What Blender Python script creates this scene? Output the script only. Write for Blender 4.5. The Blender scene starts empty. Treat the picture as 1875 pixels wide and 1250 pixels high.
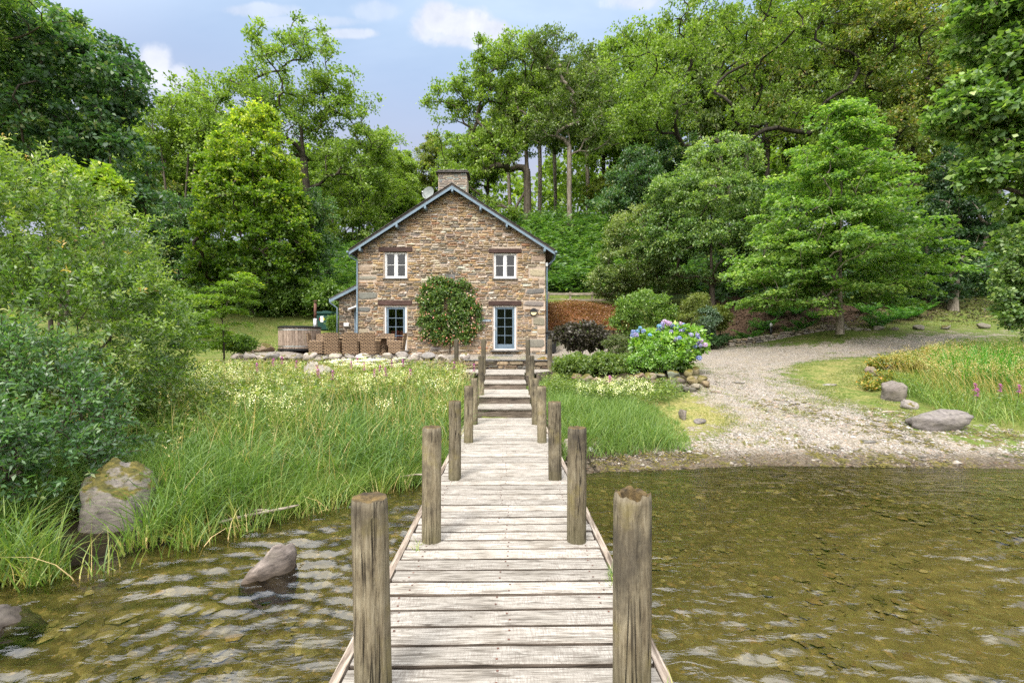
import bpy, bmesh, math, random
import numpy as np
from mathutils import Vector, Matrix, noise as mnoise
from math import radians as R, pi, sin, cos, tan
rnd = random.Random(7)
rg = np.random.default_rng(7)
sc = bpy.context.scene
col = sc.collection

# ---------------------------------------------------------------- camera, sky, sun, exposure
CX, HOR, FPX, CAMZ = 937.5, 630.0, 833.0, 1.95
cam_d = bpy.data.cameras.new('camera')
cam = bpy.data.objects.new('camera', cam_d); col.objects.link(cam)
cam.location = (0, 0, CAMZ); cam.rotation_euler = (R(90), 0, 0)
cam_d.sensor_width = 36.0; cam_d.lens = FPX / 1875 * 36.0
cam_d.shift_y = (HOR - 625.0) / 1875.0
cam_d.clip_start = 0.05; cam_d.clip_end = 6000
sc.camera = cam
sc.view_settings.view_transform = 'Standard'; sc.view_settings.look = 'None'
sc.view_settings.gamma = 1.0; sc.view_settings.use_curve_mapping = False
sc.view_settings.exposure = 1.06
cy = sc.cycles
cy.max_bounces = 6; cy.diffuse_bounces = 3; cy.glossy_bounces = 3; cy.transmission_bounces = 5; cy.transparent_max_bounces = 10
cy.use_adaptive_sampling = True; cy.adaptive_threshold = 0.01; cy.caustics_reflective = False; cy.caustics_refractive = False
cy.use_denoising = False
try:
    cy.denoiser = 'OPENIMAGEDENOISE'; cy.denoising_input_passes = 'RGB_ALBEDO_NORMAL'; cy.denoising_prefilter = 'ACCURATE'
except Exception: pass

SUN_EL, SUN_AZ = 52.0, 205.0      # azimuth clockwise from +Y: the sun stands behind the camera, a little to its left
sdir = Vector((sin(R(SUN_AZ)) * cos(R(SUN_EL)), cos(R(SUN_AZ)) * cos(R(SUN_EL)), sin(R(SUN_EL))))
sd = bpy.data.lights.new('sun', 'SUN'); sd.energy = 2.0; sd.angle = R(15); sd.color = (1.0, 0.955, 0.88)
so = bpy.data.objects.new('sun', sd); col.objects.link(so); so.rotation_euler = sdir.to_track_quat('Z', 'Y').to_euler()

world = bpy.data.worlds.new('World'); sc.world = world; world.use_nodes = True

class G:
    """tiny node-tree writer"""
    def __init__(s, nt): s.nt = nt; nt.nodes.clear()
    def n(s, t, ins=None, **kw):
        nd = s.nt.nodes.new(t)
        for k, v in kw.items(): setattr(nd, k, v)
        for k, v in (ins or {}).items(): s.set(nd, k, v)
        return nd
    def set(s, nd, k, v):
        sock = nd.inputs[k]
        if hasattr(v, 'links') or isinstance(v, bpy.types.NodeSocket): s.nt.links.new(v, sock)
        elif isinstance(v, bpy.types.Node): s.nt.links.new(v.outputs[0], sock)
        else: sock.default_value = v
    def math(s, op, a, b=0.0, c=0.0, clamp=False):
        nd = s.n('ShaderNodeMath', operation=op, use_clamp=clamp); s.set(nd, 0, a); s.set(nd, 1, b)
        if op in ('MULTIPLY_ADD', 'SMOOTH_MIN'): s.set(nd, 2, c)
        return nd.outputs[0]
    def mix(s, f, a, b, mode='MIX'):
        nd = s.n('ShaderNodeMix', data_type='RGBA', blend_type=mode); s.set(nd, 0, f); s.set(nd, 6, a); s.set(nd, 7, b); return nd.outputs[2]
    def noise(s, scale, vec=None, detail=4.0, rough=0.55, dist=0.0):
        nd = s.n('ShaderNodeTexNoise'); s.set(nd, 'Scale', scale); s.set(nd, 'Detail', detail); s.set(nd, 'Roughness', rough); s.set(nd, 'Distortion', dist)
        if vec is not None: s.set(nd, 'Vector', vec)
        return nd.outputs[0]
    def ramp(s, f, stops, interp='LINEAR'):
        nd = s.n('ShaderNodeValToRGB'); s.set(nd, 0, f); cr = nd.color_ramp; cr.interpolation = interp
        while len(cr.elements) < len(stops): cr.elements.new(0.5)
        for e, (p, c) in zip(cr.elements, stops):
            e.position = p; e.color = (c, c, c, 1) if isinstance(c, (int, float)) else (*c, 1)
        return nd.outputs[0]
    def attr(s, name): return s.n('ShaderNodeAttribute', attribute_name=name)
    def mapping(s, vec, scale=(1, 1, 1), rot=(0, 0, 0), loc=(0, 0, 0)):
        return s.n('ShaderNodeMapping', {'Vector': vec, 'Scale': scale, 'Rotation': rot, 'Location': loc}).outputs[0]

def C4(c): return (*c, 1.0)

g = G(world.node_tree)
tc = g.n('ShaderNodeTexCoord').outputs['Generated']
sky = g.n('ShaderNodeTexSky', sky_type='NISHITA', sun_disc=False, sun_elevation=R(SUN_EL), sun_rotation=R(SUN_AZ), air_density=1.0, dust_density=1.2, ozone_density=1.3)
sep = g.n('ShaderNodeSeparateXYZ', {0: tc})
X_, Y_, Z_ = sep.outputs
zc = g.math('MAXIMUM', Z_, 0.0)
den = g.math('ADD', zc, 0.16)
plane = g.n('ShaderNodeCombineXYZ', {0: g.math('DIVIDE', X_, den), 1: g.math('DIVIDE', Y_, den), 2: 0.0}).outputs[0]
# one broad cloud deck of thin streaks plus separate cumulus heads in three directions of the sky
streak = g.noise(0.9, g.mapping(plane, scale=(0.55, 1.5, 1)), 7, 0.58, 0.3)
cl = g.ramp(streak, [(0.44, 0.0), (0.72, 1.0)])
up = g.ramp(Z_, [(0.25, 0.12), (0.62, 0.30)])       # the deck closes overhead
cl = g.math('MULTIPLY', cl, up)
over = g.ramp(Z_, [(0.63, 0.0), (0.77, 0.95)])
cl = g.math('MAXIMUM', cl, over)
detail = g.noise(9.0, tc, 8, 0.6, 0.2)
ang = g.n('ShaderNodeCombineXYZ', {0: g.math('DIVIDE', X_, g.math('MAXIMUM', Y_, 0.05)), 1: g.math('DIVIDE', Z_, g.math('MAXIMUM', Y_, 0.05)), 2: 0.0}).outputs[0]
sx = g.n('ShaderNodeSeparateXYZ', {0: ang})
def puff(px, py, rx, ry, k=0.9):
    u0, v0 = (px - CX) / FPX, (HOR - py) / FPX
    du = g.math('DIVIDE', g.math('SUBTRACT', sx.outputs[0], u0), rx / FPX)
    dv = g.math('DIVIDE', g.math('SUBTRACT', sx.outputs[1], v0), ry / FPX)
    d = g.math('SQRT', g.math('ADD', g.math('MULTIPLY', du, du), g.math('MULTIPLY', dv, dv)))
    d = g.math('ADD', d, g.math('MULTIPLY', g.math('SUBTRACT', detail, 0.5), -2.2))
    return g.math('MULTIPLY', g.ramp(d, [(0.45, 1.0), (1.15, 0.0)], 'EASE'), k)
cum = None
for a in [(800, 30, 52, 46), (850, 46, 78, 42), (900, 56, 60, 30), (860, 70, 110, 26, .75), (780, 50, 40, 36, .8), (280, 122, 40, 44, 0.8), (318, 146, 48, 30, 0.7), (470, 20, 90, 16, .4), (560, 40, 120, 14, .35), (1165, 0, 70, 26, 0.6), (640, 62, 70, 12, 0.6), (690, 20, 60, 24, 0.3)]:
    p_ = puff(*a); cum = p_ if cum is None else g.math('MAXIMUM', cum, p_)
nish = g.mix(1.0, sky.outputs[0], (0.155, 0.155, 0.155, 1), 'MULTIPLY')
# haze: the lower sky is a pale lilac grey
lo = g.ramp(Z_, [(0.0, 1.0), (0.34, 0.95), (0.50, 0.45), (0.64, 0.12)])
nish = g.mix(lo, nish, (0.275, 0.288, 0.35, 1))
nish = g.mix(g.ramp(Z_, [(0.40, 0.0), (0.56, 0.6), (0.7, 0.35)]), nish, (0.235, 0.330, 0.44, 1))
shade = g.ramp(detail, [(0.35, (0.34, 0.36, 0.42)), (0.62, (0.50, 0.51, 0.55))])
c1 = g.mix(g.math('MULTIPLY', cl, 0.6), nish, g.mix(g.ramp(Z_, [(0.45, 0.0), (0.9, 1.0)]), (0.40, 0.44, 0.52, 1), (3.3, 3.36, 3.42, 1)))  # overhead cloud brightened beyond the view, for fill and water glints
c2 = g.mix(cum, c1, shade)
# broad glow of thin cloud round the sun, added out of view as fill
sdot = g.n('ShaderNodeVectorMath', {0: tc, 1: tuple(sdir)}, operation='DOT_PRODUCT').outputs['Value']
glow = g.ramp(sdot, [(0.10, 0.0), (0.40, 0.25), (0.75, 0.8), (1.0, 1.0)], 'EASE')
c2 = g.mix(glow, c2, (1.75, 1.74, 1.70, 1))
bg = g.n('ShaderNodeBackground', {'Color': c2, 'Strength': 1.0})
g.n('ShaderNodeOutputWorld', {'Surface': bg.outputs[0]})

# ---------------------------------------------------------------- helpers
def P(px, py, Y):
    """photograph pixel at depth Y -> world point"""
    return Vector(((px - CX) / FPX * Y, Y, CAMZ - (py - HOR) / FPX * Y))

def principled(name, color, rough=0.7, metal=0.0, spec=0.4, **kw):
    m = bpy.data.materials.new(name); m.use_nodes = True; g = G(m.node_tree)
    b = g.n('ShaderNodeBsdfPrincipled', {'Base Color': C4(color), 'Roughness': rough, 'Metallic': metal, 'Specular IOR Level': spec})
    g.n('ShaderNodeOutputMaterial', {'Surface': b.outputs[0]})
    return m

def grime(name, c_lo, c_hi, scale=6.0, rough=0.8, bump=0.3, bscale=None, stretch=(1, 1, 1), spec=0.25, dist=0.01):
    """two-tone procedural with relief"""
    m = bpy.data.materials.new(name); m.use_nodes = True; g = G(m.node_tree)
    oc = g.n('ShaderNodeTexCoord').outputs['Object']; v = g.mapping(oc, scale=stretch)
    n1 = g.noise(scale, v, 8, 0.62)
    n2 = g.noise(bscale or scale * 4, v, 6, 0.6)
    c = g.ramp(n1, [(0.32, c_lo), (0.68, c_hi)])
    c = g.mix(g.ramp(n2, [(0.35, 0.5), (0.6, 0.0)]), c, g.mix(1.0, c, (0.6, 0.6, 0.6, 1), 'MULTIPLY'))
    bp = g.n('ShaderNodeBump', {'Strength': bump, 'Distance': dist, 'Height': n2})
    b = g.n('ShaderNodeBsdfPrincipled', {'Base Color': c, 'Roughness': rough, 'Specular IOR Level': spec, 'Normal': bp.outputs[0]})
    g.n('ShaderNodeOutputMaterial', {'Surface': b.outputs[0]})
    return m

def leaf_mat(name, cols, trans=0.35, gloss=0.035, rough=0.5, tgain=1.3):
    """cols: dark..light leaf albedo picked per leaf by the 'tint' attribute"""
    m = bpy.data.materials.new(name); m.use_nodes = True; g = G(m.node_tree)
    t = g.attr('tint').outputs['Fac']
    st = [(i / (len(cols) - 1), c) for i, c in enumerate(cols)]
    c = g.ramp(t, st)
    d = g.n('ShaderNodeBsdfDiffuse', {'Color': c})
    tr = g.n('ShaderNodeBsdfTranslucent', {'Color': g.mix(1.0, c, (trans * 2.6, trans * 2.9, trans * 1.1, 1), 'MULTIPLY')})
    mx = g.n('ShaderNodeAddShader', {0: d.outputs[0], 1: tr.outputs[0]})
    gl = g.n('ShaderNodeBsdfGlossy', {'Color': (1, 1, 1, 1), 'Roughness': rough})
    mx2 = g.n('ShaderNodeMixShader', {0: gloss, 1: mx.outputs[0], 2: gl.outputs[0]})
    g.n('ShaderNodeOutputMaterial', {'Surface': mx2.outputs[0]})
    return m

def npmesh(name, V, Fs, mat=None, face=None, vert=None, smooth=False):
    """V (n,3); Fs list of (m,k) int arrays; face/vert: dict name->float array (m,) or (m,3) colour"""
    V = np.asarray(V, dtype=np.float32)
    Fs = [np.asarray(f, dtype=np.int32) for f in (Fs if isinstance(Fs, list) else [Fs]) if len(f)]
    me = bpy.data.meshes.new(name)
    me.vertices.add(len(V)); me.vertices.foreach_set('co', V.ravel())
    nl = sum(f.size for f in Fs); npoly = sum(len(f) for f in Fs)
    me.loops.add(nl); me.loops.foreach_set('vertex_index', np.concatenate([f.ravel() for f in Fs]))
    me.polygons.add(npoly)
    tot = np.concatenate([np.full(len(f), f.shape[1], dtype=np.int32) for f in Fs])
    me.polygons.foreach_set('loop_start', np.concatenate([[0], np.cumsum(tot)[:-1]]).astype(np.int32))
    for dom, dd in (('FACE', face), ('POINT', vert)):
        for k, a in (dd or {}).items():
            a = np.asarray(a, dtype=np.float32)
            if a.ndim == 1:
                at = me.attributes.new(k, 'FLOAT', dom); at.data.foreach_set('value', a)
            else:
                at = me.attributes.new(k, 'FLOAT_COLOR', dom)
                at.data.foreach_set('color', np.concatenate([a, np.ones((len(a), 1), np.float32)], 1).ravel())
    if smooth: me.polygons.foreach_set('use_smooth', np.ones(npoly, dtype=bool))
    me.update(calc_edges=True); me.validate()
    if mat: me.materials.append(mat)
    return me

def org(o):
    v = Vector((0, 0, 0))
    while o is not None: v += o.location; o = o.parent
    return v

def link(name, me, parent=None, loc=(0, 0, 0), rot=(0, 0, 0), scale=(1, 1, 1)):
    o = bpy.data.objects.new(name, me); col.objects.link(o); o.parent = parent
    o.location = loc; o.rotation_euler = rot; o.scale = scale
    return o

def tag(o, label=None, cat=None, group=None, kind=None):
    if label: o['label'] = label
    if cat: o['category'] = cat
    if group: o['group'] = group
    if kind: o['kind'] = kind
    return o

def thing(name, label, cat, loc=(0, 0, 0), group=None, rz=0.0):
    o = bpy.data.objects.new(name, None); col.objects.link(o); o.location = loc; o.rotation_euler = (0, 0, rz)
    o.empty_display_size = 0.2
    return tag(o, label, cat, group)

def kids(o): return [c for c in list(bpy.data.objects) if c.parent is o] if False else list(o.children)
def copy_tree(o, parent=None):
    c = o.copy(); col.objects.link(c); c.parent = parent
    for ch in list(o.children): copy_tree(ch, c)
    return c

class MB:
    """mesh collector: python lists"""
    def __init__(s): s.v = []; s.f = []; s.t = []
    def add(s, vs, fs, t=None):
        b = len(s.v); s.v += [tuple(v) for v in vs]; s.f += [tuple(i + b for i in f) for f in fs]
        if t is not None: s.t += [t] * len(fs)
        return s
    def box(s, c, d, b=0.0, rot=None, jit=0.0, t=None, r=rnd):
        """chamfered box, centre c, full size d"""
        hx, hy, hz = d[0] / 2, d[1] / 2, d[2] / 2
        M = rot.to_matrix() if rot is not None and not isinstance(rot, Matrix) else rot
        c = Vector(c)
        def place(p):
            p = Vector(p)
            if M is not None: p = M @ p
            return c + p
        sg = [(-1, -1, -1), (1, -1, -1), (1, 1, -1), (-1, 1, -1), (-1, -1, 1), (1, -1, 1), (1, 1, 1), (-1, 1, 1)]
        if b <= 0:
            vs = [place((x * hx, y * hy, z * hz)) for x, y, z in sg]
            fs = [(0, 3, 2, 1), (4, 5, 6, 7), (0, 1, 5, 4), (1, 2, 6, 5), (2, 3, 7, 6), (3, 0, 4, 7)]
            return s.add(vs, fs, t)
        b = min(b, hx * .9, hy * .9, hz * .9)
        vs = []
        for x, y, z in sg:
            j = [r.uniform(-jit, jit) for _ in range(3)] if jit else (0, 0, 0)
            for ax in range(3):
                q = [x * (hx - (0 if ax == 0 else b)) + j[0], y * (hy - (0 if ax == 1 else b)) + j[1], z * (hz - (0 if ax == 2 else b)) + j[2]]
                vs.append(place(q))
        fs = []
        quads = {0: [(1, 2, 6, 5), (0, 4, 7, 3)], 1: [(2, 3, 7, 6), (0, 1, 5, 4)], 2: [(4, 5, 6, 7), (0, 3, 2, 1)]}
        for ax in range(3):
            for q in quads[ax]: fs.append(tuple(i * 3 + ax for i in q))
        def idx(x, y, z): return sg.index((x, y, z))
        for a, bb, free in ((0, 1, 2), (0, 2, 1), (1, 2, 0)):
            for s1 in (-1, 1):
                for s2 in (-1, 1):
                    lo = [0, 0, 0]; lo[a] = s1; lo[bb] = s2; lo[free] = -1
                    hi = list(lo); hi[free] = 1
                    i, k = idx(*lo), idx(*hi)
                    fs.append((i * 3 + a, k * 3 + a, k * 3 + bb, i * 3 + bb))
        for i in range(8): fs.append((i * 3, i * 3 + 1, i * 3 + 2))
        return s.add(vs, fs, t)
    def tube(s, pts, rad, k=8, cap=True, t=None):
        pts = [Vector(p) for p in pts]; n = len(pts)
        rr = rad if isinstance(rad, (list, tuple)) else [rad] * n
        vs, fs = [], []
        up = None
        for i, p in enumerate(pts):
            d = (pts[min(i + 1, n - 1)] - pts[max(i - 1, 0)]).normalized()
            if up is None: up = d.orthogonal().normalized()
            up = (up - d * up.dot(d)).normalized() if (up - d * up.dot(d)).length > 1e-4 else d.orthogonal().normalized()
            w = d.cross(up)
            for j in range(k):
                a = 2 * pi * j / k; vs.append(p + (up * cos(a) + w * sin(a)) * rr[i])
        for i in range(n - 1):
            for j in range(k):
                fs.append((i * k + j, i * k + (j + 1) % k, (i + 1) * k + (j + 1) % k, (i + 1) * k + j))
        if cap:
            fs.append(tuple(range(k))[::-1]); fs.append(tuple((n - 1) * k + j for j in range(k)))
        return s.add(vs, fs, t)
    def prism(s, poly, y0, y1, t=None):
        """poly in XZ, extruded along Y"""
        n = len(poly); vs = [(x, y0, z) for x, z in poly] + [(x, y1, z) for x, z in poly]
        fs = [tuple(range(n)), tuple(range(n, 2 * n))[::-1]] + [(i, (i + 1) % n, n + (i + 1) % n, n + i) for i in range(n)]
        return s.add(vs, fs, t)
    def build(s, name, mat, parent=None, smooth=False, kind=None, label=None, at=None):
        o0 = org(parent) if (parent is not None and at is None) else Vector(at or (0, 0, 0))
        me = bpy.data.meshes.new(name)
        me.from_pydata([(v[0] - o0.x, v[1] - o0.y, v[2] - o0.z) for v in s.v], [], s.f)
        if s.t:
            ar = np.asarray(s.t, dtype=np.float32)
            if ar.ndim == 1: me.attributes.new('tint', 'FLOAT', 'FACE').data.foreach_set('value', ar)
            else: me.attributes.new('scol', 'FLOAT_COLOR', 'FACE').data.foreach_set('color', np.concatenate([ar, np.ones((len(ar), 1), np.float32)], 1).ravel())
        if smooth: me.polygons.foreach_set('use_smooth', [True] * len(me.polygons))
        me.materials.append(mat); me.update()
        o = link(name, me, parent)
        if kind: o['kind'] = kind
        if label: o['label'] = label
        return o

def fixn(me):
    bm = bmesh.new(); bm.from_mesh(me); bmesh.ops.recalc_face_normals(bm, faces=bm.faces); bm.to_mesh(me); bm.free()

def unit(a): return a / np.maximum(np.linalg.norm(a, axis=-1, keepdims=True), 1e-9)

def leaf_quads(C, D, L, W, fold=0.15, flat=0.55, rg=rg):
    """one folded four-point leaf per row: base C, axis D, length L, width W"""
    n = len(C); D = unit(D)
    ref = rg.normal(size=(n, 3)); ref[:, 2] += flat * 6 * (rg.random(n) < 0.75)
    S = unit(np.cross(D, ref)); N = np.cross(S, D)
    L = np.broadcast_to(np.asarray(L, float).reshape(-1, 1), (n, 1)); W = np.broadcast_to(np.asarray(W, float).reshape(-1, 1), (n, 1))
    m = C + D * L * 0.45
    V = np.stack([C, m + S * W / 2 + N * W * fold, C + D * L - N * L * 0.08, m - S * W / 2 + N * W * fold], 1).reshape(-1, 3)
    F = np.arange(4 * n).reshape(n, 4)
    return V, F

# ---------------------------------------------------------------- terrain
def inpoly(x, y, poly):
    poly = np.asarray(poly, float); c = np.zeros(np.shape(x), bool); j = len(poly) - 1
    for i in range(len(poly)):
        xi, yi = poly[i]; xj, yj = poly[j]
        c ^= ((yi > y) != (yj > y)) & (x < (xj - xi) * (y - yi) / (yj - yi + 1e-12) + xi)
        j = i
    return c

CP = [ # X, Y, z
 (-4.4,3.6,0),(-3.59,4.2,0),(-2.75,5.15,0),(-1.28,6.5,0),(0.2,6.85,0),(1.24,6.95,0),(4.07,7.35,0),(7.9,7.15,0),(12,7.4,0),(20,9,0),(-6.2,3.0,0),(-9,2.2,0),(-16,2.5,0),(-30,4,0),(35,12,0),
 (0,0,-.62),(3,1,-.62),(-3,0,-.5),(-3,2,-.42),(0,3,-.5),(3,4,-.42),(7,4,-.45),(7,0,-.75),(-8,-2,-.6),(-3,3.6,-.22),(0,5.3,-.25),(-6,1,-.35),(4,6.2,-.2),(8,6.1,-.2),(0,-6,-1.2),(20,0,-1.4),(-20,-5,-1.4),(0,-20,-3),(30,-20,-3),(-30,-20,-3),
 (-3.5,6,.22),(-3,9,.5),(-3,12,.72),(-3,14.6,.86),(-6,5.2,.35),(-8,8,.62),(-8,12,.86),(-8,14.6,.95),(-12,10,1.0),(-13,15,1.4),(-14,6,.7),(0,8,.3),(0,10,.5),(0,12,.68),(0,14.4,.82),
 (2,8,.2),(2,10,.45),(2,11.7,.66),(1.7,13.5,1.0),(3.2,13,1.12),(5,13,1.1),(5.6,12,.78),(4,11.8,.74),
 (4,9,.34),(5,10.5,.55),(7,9,.34),(7,12,.74),(7.7,16,1.15),(6,18,1.35),(8,20,1.5),(8.5,23,1.82),(5,22,1.62),(11,20.5,1.78),(12,16,1.3),(15,19,1.95),(20.5,20,2.45),(30,22,3.4),
 (10,8.3,.25),(11,12,.85),(14,11,.95),(15.5,15,1.6),(20,14,1.7),(9,14,1.0),(14,17,1.55),(18,9.5,.7),(25,16,2.0),
 (8,24,2.2),(12,24,2.55),(14.4,20.8,2.5),(19,21.5,2.75),(22.5,23,3.1),(29,27,4.6),(20,25,3.9),(14,25,3.6),(9,26,3.1),(4,24.3,2.4),(4,27,4.2),(5,31,4.75),(-1,26,2.6),(-1,30,4.6),
 (5,36,7.6),(5,44,13.4),(12,34,6.3),(12,44,12.0),(22,34,6.5),(22,44,11.5),(36,34,7),(36,48,13),(50,40,10),(50,60,17),
 (-12,30,4.5),(-12,38,8.3),(-12,46,12.5),(-11,22,1.75),(-9,19,1.6),(-14,24,2.8),(-20,29,4.4),(-20,20,2.4),(-20,40,9),(-32,20,3.5),(-32,35,7.5),(-45,30,7),(-50,55,15),(-22,12,1.8),(-35,10,2.4),
 (-20,58,15),(0,58,17.5),(20,58,17),(0,80,20),(-30,80,19),(40,80,22),(80,80,24),(-80,80,20),(80,30,12),(-80,30,10),(0,140,24),(100,140,28),(-100,140,24),
]
CPa = np.array(CP, float)
def _phi(d): return d
_A = _phi(np.linalg.norm(CPa[:, None, :2] - CPa[None, :, :2], axis=2))
_n = len(CPa)
_M = np.zeros((_n + 3, _n + 3)); _M[:_n, :_n] = _A; _M[:_n, _n] = 1; _M[:_n, _n + 1:] = CPa[:, :2]; _M[_n, :_n] = 1; _M[_n + 1:, :_n] = CPa[:, :2].T
_w = np.linalg.solve(_M, np.concatenate([CPa[:, 2], [0, 0, 0]]))
TERR = [(-9.3, 15.05), (1.35, 15.05), (1.75, 15.6), (2.4, 17), (2.6, 22), (3, 25.2), (-12, 25.2), (-11, 18), (-9.9, 16.2)]
def sstep(x): x = np.clip(x, 0, 1); return x * x * (3 - 2 * x)
def H(x, y):
    x = np.atleast_1d(np.asarray(x, float)); y = np.atleast_1d(np.asarray(y, float)); sh = x.shape
    x = x.ravel(); y = y.ravel(); z = np.empty_like(x)
    for i in range(0, len(x), 20000):
        xs, ys = x[i:i + 20000], y[i:i + 20000]
        d = np.hypot(xs[:, None] - CPa[None, :, 0], ys[:, None] - CPa[None, :, 1])
        z[i:i + 20000] = d @ _w[:_n] + _w[_n] + _w[_n + 1] * xs + _w[_n + 2] * ys
    # terrace in front of the cottage: level, held by a wall on its lake side
    fy = sstep((y - 14.98) / 0.14) * sstep((x + 9.7) / 0.8) * sstep((2.5 - x) / 0.9) * (1 - sstep((y - 23.5) / 3.5))
    z = z * (1 - fy) + (1.42 + 0.012 * (y - 15)) * fy
    # lake: keep the floor down behind the camera, far shore rising beyond
    back = sstep((-y - 15) / 30); z = z * (1 - back) + (-3.0) * back
    far = sstep((-y - 330) / 260); z = z + far * 75
    farf = sstep((np.hypot(x, y) - 130) / 60) * (y > -40); z = z * (1 - farf) + farf * 24
    return z.reshape(sh)
def h1(x, y): return float(H(x, y)[0])

def jx(Y): return -0.02 - 0.0135 * Y     # centre line of the jetty
# ---------------------------------------------------------------- the ground sheet
def axis(lo, hi, step, f0, f1, growth=1.16):
    a = list(np.arange(lo, hi + 1e-6, step))
    s = step; x = hi; up_ = []
    while x < f1: s *= growth; x += s; up_.append(x)
    s = step; x = lo; dn = []
    while x > f0: s *= growth; x -= s; dn.append(x)
    return np.array(dn[::-1] + a + up_)
gx = axis(-10, 14, 0.135, -900, 900, 1.12); gy = axis(0.9, 19, 0.12, -900, 900, 1.12)
GX, GY = np.meshgrid(gx, gy)
GZ = H(GX, GY)
def ripple(x, y, a=1.0):
    return a * (0.5 * np.sin(1.7 * x + 1.3 * np.sin(0.9 * y)) * np.sin(1.9 * y + 1.1 * np.sin(1.2 * x)) + 0.3 * np.sin(4.1 * x + 2.3 * y + np.sin(3 * y)) * np.sin(3.3 * y - 1.7 * x) + 0.2 * np.sin(9.3 * x + 1.9 * np.sin(7 * y)) * np.sin(8.1 * y + 2 * np.sin(6 * x)))
onter = (GY > 15) & (GX > -9.6) & (GX < 2.4) & (GY < 24)
GZ = GZ + np.where(onter, 0, ripple(GX, GY, 0.028)) * np.clip((np.abs(GZ) - 0.0) * 6 + 0.35, 0, 1)
GZ = GZ + rg.normal(0, 0.006, GZ.shape) * ((GX > -12) & (GX < 16) & (GY < 22) & ~onter)
front = GY > 1.5
px = CX + GX / np.maximum(GY, 1.5) * FPX; py = HOR - (GZ - CAMZ) / np.maximum(GY, 1.5) * FPX
px = np.where(front, px, -9999)
def zone(poly): return inpoly(px, py, poly).astype(float)
near = GY < 27
Zgravel = zone([(1000,905),(1050,850),(1085,838),(1240,822),(1330,770),(1310,735),(1255,715),(1282,690),(1285,650),(1290,634),(1335,631),(1500,632),(1600,620),(1740,607),(1905,585),(1905,602),(1740,628),(1640,648),(1520,657),(1440,668),(1432,690),(1480,712),(1560,742),(1640,772),(1700,806),(1790,815),(1880,838),(2100,860),(2100,905)]) * near * (GX > 0.8)
Zgravel = np.maximum(Zgravel, (inpoly(GX, GY, [(-9.4,15),(1.7,15),(2.6,17),(9.5,17.5),(10,22),(2.5,23),(-9,23),(-11,19)])).astype(float))
Zstraw = zone([(1238,705),(1330,728),(1440,770),(1420,812),(1240,828),(1225,760)]) * near
Zstraw = np.maximum(Zstraw, 0.55 * zone([(1440,668),(1600,640),(1640,720),(1560,750),(1480,712)]) * near)
Zlitter = zone([(1240,625),(1250,560),(1330,540),(1700,535),(1850,540),(1860,552),(1730,562),(1690,590),(1560,598),(1400,612),(1330,622)]) * (GY > 20) * (GY < 32)
Zorange = ((GX > 1.6) & (GX < 6.2) & (GY > 24.2) & (GY < 29)).astype(float)
Zwood = np.maximum((GY > 31 + 2 * np.sin(GX * .3)).astype(float) * (GZ > 4), (GY < -250).astype(float))
Zsoil = inpoly(GX, GY, [(-9.5,15),(-16,12),(-14,2),(-4,3.4),(-.7,6.4),(-.6,15)]).astype(float) + inpoly(GX, GY, [(.5,6.6),(2.9,7.2),(3,11.8),(.6,14.8)]) + inpoly(GX, GY, [(1.6,11.9),(5.4,11.6),(6.0,13.5),(3.5,15),(1.5,15)])
Zsoil = np.clip(Zsoil, 0, 1)
Zsilt = inpoly(GX, GY, [(.9, -3), (7, -3), (8, 5.2), (4.5, 5.4), (2.2, 4.6), (1.0, 3.2)]).astype(float)
def blur(a, k=2):
    for _ in range(k):
        a = (a + np.roll(a, 1, 0) + np.roll(a, -1, 0) + np.roll(a, 1, 1) + np.roll(a, -1, 1)) / 5
    return a
ni, nj = len(gy), len(gx)
idx = np.arange(ni * nj).reshape(ni, nj)
F = np.stack([idx[:-1, :-1], idx[:-1, 1:], idx[1:, 1:], idx[1:, :-1]], -1).reshape(-1, 4)
V = np.stack([GX, GY, GZ], -1).reshape(-1, 3)
gm = bpy.data.materials.new('ground_cover'); gm.use_nodes = True; g = G(gm.node_tree)
pos = g.n('ShaderNodeNewGeometry').outputs['Position']
pz = g.n('ShaderNodeSeparateXYZ', {0: pos}).outputs[2]
nf = g.noise(14.0, pos, 8, 0.65); nm = g.noise(2.2, pos, 6, 0.6); nc = g.noise(0.5, pos, 4, 0.5); nff = g.noise(60.0, pos, 4, 0.6)
grass = g.ramp(nf, [(0.28, (0.030, 0.050, 0.010)), (0.5, (0.085, 0.125, 0.022)), (0.72, (0.17, 0.20, 0.045))])
grass = g.mix(g.ramp(nm, [(0.42, 0.0), (0.7, 0.55)]), grass, (0.23, 0.19, 0.07, 1))
straw = g.ramp(nf, [(0.3, (0.09, 0.10, 0.025)), (0.5, (0.22, 0.20, 0.065)), (0.75, (0.40, 0.33, 0.16))])
soil = g.ramp(nf, [(0.3, (0.015, 0.013, 0.007)), (0.7, (0.06, 0.048, 0.025))])
lit = g.ramp(nff, [(0.35, (0.03, 0.019, 0.012)), (0.55, (0.085, 0.052, 0.033)), (0.7, (0.16, 0.105, 0.07))])
oran = g.ramp(nf, [(0.3, (0.09, 0.035, 0.015)), (0.7, (0.36, 0.15, 0.065))])
wood = g.ramp(nf, [(0.3, (0.012, 0.022, 0.006)), (0.7, (0.05, 0.08, 0.02))])
def vor(scale, feat='F1', rand=1.0):
    nd = g.n('ShaderNodeTexVoronoi', {'Vector': pos, 'Scale': scale, 'Randomness': rand}, feature=feat); return nd
v1 = vor(34.0); v2 = vor(11.0); ve = vor(34.0, 'DISTANCE_TO_EDGE')
vb = g.n('ShaderNodeSeparateColor', {0: v1.outputs['Color']})
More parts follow.
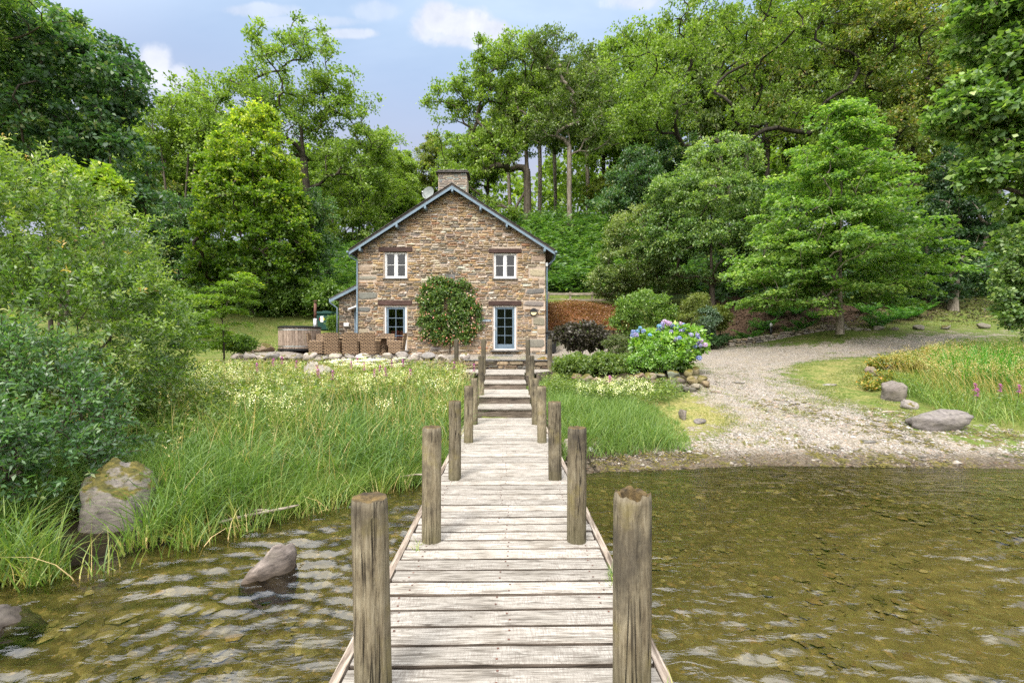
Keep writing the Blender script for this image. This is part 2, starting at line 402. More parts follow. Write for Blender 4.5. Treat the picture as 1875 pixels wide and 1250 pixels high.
grav = g.ramp(vb.outputs[0], [(0.0, (0.13, 0.11, 0.09)), (0.3, (0.235, 0.205, 0.175)), (0.6, (0.34, 0.305, 0.27)), (0.85, (0.46, 0.42, 0.38)), (1.0, (0.32, 0.20, 0.13))])
grav = g.mix(g.ramp(ve.outputs['Distance'], [(0.0, 0.75), (0.12, 0.0)]), grav, (0.07, 0.06, 0.045, 1))
grav = g.mix(g.ramp(nm, [(0.45, 0.0), (0.62, 0.35)]), grav, (0.30, 0.25, 0.17, 1))
def z_(n): return g.attr(n).outputs['Fac']
def thr(w, n, amp=1.3, s=9.0):
    """edge of a zone broken up by noise"""
    a = g.math('ADD', w, g.math('MULTIPLY', g.math('SUBTRACT', n, 0.5), amp))
    return g.math('MULTIPLY_ADD', g.math('SUBTRACT', a, 0.5), s, 0.5, clamp=True)
c = g.mix(thr(z_('wood'), nm), grass, wood)
c = g.mix(g.math('MULTIPLY', thr(z_('straw'), g.mix(0.5, nf, nm), 3.2, 2.2), 0.8), c, straw)
c = g.mix(thr(z_('litter'), nf), c, lit)
c = g.mix(thr(z_('orange'), nf), c, oran)
c = g.mix(thr(z_('soil'), nf, 0.8), c, soil)
gravw = thr(z_('gravel'), g.mix(0.55, nm, nf), 3.4, 6)
c = g.mix(gravw, c, grav)
# lake floor: stones under a brown silt
vs1 = vor(15.0); vs2 = g.n('ShaderNodeTexVoronoi', {'Vector': g.mapping(pos, scale=(1, 1.3, 1)), 'Scale': 3.1}, feature='SMOOTH_F1')
sb = g.n('ShaderNodeSeparateColor', {0: vs1.outputs['Color']})
bed = g.ramp(sb.outputs[1], [(0.0, (0.075, 0.061, 0.022)), (0.45, (0.135, 0.112, 0.042)), (0.8, (0.20, 0.165, 0.066)), (1.0, (0.31, 0.25, 0.11))])
bed = g.mix(g.ramp(nm, [(0.40, 0.85), (0.62, 0.1)]), bed, g.mix(g.ramp(nf, [(0.3, 0.0), (0.7, 1.0)]), (0.065, 0.053, 0.020, 1), (0.175, 0.145, 0.060, 1)))
bed = g.mix(g.math('MULTIPLY', z_('silt'), 0.75), bed, g.mix(nf, (0.16, 0.132, 0.056, 1), (0.36, 0.305, 0.14, 1)))
bed = g.mix(g.ramp(vb.outputs[2], [(0.93, 0.0), (0.98, 0.5)]), bed, (0.42, 0.30, 0.13, 1))
shore = g.math('ADD', pz, g.math('MULTIPLY', g.math('SUBTRACT', nf, 0.5), 0.05))
c = g.mix(g.ramp(g.math('MULTIPLY_ADD', shore, 5.0, 0.0), [(0.0, 0.95), (0.35, 0.8), (0.75, 0.0)]), c, g.mix(1.0, c, (0.30, 0.26, 0.20, 1), 'MULTIPLY'))
c = g.mix(g.ramp(g.math('MULTIPLY_ADD', shore, 20.0, 0.6), [(0.0, 1.0), (0.5, 0.0)]), c, bed)
hgt = g.math('ADD', g.math('MULTIPLY', nf, 0.6), g.math('MULTIPLY', g.math('MULTIPLY', v1.outputs['Distance'], -1.0), gravw))
bp = g.n('ShaderNodeBump', {'Strength': 0.8, 'Distance': 0.03, 'Height': hgt})
b = g.n('ShaderNodeBsdfPrincipled', {'Base Color': c, 'Roughness': 0.9, 'Specular IOR Level': 0.15, 'Normal': bp.outputs[0]})
g.n('ShaderNodeOutputMaterial', {'Surface': b.outputs[0]})
me = npmesh('ground', V, F, gm, vert={'gravel': blur(Zgravel, 40).ravel(), 'straw': blur(Zstraw, 45).ravel(), 'litter': blur(Zlitter, 12).ravel(), 'orange': blur(Zorange).ravel(), 'wood': blur(Zwood).ravel(), 'soil': blur(Zsoil).ravel(), 'silt': blur(Zsilt, 60).ravel()}, smooth=True)
ground = tag(link('ground', me), 'sloping ground of gravel, lawn, soil and stony lake bed', kind='structure')

# ---------------------------------------------------------------- water
wx = axis(-4.2, 5.2, 0.034, -900, 900, 1.11); wy = axis(1.7, 4.6, 0.024, -900, 26, 1.075)
wy = wy[wy < 9.5]
WX, WY = np.meshgrid(wx, wy)
def waves(x, y):
    z = np.zeros_like(x); r = np.random.default_rng(3)
    wx_ = x + 0.30 * np.sin(1.3 * y + 0.7 * x) + 0.12 * np.sin(3.1 * x - 2.0 * y); wy_ = y + 0.25 * np.sin(0.9 * x + 1.7) + 0.10 * np.sin(2.7 * y + 2.2 * x)
    for i in range(34):
        lam = 0.095 + 0.18 * r.random() ** 1.5; th = r.normal(pi / 2 + 0.30, 0.58)
        k = 2 * pi / lam; a = 0.0080 * lam
        ph = r.uniform(0, 6.28)
        s = np.sin(k * (cos(th) * wx_ + sin(th) * wy_) + ph)
        z += a * s
    patch = 0.62 + 0.5 * np.sin(0.9 * x + 0.5 * np.sin(1.1 * y)) * np.sin(0.7 * y + 1.0)
    z = z + np.maximum(z, 0) ** 2 * 22      # crests a little sharper than troughs
    return z * patch * 1.12
amp = np.clip((8.6 - WY) / 4.5, 0.15, 1.0) * (WY > -6)
# the left side of the jetty is choppier than the sheltered right
side = 1.28 - 0.10 * sstep((WX + 0.5) / 3.0)
WZ = waves(WX, WY) * amp * side
ni, nj = len(wy), len(wx); idx = np.arange(ni * nj).reshape(ni, nj)
F = np.stack([idx[:-1, :-1], idx[:-1, 1:], idx[1:, 1:], idx[1:, :-1]], -1).reshape(-1, 4)
wm = bpy.data.materials.new('lake_water'); wm.use_nodes = True; g = G(wm.node_tree)
pos = g.n('ShaderNodeNewGeometry').outputs['Position']
n1 = g.noise(15.0, g.mapping(pos, scale=(0.6, 1.5, 1), rot=(0, 0, 0.3)), 3, 0.5, 0.6)
n2 = g.noise(2.6, g.mapping(pos, scale=(0.55, 1.6, 1), rot=(0, 0, 0.25)), 3, 0.5, 0.8)
bp = g.n('ShaderNodeBump', {'Strength': 1.0, 'Distance': 0.006, 'Height': n1})
bp2 = g.n('ShaderNodeBump', {'Strength': 1.0, 'Distance': 0.02, 'Height': n2, 'Normal': bp.outputs[0]})
fr = g.n('ShaderNodeFresnel', {'IOR': 1.75, 'Normal': bp2.outputs[0]})
gl = g.n('ShaderNodeBsdfGlossy', {'Color': (1, 1, 1, 1), 'Roughness': 0.015, 'Normal': bp2.outputs[0]})
tr = g.n('ShaderNodeBsdfTransparent', {'Color': (0.88, 0.85, 0.66, 1)})
mx = g.n('ShaderNodeMixShader', {0: fr.outputs[0], 1: tr.outputs[0], 2: gl.outputs[0]})
g.n('ShaderNodeOutputMaterial', {'Surface': mx.outputs[0]})
me = npmesh('water', np.stack([WX, WY, WZ], -1).reshape(-1, 3), F, wm, smooth=True)
tag(link('water', me), 'clear brown rippled lake water with pale sky glints', kind='structure')

# ---------------------------------------------------------------- materials
M = {}
def wood_mat(name, lo, mid, hi, ax='X', moss=None, scale=1.0, bump=0.5, stain=0.5, specks=False, checks=False):
    m = bpy.data.materials.new(name); m.use_nodes = True; g = G(m.node_tree)
    oi = g.n('ShaderNodeObjectInfo').outputs['Random']
    oc = g.n('ShaderNodeTexCoord').outputs['Object']
    off = g.n('ShaderNodeVectorMath', {0: oc, 1: g.n('ShaderNodeCombineXYZ', {0: g.math('MULTIPLY', oi, 37.0), 1: g.math('MULTIPLY', oi, 91.0), 2: g.math('MULTIPLY', oi, 17.0)})}, operation='ADD').outputs[0]
    st = {'X': (0.05, 1, 1), 'Z': (1, 1, 0.11), 'Y': (1, 0.05, 1)}[ax]
    grain = g.noise(70 * scale, g.mapping(off, scale=st), 6, 0.65, 0.4)
    gr2 = g.noise(18 * scale, g.mapping(off, scale=tuple(max(s, 0.12) for s in st)), 5, 0.6, 0.6)
    blotch = g.noise(4.0, off, 6, 0.62)
    c = g.ramp(grain, [(0.32, lo), (0.47, mid), (0.66, hi)])
    c = g.mix(g.ramp(gr2, [(0.30, 0.85), (0.46, 0.0)]), c, C4(lo))
    c = g.mix(g.ramp(blotch, [(0.36, stain), (0.58, 0.0)]), c, g.mix(1.0, c, (0.42, 0.38, 0.33, 1), 'MULTIPLY'))
    if specks:
        n6 = g.noise(26, g.mapping(off, scale=(.45, 1, 1)), 5, 0.7); n7 = g.noise(150, g.mapping(off, scale=(1.0, .12, 1)), 3, 0.6)
        c = g.mix(g.ramp(n6, [(0.60, 0.0), (0.70, 0.75)]), c, (0.075, 0.058, 0.045, 1))
        c = g.mix(g.math('MULTIPLY', g.ramp(n7, [(0.42, 0.45), (0.56, 0.0)]), g.ramp(blotch, [(0.42, 0.0), (0.6, 1.0)])), c, (0.14, 0.11, 0.09, 1))
    # each board weathered by itself
    c = g.mix(1.0, c, g.ramp(oi, [(0.0, 0.78), (1.0, 1.14)]), 'MULTIPLY')
    if moss:
        n4 = g.noise(6.5, off, 5, 0.6)
        c = g.mix(g.ramp(n4, [(0.55, 0.0), (0.72, 0.55)]), c, C4(moss))
    if checks:
        n8 = g.noise(13, g.mapping(off, scale=(1, 1, .035)), 2, 0.5, 0.8); lin = g.math('ABSOLUTE', g.math('SUBTRACT', n8, 0.5))
        gate = g.ramp(g.noise(2.2, off, 3, .5), [(0.42, 0.0), (0.56, 1.0)])
        ck = g.math('MULTIPLY', g.ramp(lin, [(0.0, 1.0), (0.014, 0.0)]), gate)
        c = g.mix(g.math('MULTIPLY', ck, 0.9), c, (0.012, 0.009, 0.006, 1))
        n9 = g.noise(3.0, off, 5, 0.65); c = g.mix(g.ramp(n9, [(0.50, 0.0), (0.68, 0.6)]), c, (0.035, 0.03, 0.024, 1))
        zt_ = g.n('ShaderNodeSeparateXYZ', {0: oc}).outputs[2]
        c = g.mix(g.ramp(g.math('ADD', zt_, g.math('MULTIPLY', g.math('SUBTRACT', n9, .5), .5)), [(0.0, 0), (1.0, 0)]) if False else g.math('MULTIPLY', g.ramp(g.math('ADD', g.math('SUBTRACT', zt_, 0.62), g.math('MULTIPLY', g.math('SUBTRACT', n9, .5), 1.3)), [(0.45, 0.0), (0.85, 1.0)]), 0.6), c, (0.04, 0.034, 0.028, 1))
        wz = g.n('ShaderNodeSeparateXYZ', {0: g.n('ShaderNodeNewGeometry').outputs['Position']}).outputs[2]
        c = g.mix(g.ramp(g.math('ADD', wz, g.math('MULTIPLY', g.math('SUBTRACT', n9, .5), .7)), [(0.25, 0.75), (0.72, 0.0)]), c, (0.055, 0.055, 0.022, 1))
        vk = g.n('ShaderNodeTexVoronoi', {'Vector': g.mapping(off, scale=(1, 1, .55)), 'Scale': 5.0}); c = g.mix(g.ramp(vk.outputs['Distance'], [(0.05, 0.85), (0.13, 0.0)]), c, (0.03, 0.02, 0.014, 1))
        grain = g.math('SUBTRACT', grain, g.math('MULTIPLY', ck, 2.5))
    bp = g.n('ShaderNodeBump', {'Strength': bump, 'Distance': 0.006, 'Height': g.math('ADD', grain, g.math('MULTIPLY', gr2, 1.5))})
    b = g.n('ShaderNodeBsdfPrincipled', {'Base Color': c, 'Roughness': 0.8, 'Specular IOR Level': 0.25, 'Normal': bp.outputs[0]})
    g.n('ShaderNodeOutputMaterial', {'Surface': b.outputs[0]})
    return m
M['deck'] = wood_mat('weathered_deck', (0.095, 0.08, 0.064), (0.335, 0.305, 0.268), (0.53, 0.495, 0.45), 'X', stain=0.5, scale=1.8, specks=True)
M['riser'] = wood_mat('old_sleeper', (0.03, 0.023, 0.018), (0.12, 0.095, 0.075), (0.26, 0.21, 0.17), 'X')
M['post'] = wood_mat('weathered_post', (0.10, 0.08, 0.052), (0.215, 0.178, 0.115), (0.30, 0.26, 0.18), 'Z', moss=(0.20, 0.165, 0.055), scale=1.3, stain=0.5, bump=0.9, checks=True)
M['posttop'] = grime('post_end_grain', (0.03, 0.025, 0.02), (0.17, 0.115, 0.045), 14, 0.9, 0.8)
M['beam'] = wood_mat('jetty_beam', (0.08, 0.06, 0.045), (0.25, 0.20, 0.16), (0.42, 0.36, 0.3), 'Y')
M['mortar'] = grime('lime_mortar', (0.36, 0.285, 0.22), (0.52, 0.42, 0.335), 9, 0.95, 0.5, 60)
def stone_mat(name, moss=0.0, dark=1.0, wet=True):
    m = bpy.data.materials.new(name); m.use_nodes = True; g = G(m.node_tree)
    pos = g.n('ShaderNodeNewGeometry'); p = pos.outputs['Position']
    c = g.attr('scol').outputs['Color']
    n1 = g.noise(22, g.mapping(p, scale=(0.6, 0.6, 1.8)), 6, 0.65, 0.4); n2 = g.noise(5, p, 5, 0.6)
    c = g.mix(1.0, c, g.ramp(n1, [(0.26, 0.30 * dark), (0.47, 0.88 * dark), (0.60, 1.12 * dark), (0.76, 1.6 * dark)]), 'MULTIPLY')
    c = g.mix(g.ramp(n2, [(0.5, 0.0), (0.7, 0.25)]), c, (0.30, 0.27, 0.2, 1))
    zz_ = g.n('ShaderNodeSeparateXYZ', {0: p}).outputs[2]
    c = g.mix(g.ramp(g.math('MULTIPLY_ADD', zz_, 5.0, g.math('MULTIPLY', n2, 0.35)), [(0.25, 0.85 if wet else 0.0), (0.85, 0.0)]), c, g.mix(1.0, c, (0.36, 0.32, 0.26, 1), 'MULTIPLY'))
    if moss:
        nz = g.n('ShaderNodeSeparateXYZ', {0: pos.outputs['Normal']}).outputs[2]
        mm = g.math('ADD', g.math('MULTIPLY', nz, 0.5), g.math('MULTIPLY', g.math('SUBTRACT', n2, 0.5), 1.6))
        c = g.mix(g.ramp(mm, [(0.50 - moss * 0.3, 0.0), (0.62 - moss * 0.3, 0.95)]), c, g.ramp(n1, [(0.3, (0.030, 0.030, 0.006)), (0.5, (0.085, 0.075, 0.014)), (0.7, (0.19, 0.145, 0.028))]))
    bp = g.n('ShaderNodeBump', {'Strength': 0.9, 'Distance': 0.006, 'Height': n1})
    b = g.n('ShaderNodeBsdfPrincipled', {'Base Color': c, 'Roughness': 0.85, 'Specular IOR Level': 0.25, 'Normal': bp.outputs[0]})
    g.n('ShaderNodeOutputMaterial', {'Surface': b.outputs[0]})
    return m
M['stone'] = stone_mat('wall_stone'); M['mstone'] = stone_mat('mossy_stone', 0.9); M['rstone'] = stone_mat('rubble_stone', 0.3)
M['slate'] = grime('roof_slate', (0.035, 0.032, 0.032), (0.12, 0.105, 0.095), 6, 0.75, 0.6)
M['blue'] = grime('blue_grey_paint', (0.105, 0.15, 0.195), (0.16, 0.215, 0.27), 5, 0.5, 0.08, 40)
M['pale_blue'] = grime('pale_blue_paint', (0.135, 0.19, 0.245), (0.20, 0.27, 0.33), 5, 0.45, 0.05, 40)
M['white'] = grime('white_paint', (0.66, 0.66, 0.66), (0.80, 0.80, 0.80), 3, 0.4, 0.05, 40)
M['lintel'] = wood_mat('lintel_timber', (0.022, 0.012, 0.010), (0.06, 0.034, 0.028), (0.12, 0.07, 0.058), 'X', stain=0.3)
M['slab'] = grime('slate_sill', (0.07, 0.07, 0.07), (0.2, 0.19, 0.18), 8, 0.8, 0.5)
M['black'] = principled('black_plastic', (0.012, 0.012, 0.013), 0.4)
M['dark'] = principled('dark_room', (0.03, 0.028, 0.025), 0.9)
M['metal'] = principled('brushed_steel', (0.55, 0.55, 0.56), 0.35, 1.0)
M['rust'] = grime('rusty_flue', (0.05, 0.025, 0.02), (0.22, 0.10, 0.07), 8, 0.6, 0.3)
M['green_tank'] = grime('green_tank_plastic', (0.006, 0.035, 0.028), (0.013, 0.06, 0.048), 4, 0.45, 0.1)
M['dish'] = grime('dish_paint', (0.17, 0.19, 0.185), (0.27, 0.295, 0.285), 4, 0.6, 0.05)
M['cream'] = principled('cream_diffuser', (0.72, 0.60, 0.34), 0.4)
M['red'] = principled('red_fabric', (0.28, 0.05, 0.04), 0.9)
M['yellow'] = principled('yellow_print', (0.7, 0.55, 0.05), 0.5)
M['bark'] = wood_mat('bark', (0.018, 0.014, 0.010), (0.07, 0.055, 0.04), (0.15, 0.125, 0.095), 'Z', moss=(0.06, 0.075, 0.02), scale=0.25, bump=1.0)
M['bark_pale'] = wood_mat('pale_bark', (0.05, 0.04, 0.028), (0.19, 0.16, 0.125), (0.33, 0.29, 0.235), 'Z', moss=(0.14, 0.14, 0.05), scale=0.25, bump=1.0)
M['bark_dark'] = wood_mat('dark_bark', (0.008, 0.007, 0.005), (0.03, 0.025, 0.018), (0.08, 0.065, 0.045), 'Z', moss=(0.04, 0.05, 0.015), scale=0.25, bump=1.0)
M['fence'] = wood_mat('fence_wood', (0.12, 0.10, 0.075), (0.32, 0.27, 0.21), (0.46, 0.40, 0.33), 'X')
gm_ = bpy.data.materials.new('window_glass'); gm_.use_nodes = True; g = G(gm_.node_tree)
fr = g.n('ShaderNodeFresnel', {'IOR': 1.55}); gl = g.n('ShaderNodeBsdfGlossy', {'Color': (1, 1, 1, 1), 'Roughness': 0.02}); tr = g.n('ShaderNodeBsdfTransparent', {'Color': (0.72, 0.78, 0.78, 1)})
g.n('ShaderNodeOutputMaterial', {'Surface': g.n('ShaderNodeMixShader', {0: g.math('MULTIPLY_ADD', fr.outputs[0], 0.8, 0.01, clamp=True), 1: tr.outputs[0], 2: gl.outputs[0]}).outputs[0]})
M['glass'] = gm_

def stone_palette(kind='house'):
    p = rnd.random()
    j = rnd.uniform(0.8, 1.2)
    if kind == 'house':
        if p < .34: c = (0.36, 0.26, 0.165)
        elif p < .52: c = (0.43, 0.30, 0.16)
        elif p < .66: c = (0.24, 0.19, 0.145)
        elif p < .80: c = (0.48, 0.405, 0.31)
        elif p < .90: c = (0.19, 0.175, 0.155)
        elif p < .94: c = (0.37, 0.215, 0.125)
        else: c = (0.56, 0.50, 0.42)
    elif kind == 'quoin': c = [(0.21, 0.195, 0.165), (0.26, 0.23, 0.18), (0.34, 0.27, 0.19), (0.17, 0.165, 0.15)][rnd.randrange(4)]
    elif kind == 'lean':
        c = [(0.13, 0.10, 0.075), (0.22, 0.165, 0.115), (0.30, 0.22, 0.14), (0.16, 0.15, 0.13), (0.10, 0.085, 0.07)][rnd.randrange(5)]
    elif kind == 'chim': c = [(0.30, 0.33, 0.31), (0.24, 0.26, 0.25), (0.30, 0.25, 0.2), (0.18, 0.16, 0.14)][rnd.randrange(4)]
    else: c = [(0.20, 0.175, 0.15), (0.28, 0.24, 0.20), (0.15, 0.13, 0.115), (0.34, 0.30, 0.26), (0.25, 0.2, 0.14)][rnd.randrange(5)]
    j *= 0.98 if kind == 'house' else 1.0
    return tuple(x * j * rnd.uniform(0.95, 1.05) for x in c)

def face_stone(mb, x0, x1, z0, z1, y, proud, colr):
    """rounded irregular stone on a wall face that looks along -Y"""
    w, h = x1 - x0, z1 - z0; cxx, czz = (x0 + x1) / 2, (z0 + z1) / 2
    k = 8; ring = []
    tilt = rnd.uniform(-.05, .05)
    for i in range(k):
        a = 2 * pi * (i + .5) / k
        sx_ = np.sign(cos(a)) * abs(cos(a)) ** 0.45; sz_ = np.sign(sin(a)) * abs(sin(a)) ** 0.45
        r1 = rnd.uniform(0.84, 1.05)
        ring.append((cxx + sx_ * w / 2 * r1, czz + sz_ * h / 2 * rnd.uniform(0.78, 1.06) + tilt * sx_ * w / 2))
    vs = [(x, y + .02, z) for x, z in ring] + [(x, y - proud * .55, z) for x, z in ring]
    vs += [(cxx + (x - cxx) * .78, y - proud * rnd.uniform(.85, 1.15), czz + (z - czz) * .72) for x, z in ring]
    fs = []
    for a in (0, 1):
        for i in range(k): fs.append((a * k + i, a * k + (i + 1) % k, (a + 1) * k + (i + 1) % k, (a + 1) * k + i))
    fs.append(tuple(2 * k + i for i in range(k)))
    mb.add(vs, fs, colr)

def build_stones(specs, parent, y, kind_mat, nmax, name='stone', stuffname='small_stones'):
    """the largest are parts of their own, the rest are one part"""
    specs = sorted(specs, key=lambda s: -(s[1] - s[0]) * (s[3] - s[2]))
    for s in specs[:nmax]:
        m = MB(); face_stone(m, *s[:4], y, s[4], s[5]); m.build(name, kind_mat, parent)
    if specs[nmax:]:
        m = MB()
        for s in specs[nmax:]: face_stone(m, *s[:4], y, s[4], s[5])
        m.build(stuffname, kind_mat, parent, kind='stuff')

def courses(x0f, x1f, z0, z1, holes, kind='house', hlo=.04, hhi=.115, wlo=.08, whi=.42, gap=.016, proud=(.02, .075)):
    out = []; z = z0
    while z < z1 - .03:
        hh = rnd.uniform(hlo, hhi) if rnd.random() > .12 else rnd.uniform(hhi, hhi * 1.5); hh = min(hh, z1 - z); zm = z + hh / 2
        a, b = x0f(z + hh), x1f(z + hh)
        if b - a < .1: break
        segs = [(a, b)]
        for (hx0, hx1, hz0, hz1) in holes:
            if z + hh > hz0 and z < hz1:
                segs = [q for (p0, p1) in segs for q in ((p0, min(p1, hx0)), (max(p0, hx1), p1)) if q[1] - q[0] > .03]
        for p0, p1 in segs:
            x = p0
            while x < p1 - .01:
                w = rnd.uniform(wlo, whi) * (0.6 + hh / hhi * .6)
                if p1 - (x + w) < .10: w = p1 - x
                wob = .02 * sin(x * 1.7 + z * 2.3) + .012 * sin(x * 5.1 + z)
                if w > .22 and hh > .10 and rnd.random() < .45:      # split a thick stone into two thin ones
                    s = rnd.uniform(.38, .62) * hh
                    for q0, q1 in ((0, s), (s, hh)):
                        out.append((x + gap / 2, x + w - gap / 2, z + q0 + wob + gap / 2, z + q1 + wob - gap / 2, rnd.uniform(*proud), stone_palette(kind)))
                else:
                    out.append((x + gap / 2, x + w - gap / 2, z + wob + gap / 2, z + hh + wob - gap / 2, rnd.uniform(*proud), stone_palette(kind)))
                x += w
        z += hh
    return out

def ico(sub):
    bm = bmesh.new(); bmesh.ops.create_icosphere(bm, subdivisions=sub, radius=1.0)
    V = np.array([v.co[:] for v in bm.verts]); F = np.array([[v.index for v in f.verts] for f in bm.faces]); bm.free(); return V, F
ICO = {s: ico(s) for s in (1, 2, 3, 4)}
def rock(c, size, sub=3, seed=0, cuts=7, rot=0.0, rough=0.10, colr=None, cutd=(.55, .85)):
    V, F = ICO[sub]; V = V.copy(); r = np.random.default_rng(seed)
    if cuts >= 7: V = np.sign(V) * np.abs(V) ** .72
    for _ in range(cuts):
        n = unit(r.normal(size=3)); d = r.uniform(*cutd); e = np.maximum(V @ n - d, 0); V -= e[:, None] * n * 0.92
    off = r.uniform(-50, 50, 3)
    dd = np.array([mnoise.fractal(Vector(v * 1.6 + off), 1.0, 2.1, 4) for v in V])
    V = V * (1 + rough * dd[:, None])
    if sub >= 3:
        d2 = np.array([mnoise.fractal(Vector(v * 5.5 + off), 0.9, 2.2, 3) for v in V]); d3 = np.array([abs(mnoise.noise(Vector((v * np.array([2.2, 2.2, 6.0])) + off))) for v in V]); V = V * (1 + .035 * d2[:, None] - .07 * d3[:, None])
    V = V * (np.array(size) / 2)
    M_ = np.array(Matrix.Rotation(rot, 3, 'Z')); V = V @ M_.T + np.array(c)
    return V, F
def rock_obj(name, label, cat, c, size, seed, mat=None, sub=4, rot=0., cuts=8, colr=(.25, .22, .19), rough=.12, group=None, cutd=(.55, .85)):
    """c is the base centre"""
    V, F = rock((0, 0, size[2] * .42), size, sub, seed, cuts, rot, rough, cutd=cutd)
    me = npmesh(name, V, F, mat or M['rstone'], face={'scol': np.tile(np.array(colr), (len(F), 1))}, smooth=False)
    return tag(link(name, me, loc=c), label, cat, group)
# ---------------------------------------------------------------- jetty
DZ = 0.45
jetty = thing('jetty', 'weathered grey plank jetty with round timber posts leading to the cottage', 'jetty', (jx(4), 4, 0))
def plank_mesh(L, W, T, seed, mat):
    r = np.random.default_rng(seed); n = 15; xs = np.linspace(-L / 2, L / 2, n)
    prof = [(-.5, -.5), (-.5, .36), (-.455, .5), (.455, .5), (.5, .36), (.5, -.5)]
    wob = np.cumsum(r.normal(0, .0009, n)); wid = 1 + np.convolve(r.normal(0, .012, n + 4), np.ones(5) / 5, 'valid')
    V = []; F = []
    for i, x in enumerate(xs):
        for (a, b_) in prof:
            xe = x + (r.uniform(-.006, .006) if i in (0, n - 1) else 0)
            V.append((xe, a * W * wid[i] + wob[i], b_ * T + (0.0015 * sin(3 * x + seed) if b_ > 0 else 0)))
    k = 6
    for i in range(n - 1):
        for j in range(k): F.append((i * k + j, i * k + (j + 1) % k, (i + 1) * k + (j + 1) % k, (i + 1) * k + j))
    F.append(tuple(range(k))); F.append(tuple((n - 1) * k + j for j in range(k)))
    nb = len(F)
    for sx in (-.60, -.03, .57):
        for sy in (-.28, .28):
            cx_, cy_ = sx * L / 1.42 + r.uniform(-.012, .012), sy * W + r.uniform(-.008, .008); st = len(V); q = .0055
            V += [(cx_ - q, cy_ - q, T / 2 + .003), (cx_ + q, cy_ - q, T / 2 + .003), (cx_ + q, cy_ + q, T / 2 + .003), (cx_ - q, cy_ + q, T / 2 + .003)]; F.append((st, st + 1, st + 2, st + 3))
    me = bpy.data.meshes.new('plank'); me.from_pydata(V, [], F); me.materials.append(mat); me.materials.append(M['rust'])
    me.materials.append(M['riser'])  # dirty plank sides and undersides, darkened to paint in the gaps' shade
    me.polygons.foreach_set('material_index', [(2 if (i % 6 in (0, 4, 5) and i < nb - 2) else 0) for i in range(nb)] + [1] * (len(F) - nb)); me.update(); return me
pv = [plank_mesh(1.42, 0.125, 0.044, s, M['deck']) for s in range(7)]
y = -1.6; pitch = .152; j = 0
while y < 9.32:
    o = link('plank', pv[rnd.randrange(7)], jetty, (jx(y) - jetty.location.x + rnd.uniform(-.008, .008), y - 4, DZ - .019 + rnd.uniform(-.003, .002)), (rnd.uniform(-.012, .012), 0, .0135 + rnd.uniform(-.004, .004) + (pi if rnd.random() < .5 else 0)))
    y += pitch; j += 1
for s in (-1, 1):
    m = MB()
    pts = [(jx(yy) + s * .742, yy) for yy in np.linspace(-1.7, 9.35, 12)]
    for (xa, ya), (xb, yb) in zip(pts[:-1], pts[1:]):
        w = .022
        m.add([(xa - w, ya, DZ - .15), (xa + w, ya, DZ - .15), (xb + w, yb, DZ - .15), (xb - w, yb, DZ - .15), (xa - w, ya, DZ + .004), (xa + w, ya, DZ + .004), (xb + w, yb, DZ + .004), (xb - w, yb, DZ + .004)],
              [(4, 5, 6, 7), (0, 1, 5, 4), (1, 2, 6, 5), (3, 0, 4, 7), (2, 3, 7, 6)])
    m.build('edge_board', M['beam'], jetty)
    m = MB(); m.tube([(jx(-1.6) + s * .45, -1.6, DZ - .115), (jx(9.3) + s * .45, 9.3, DZ - .115)], .06, 6); m.build('support_beam', M['riser'], jetty)

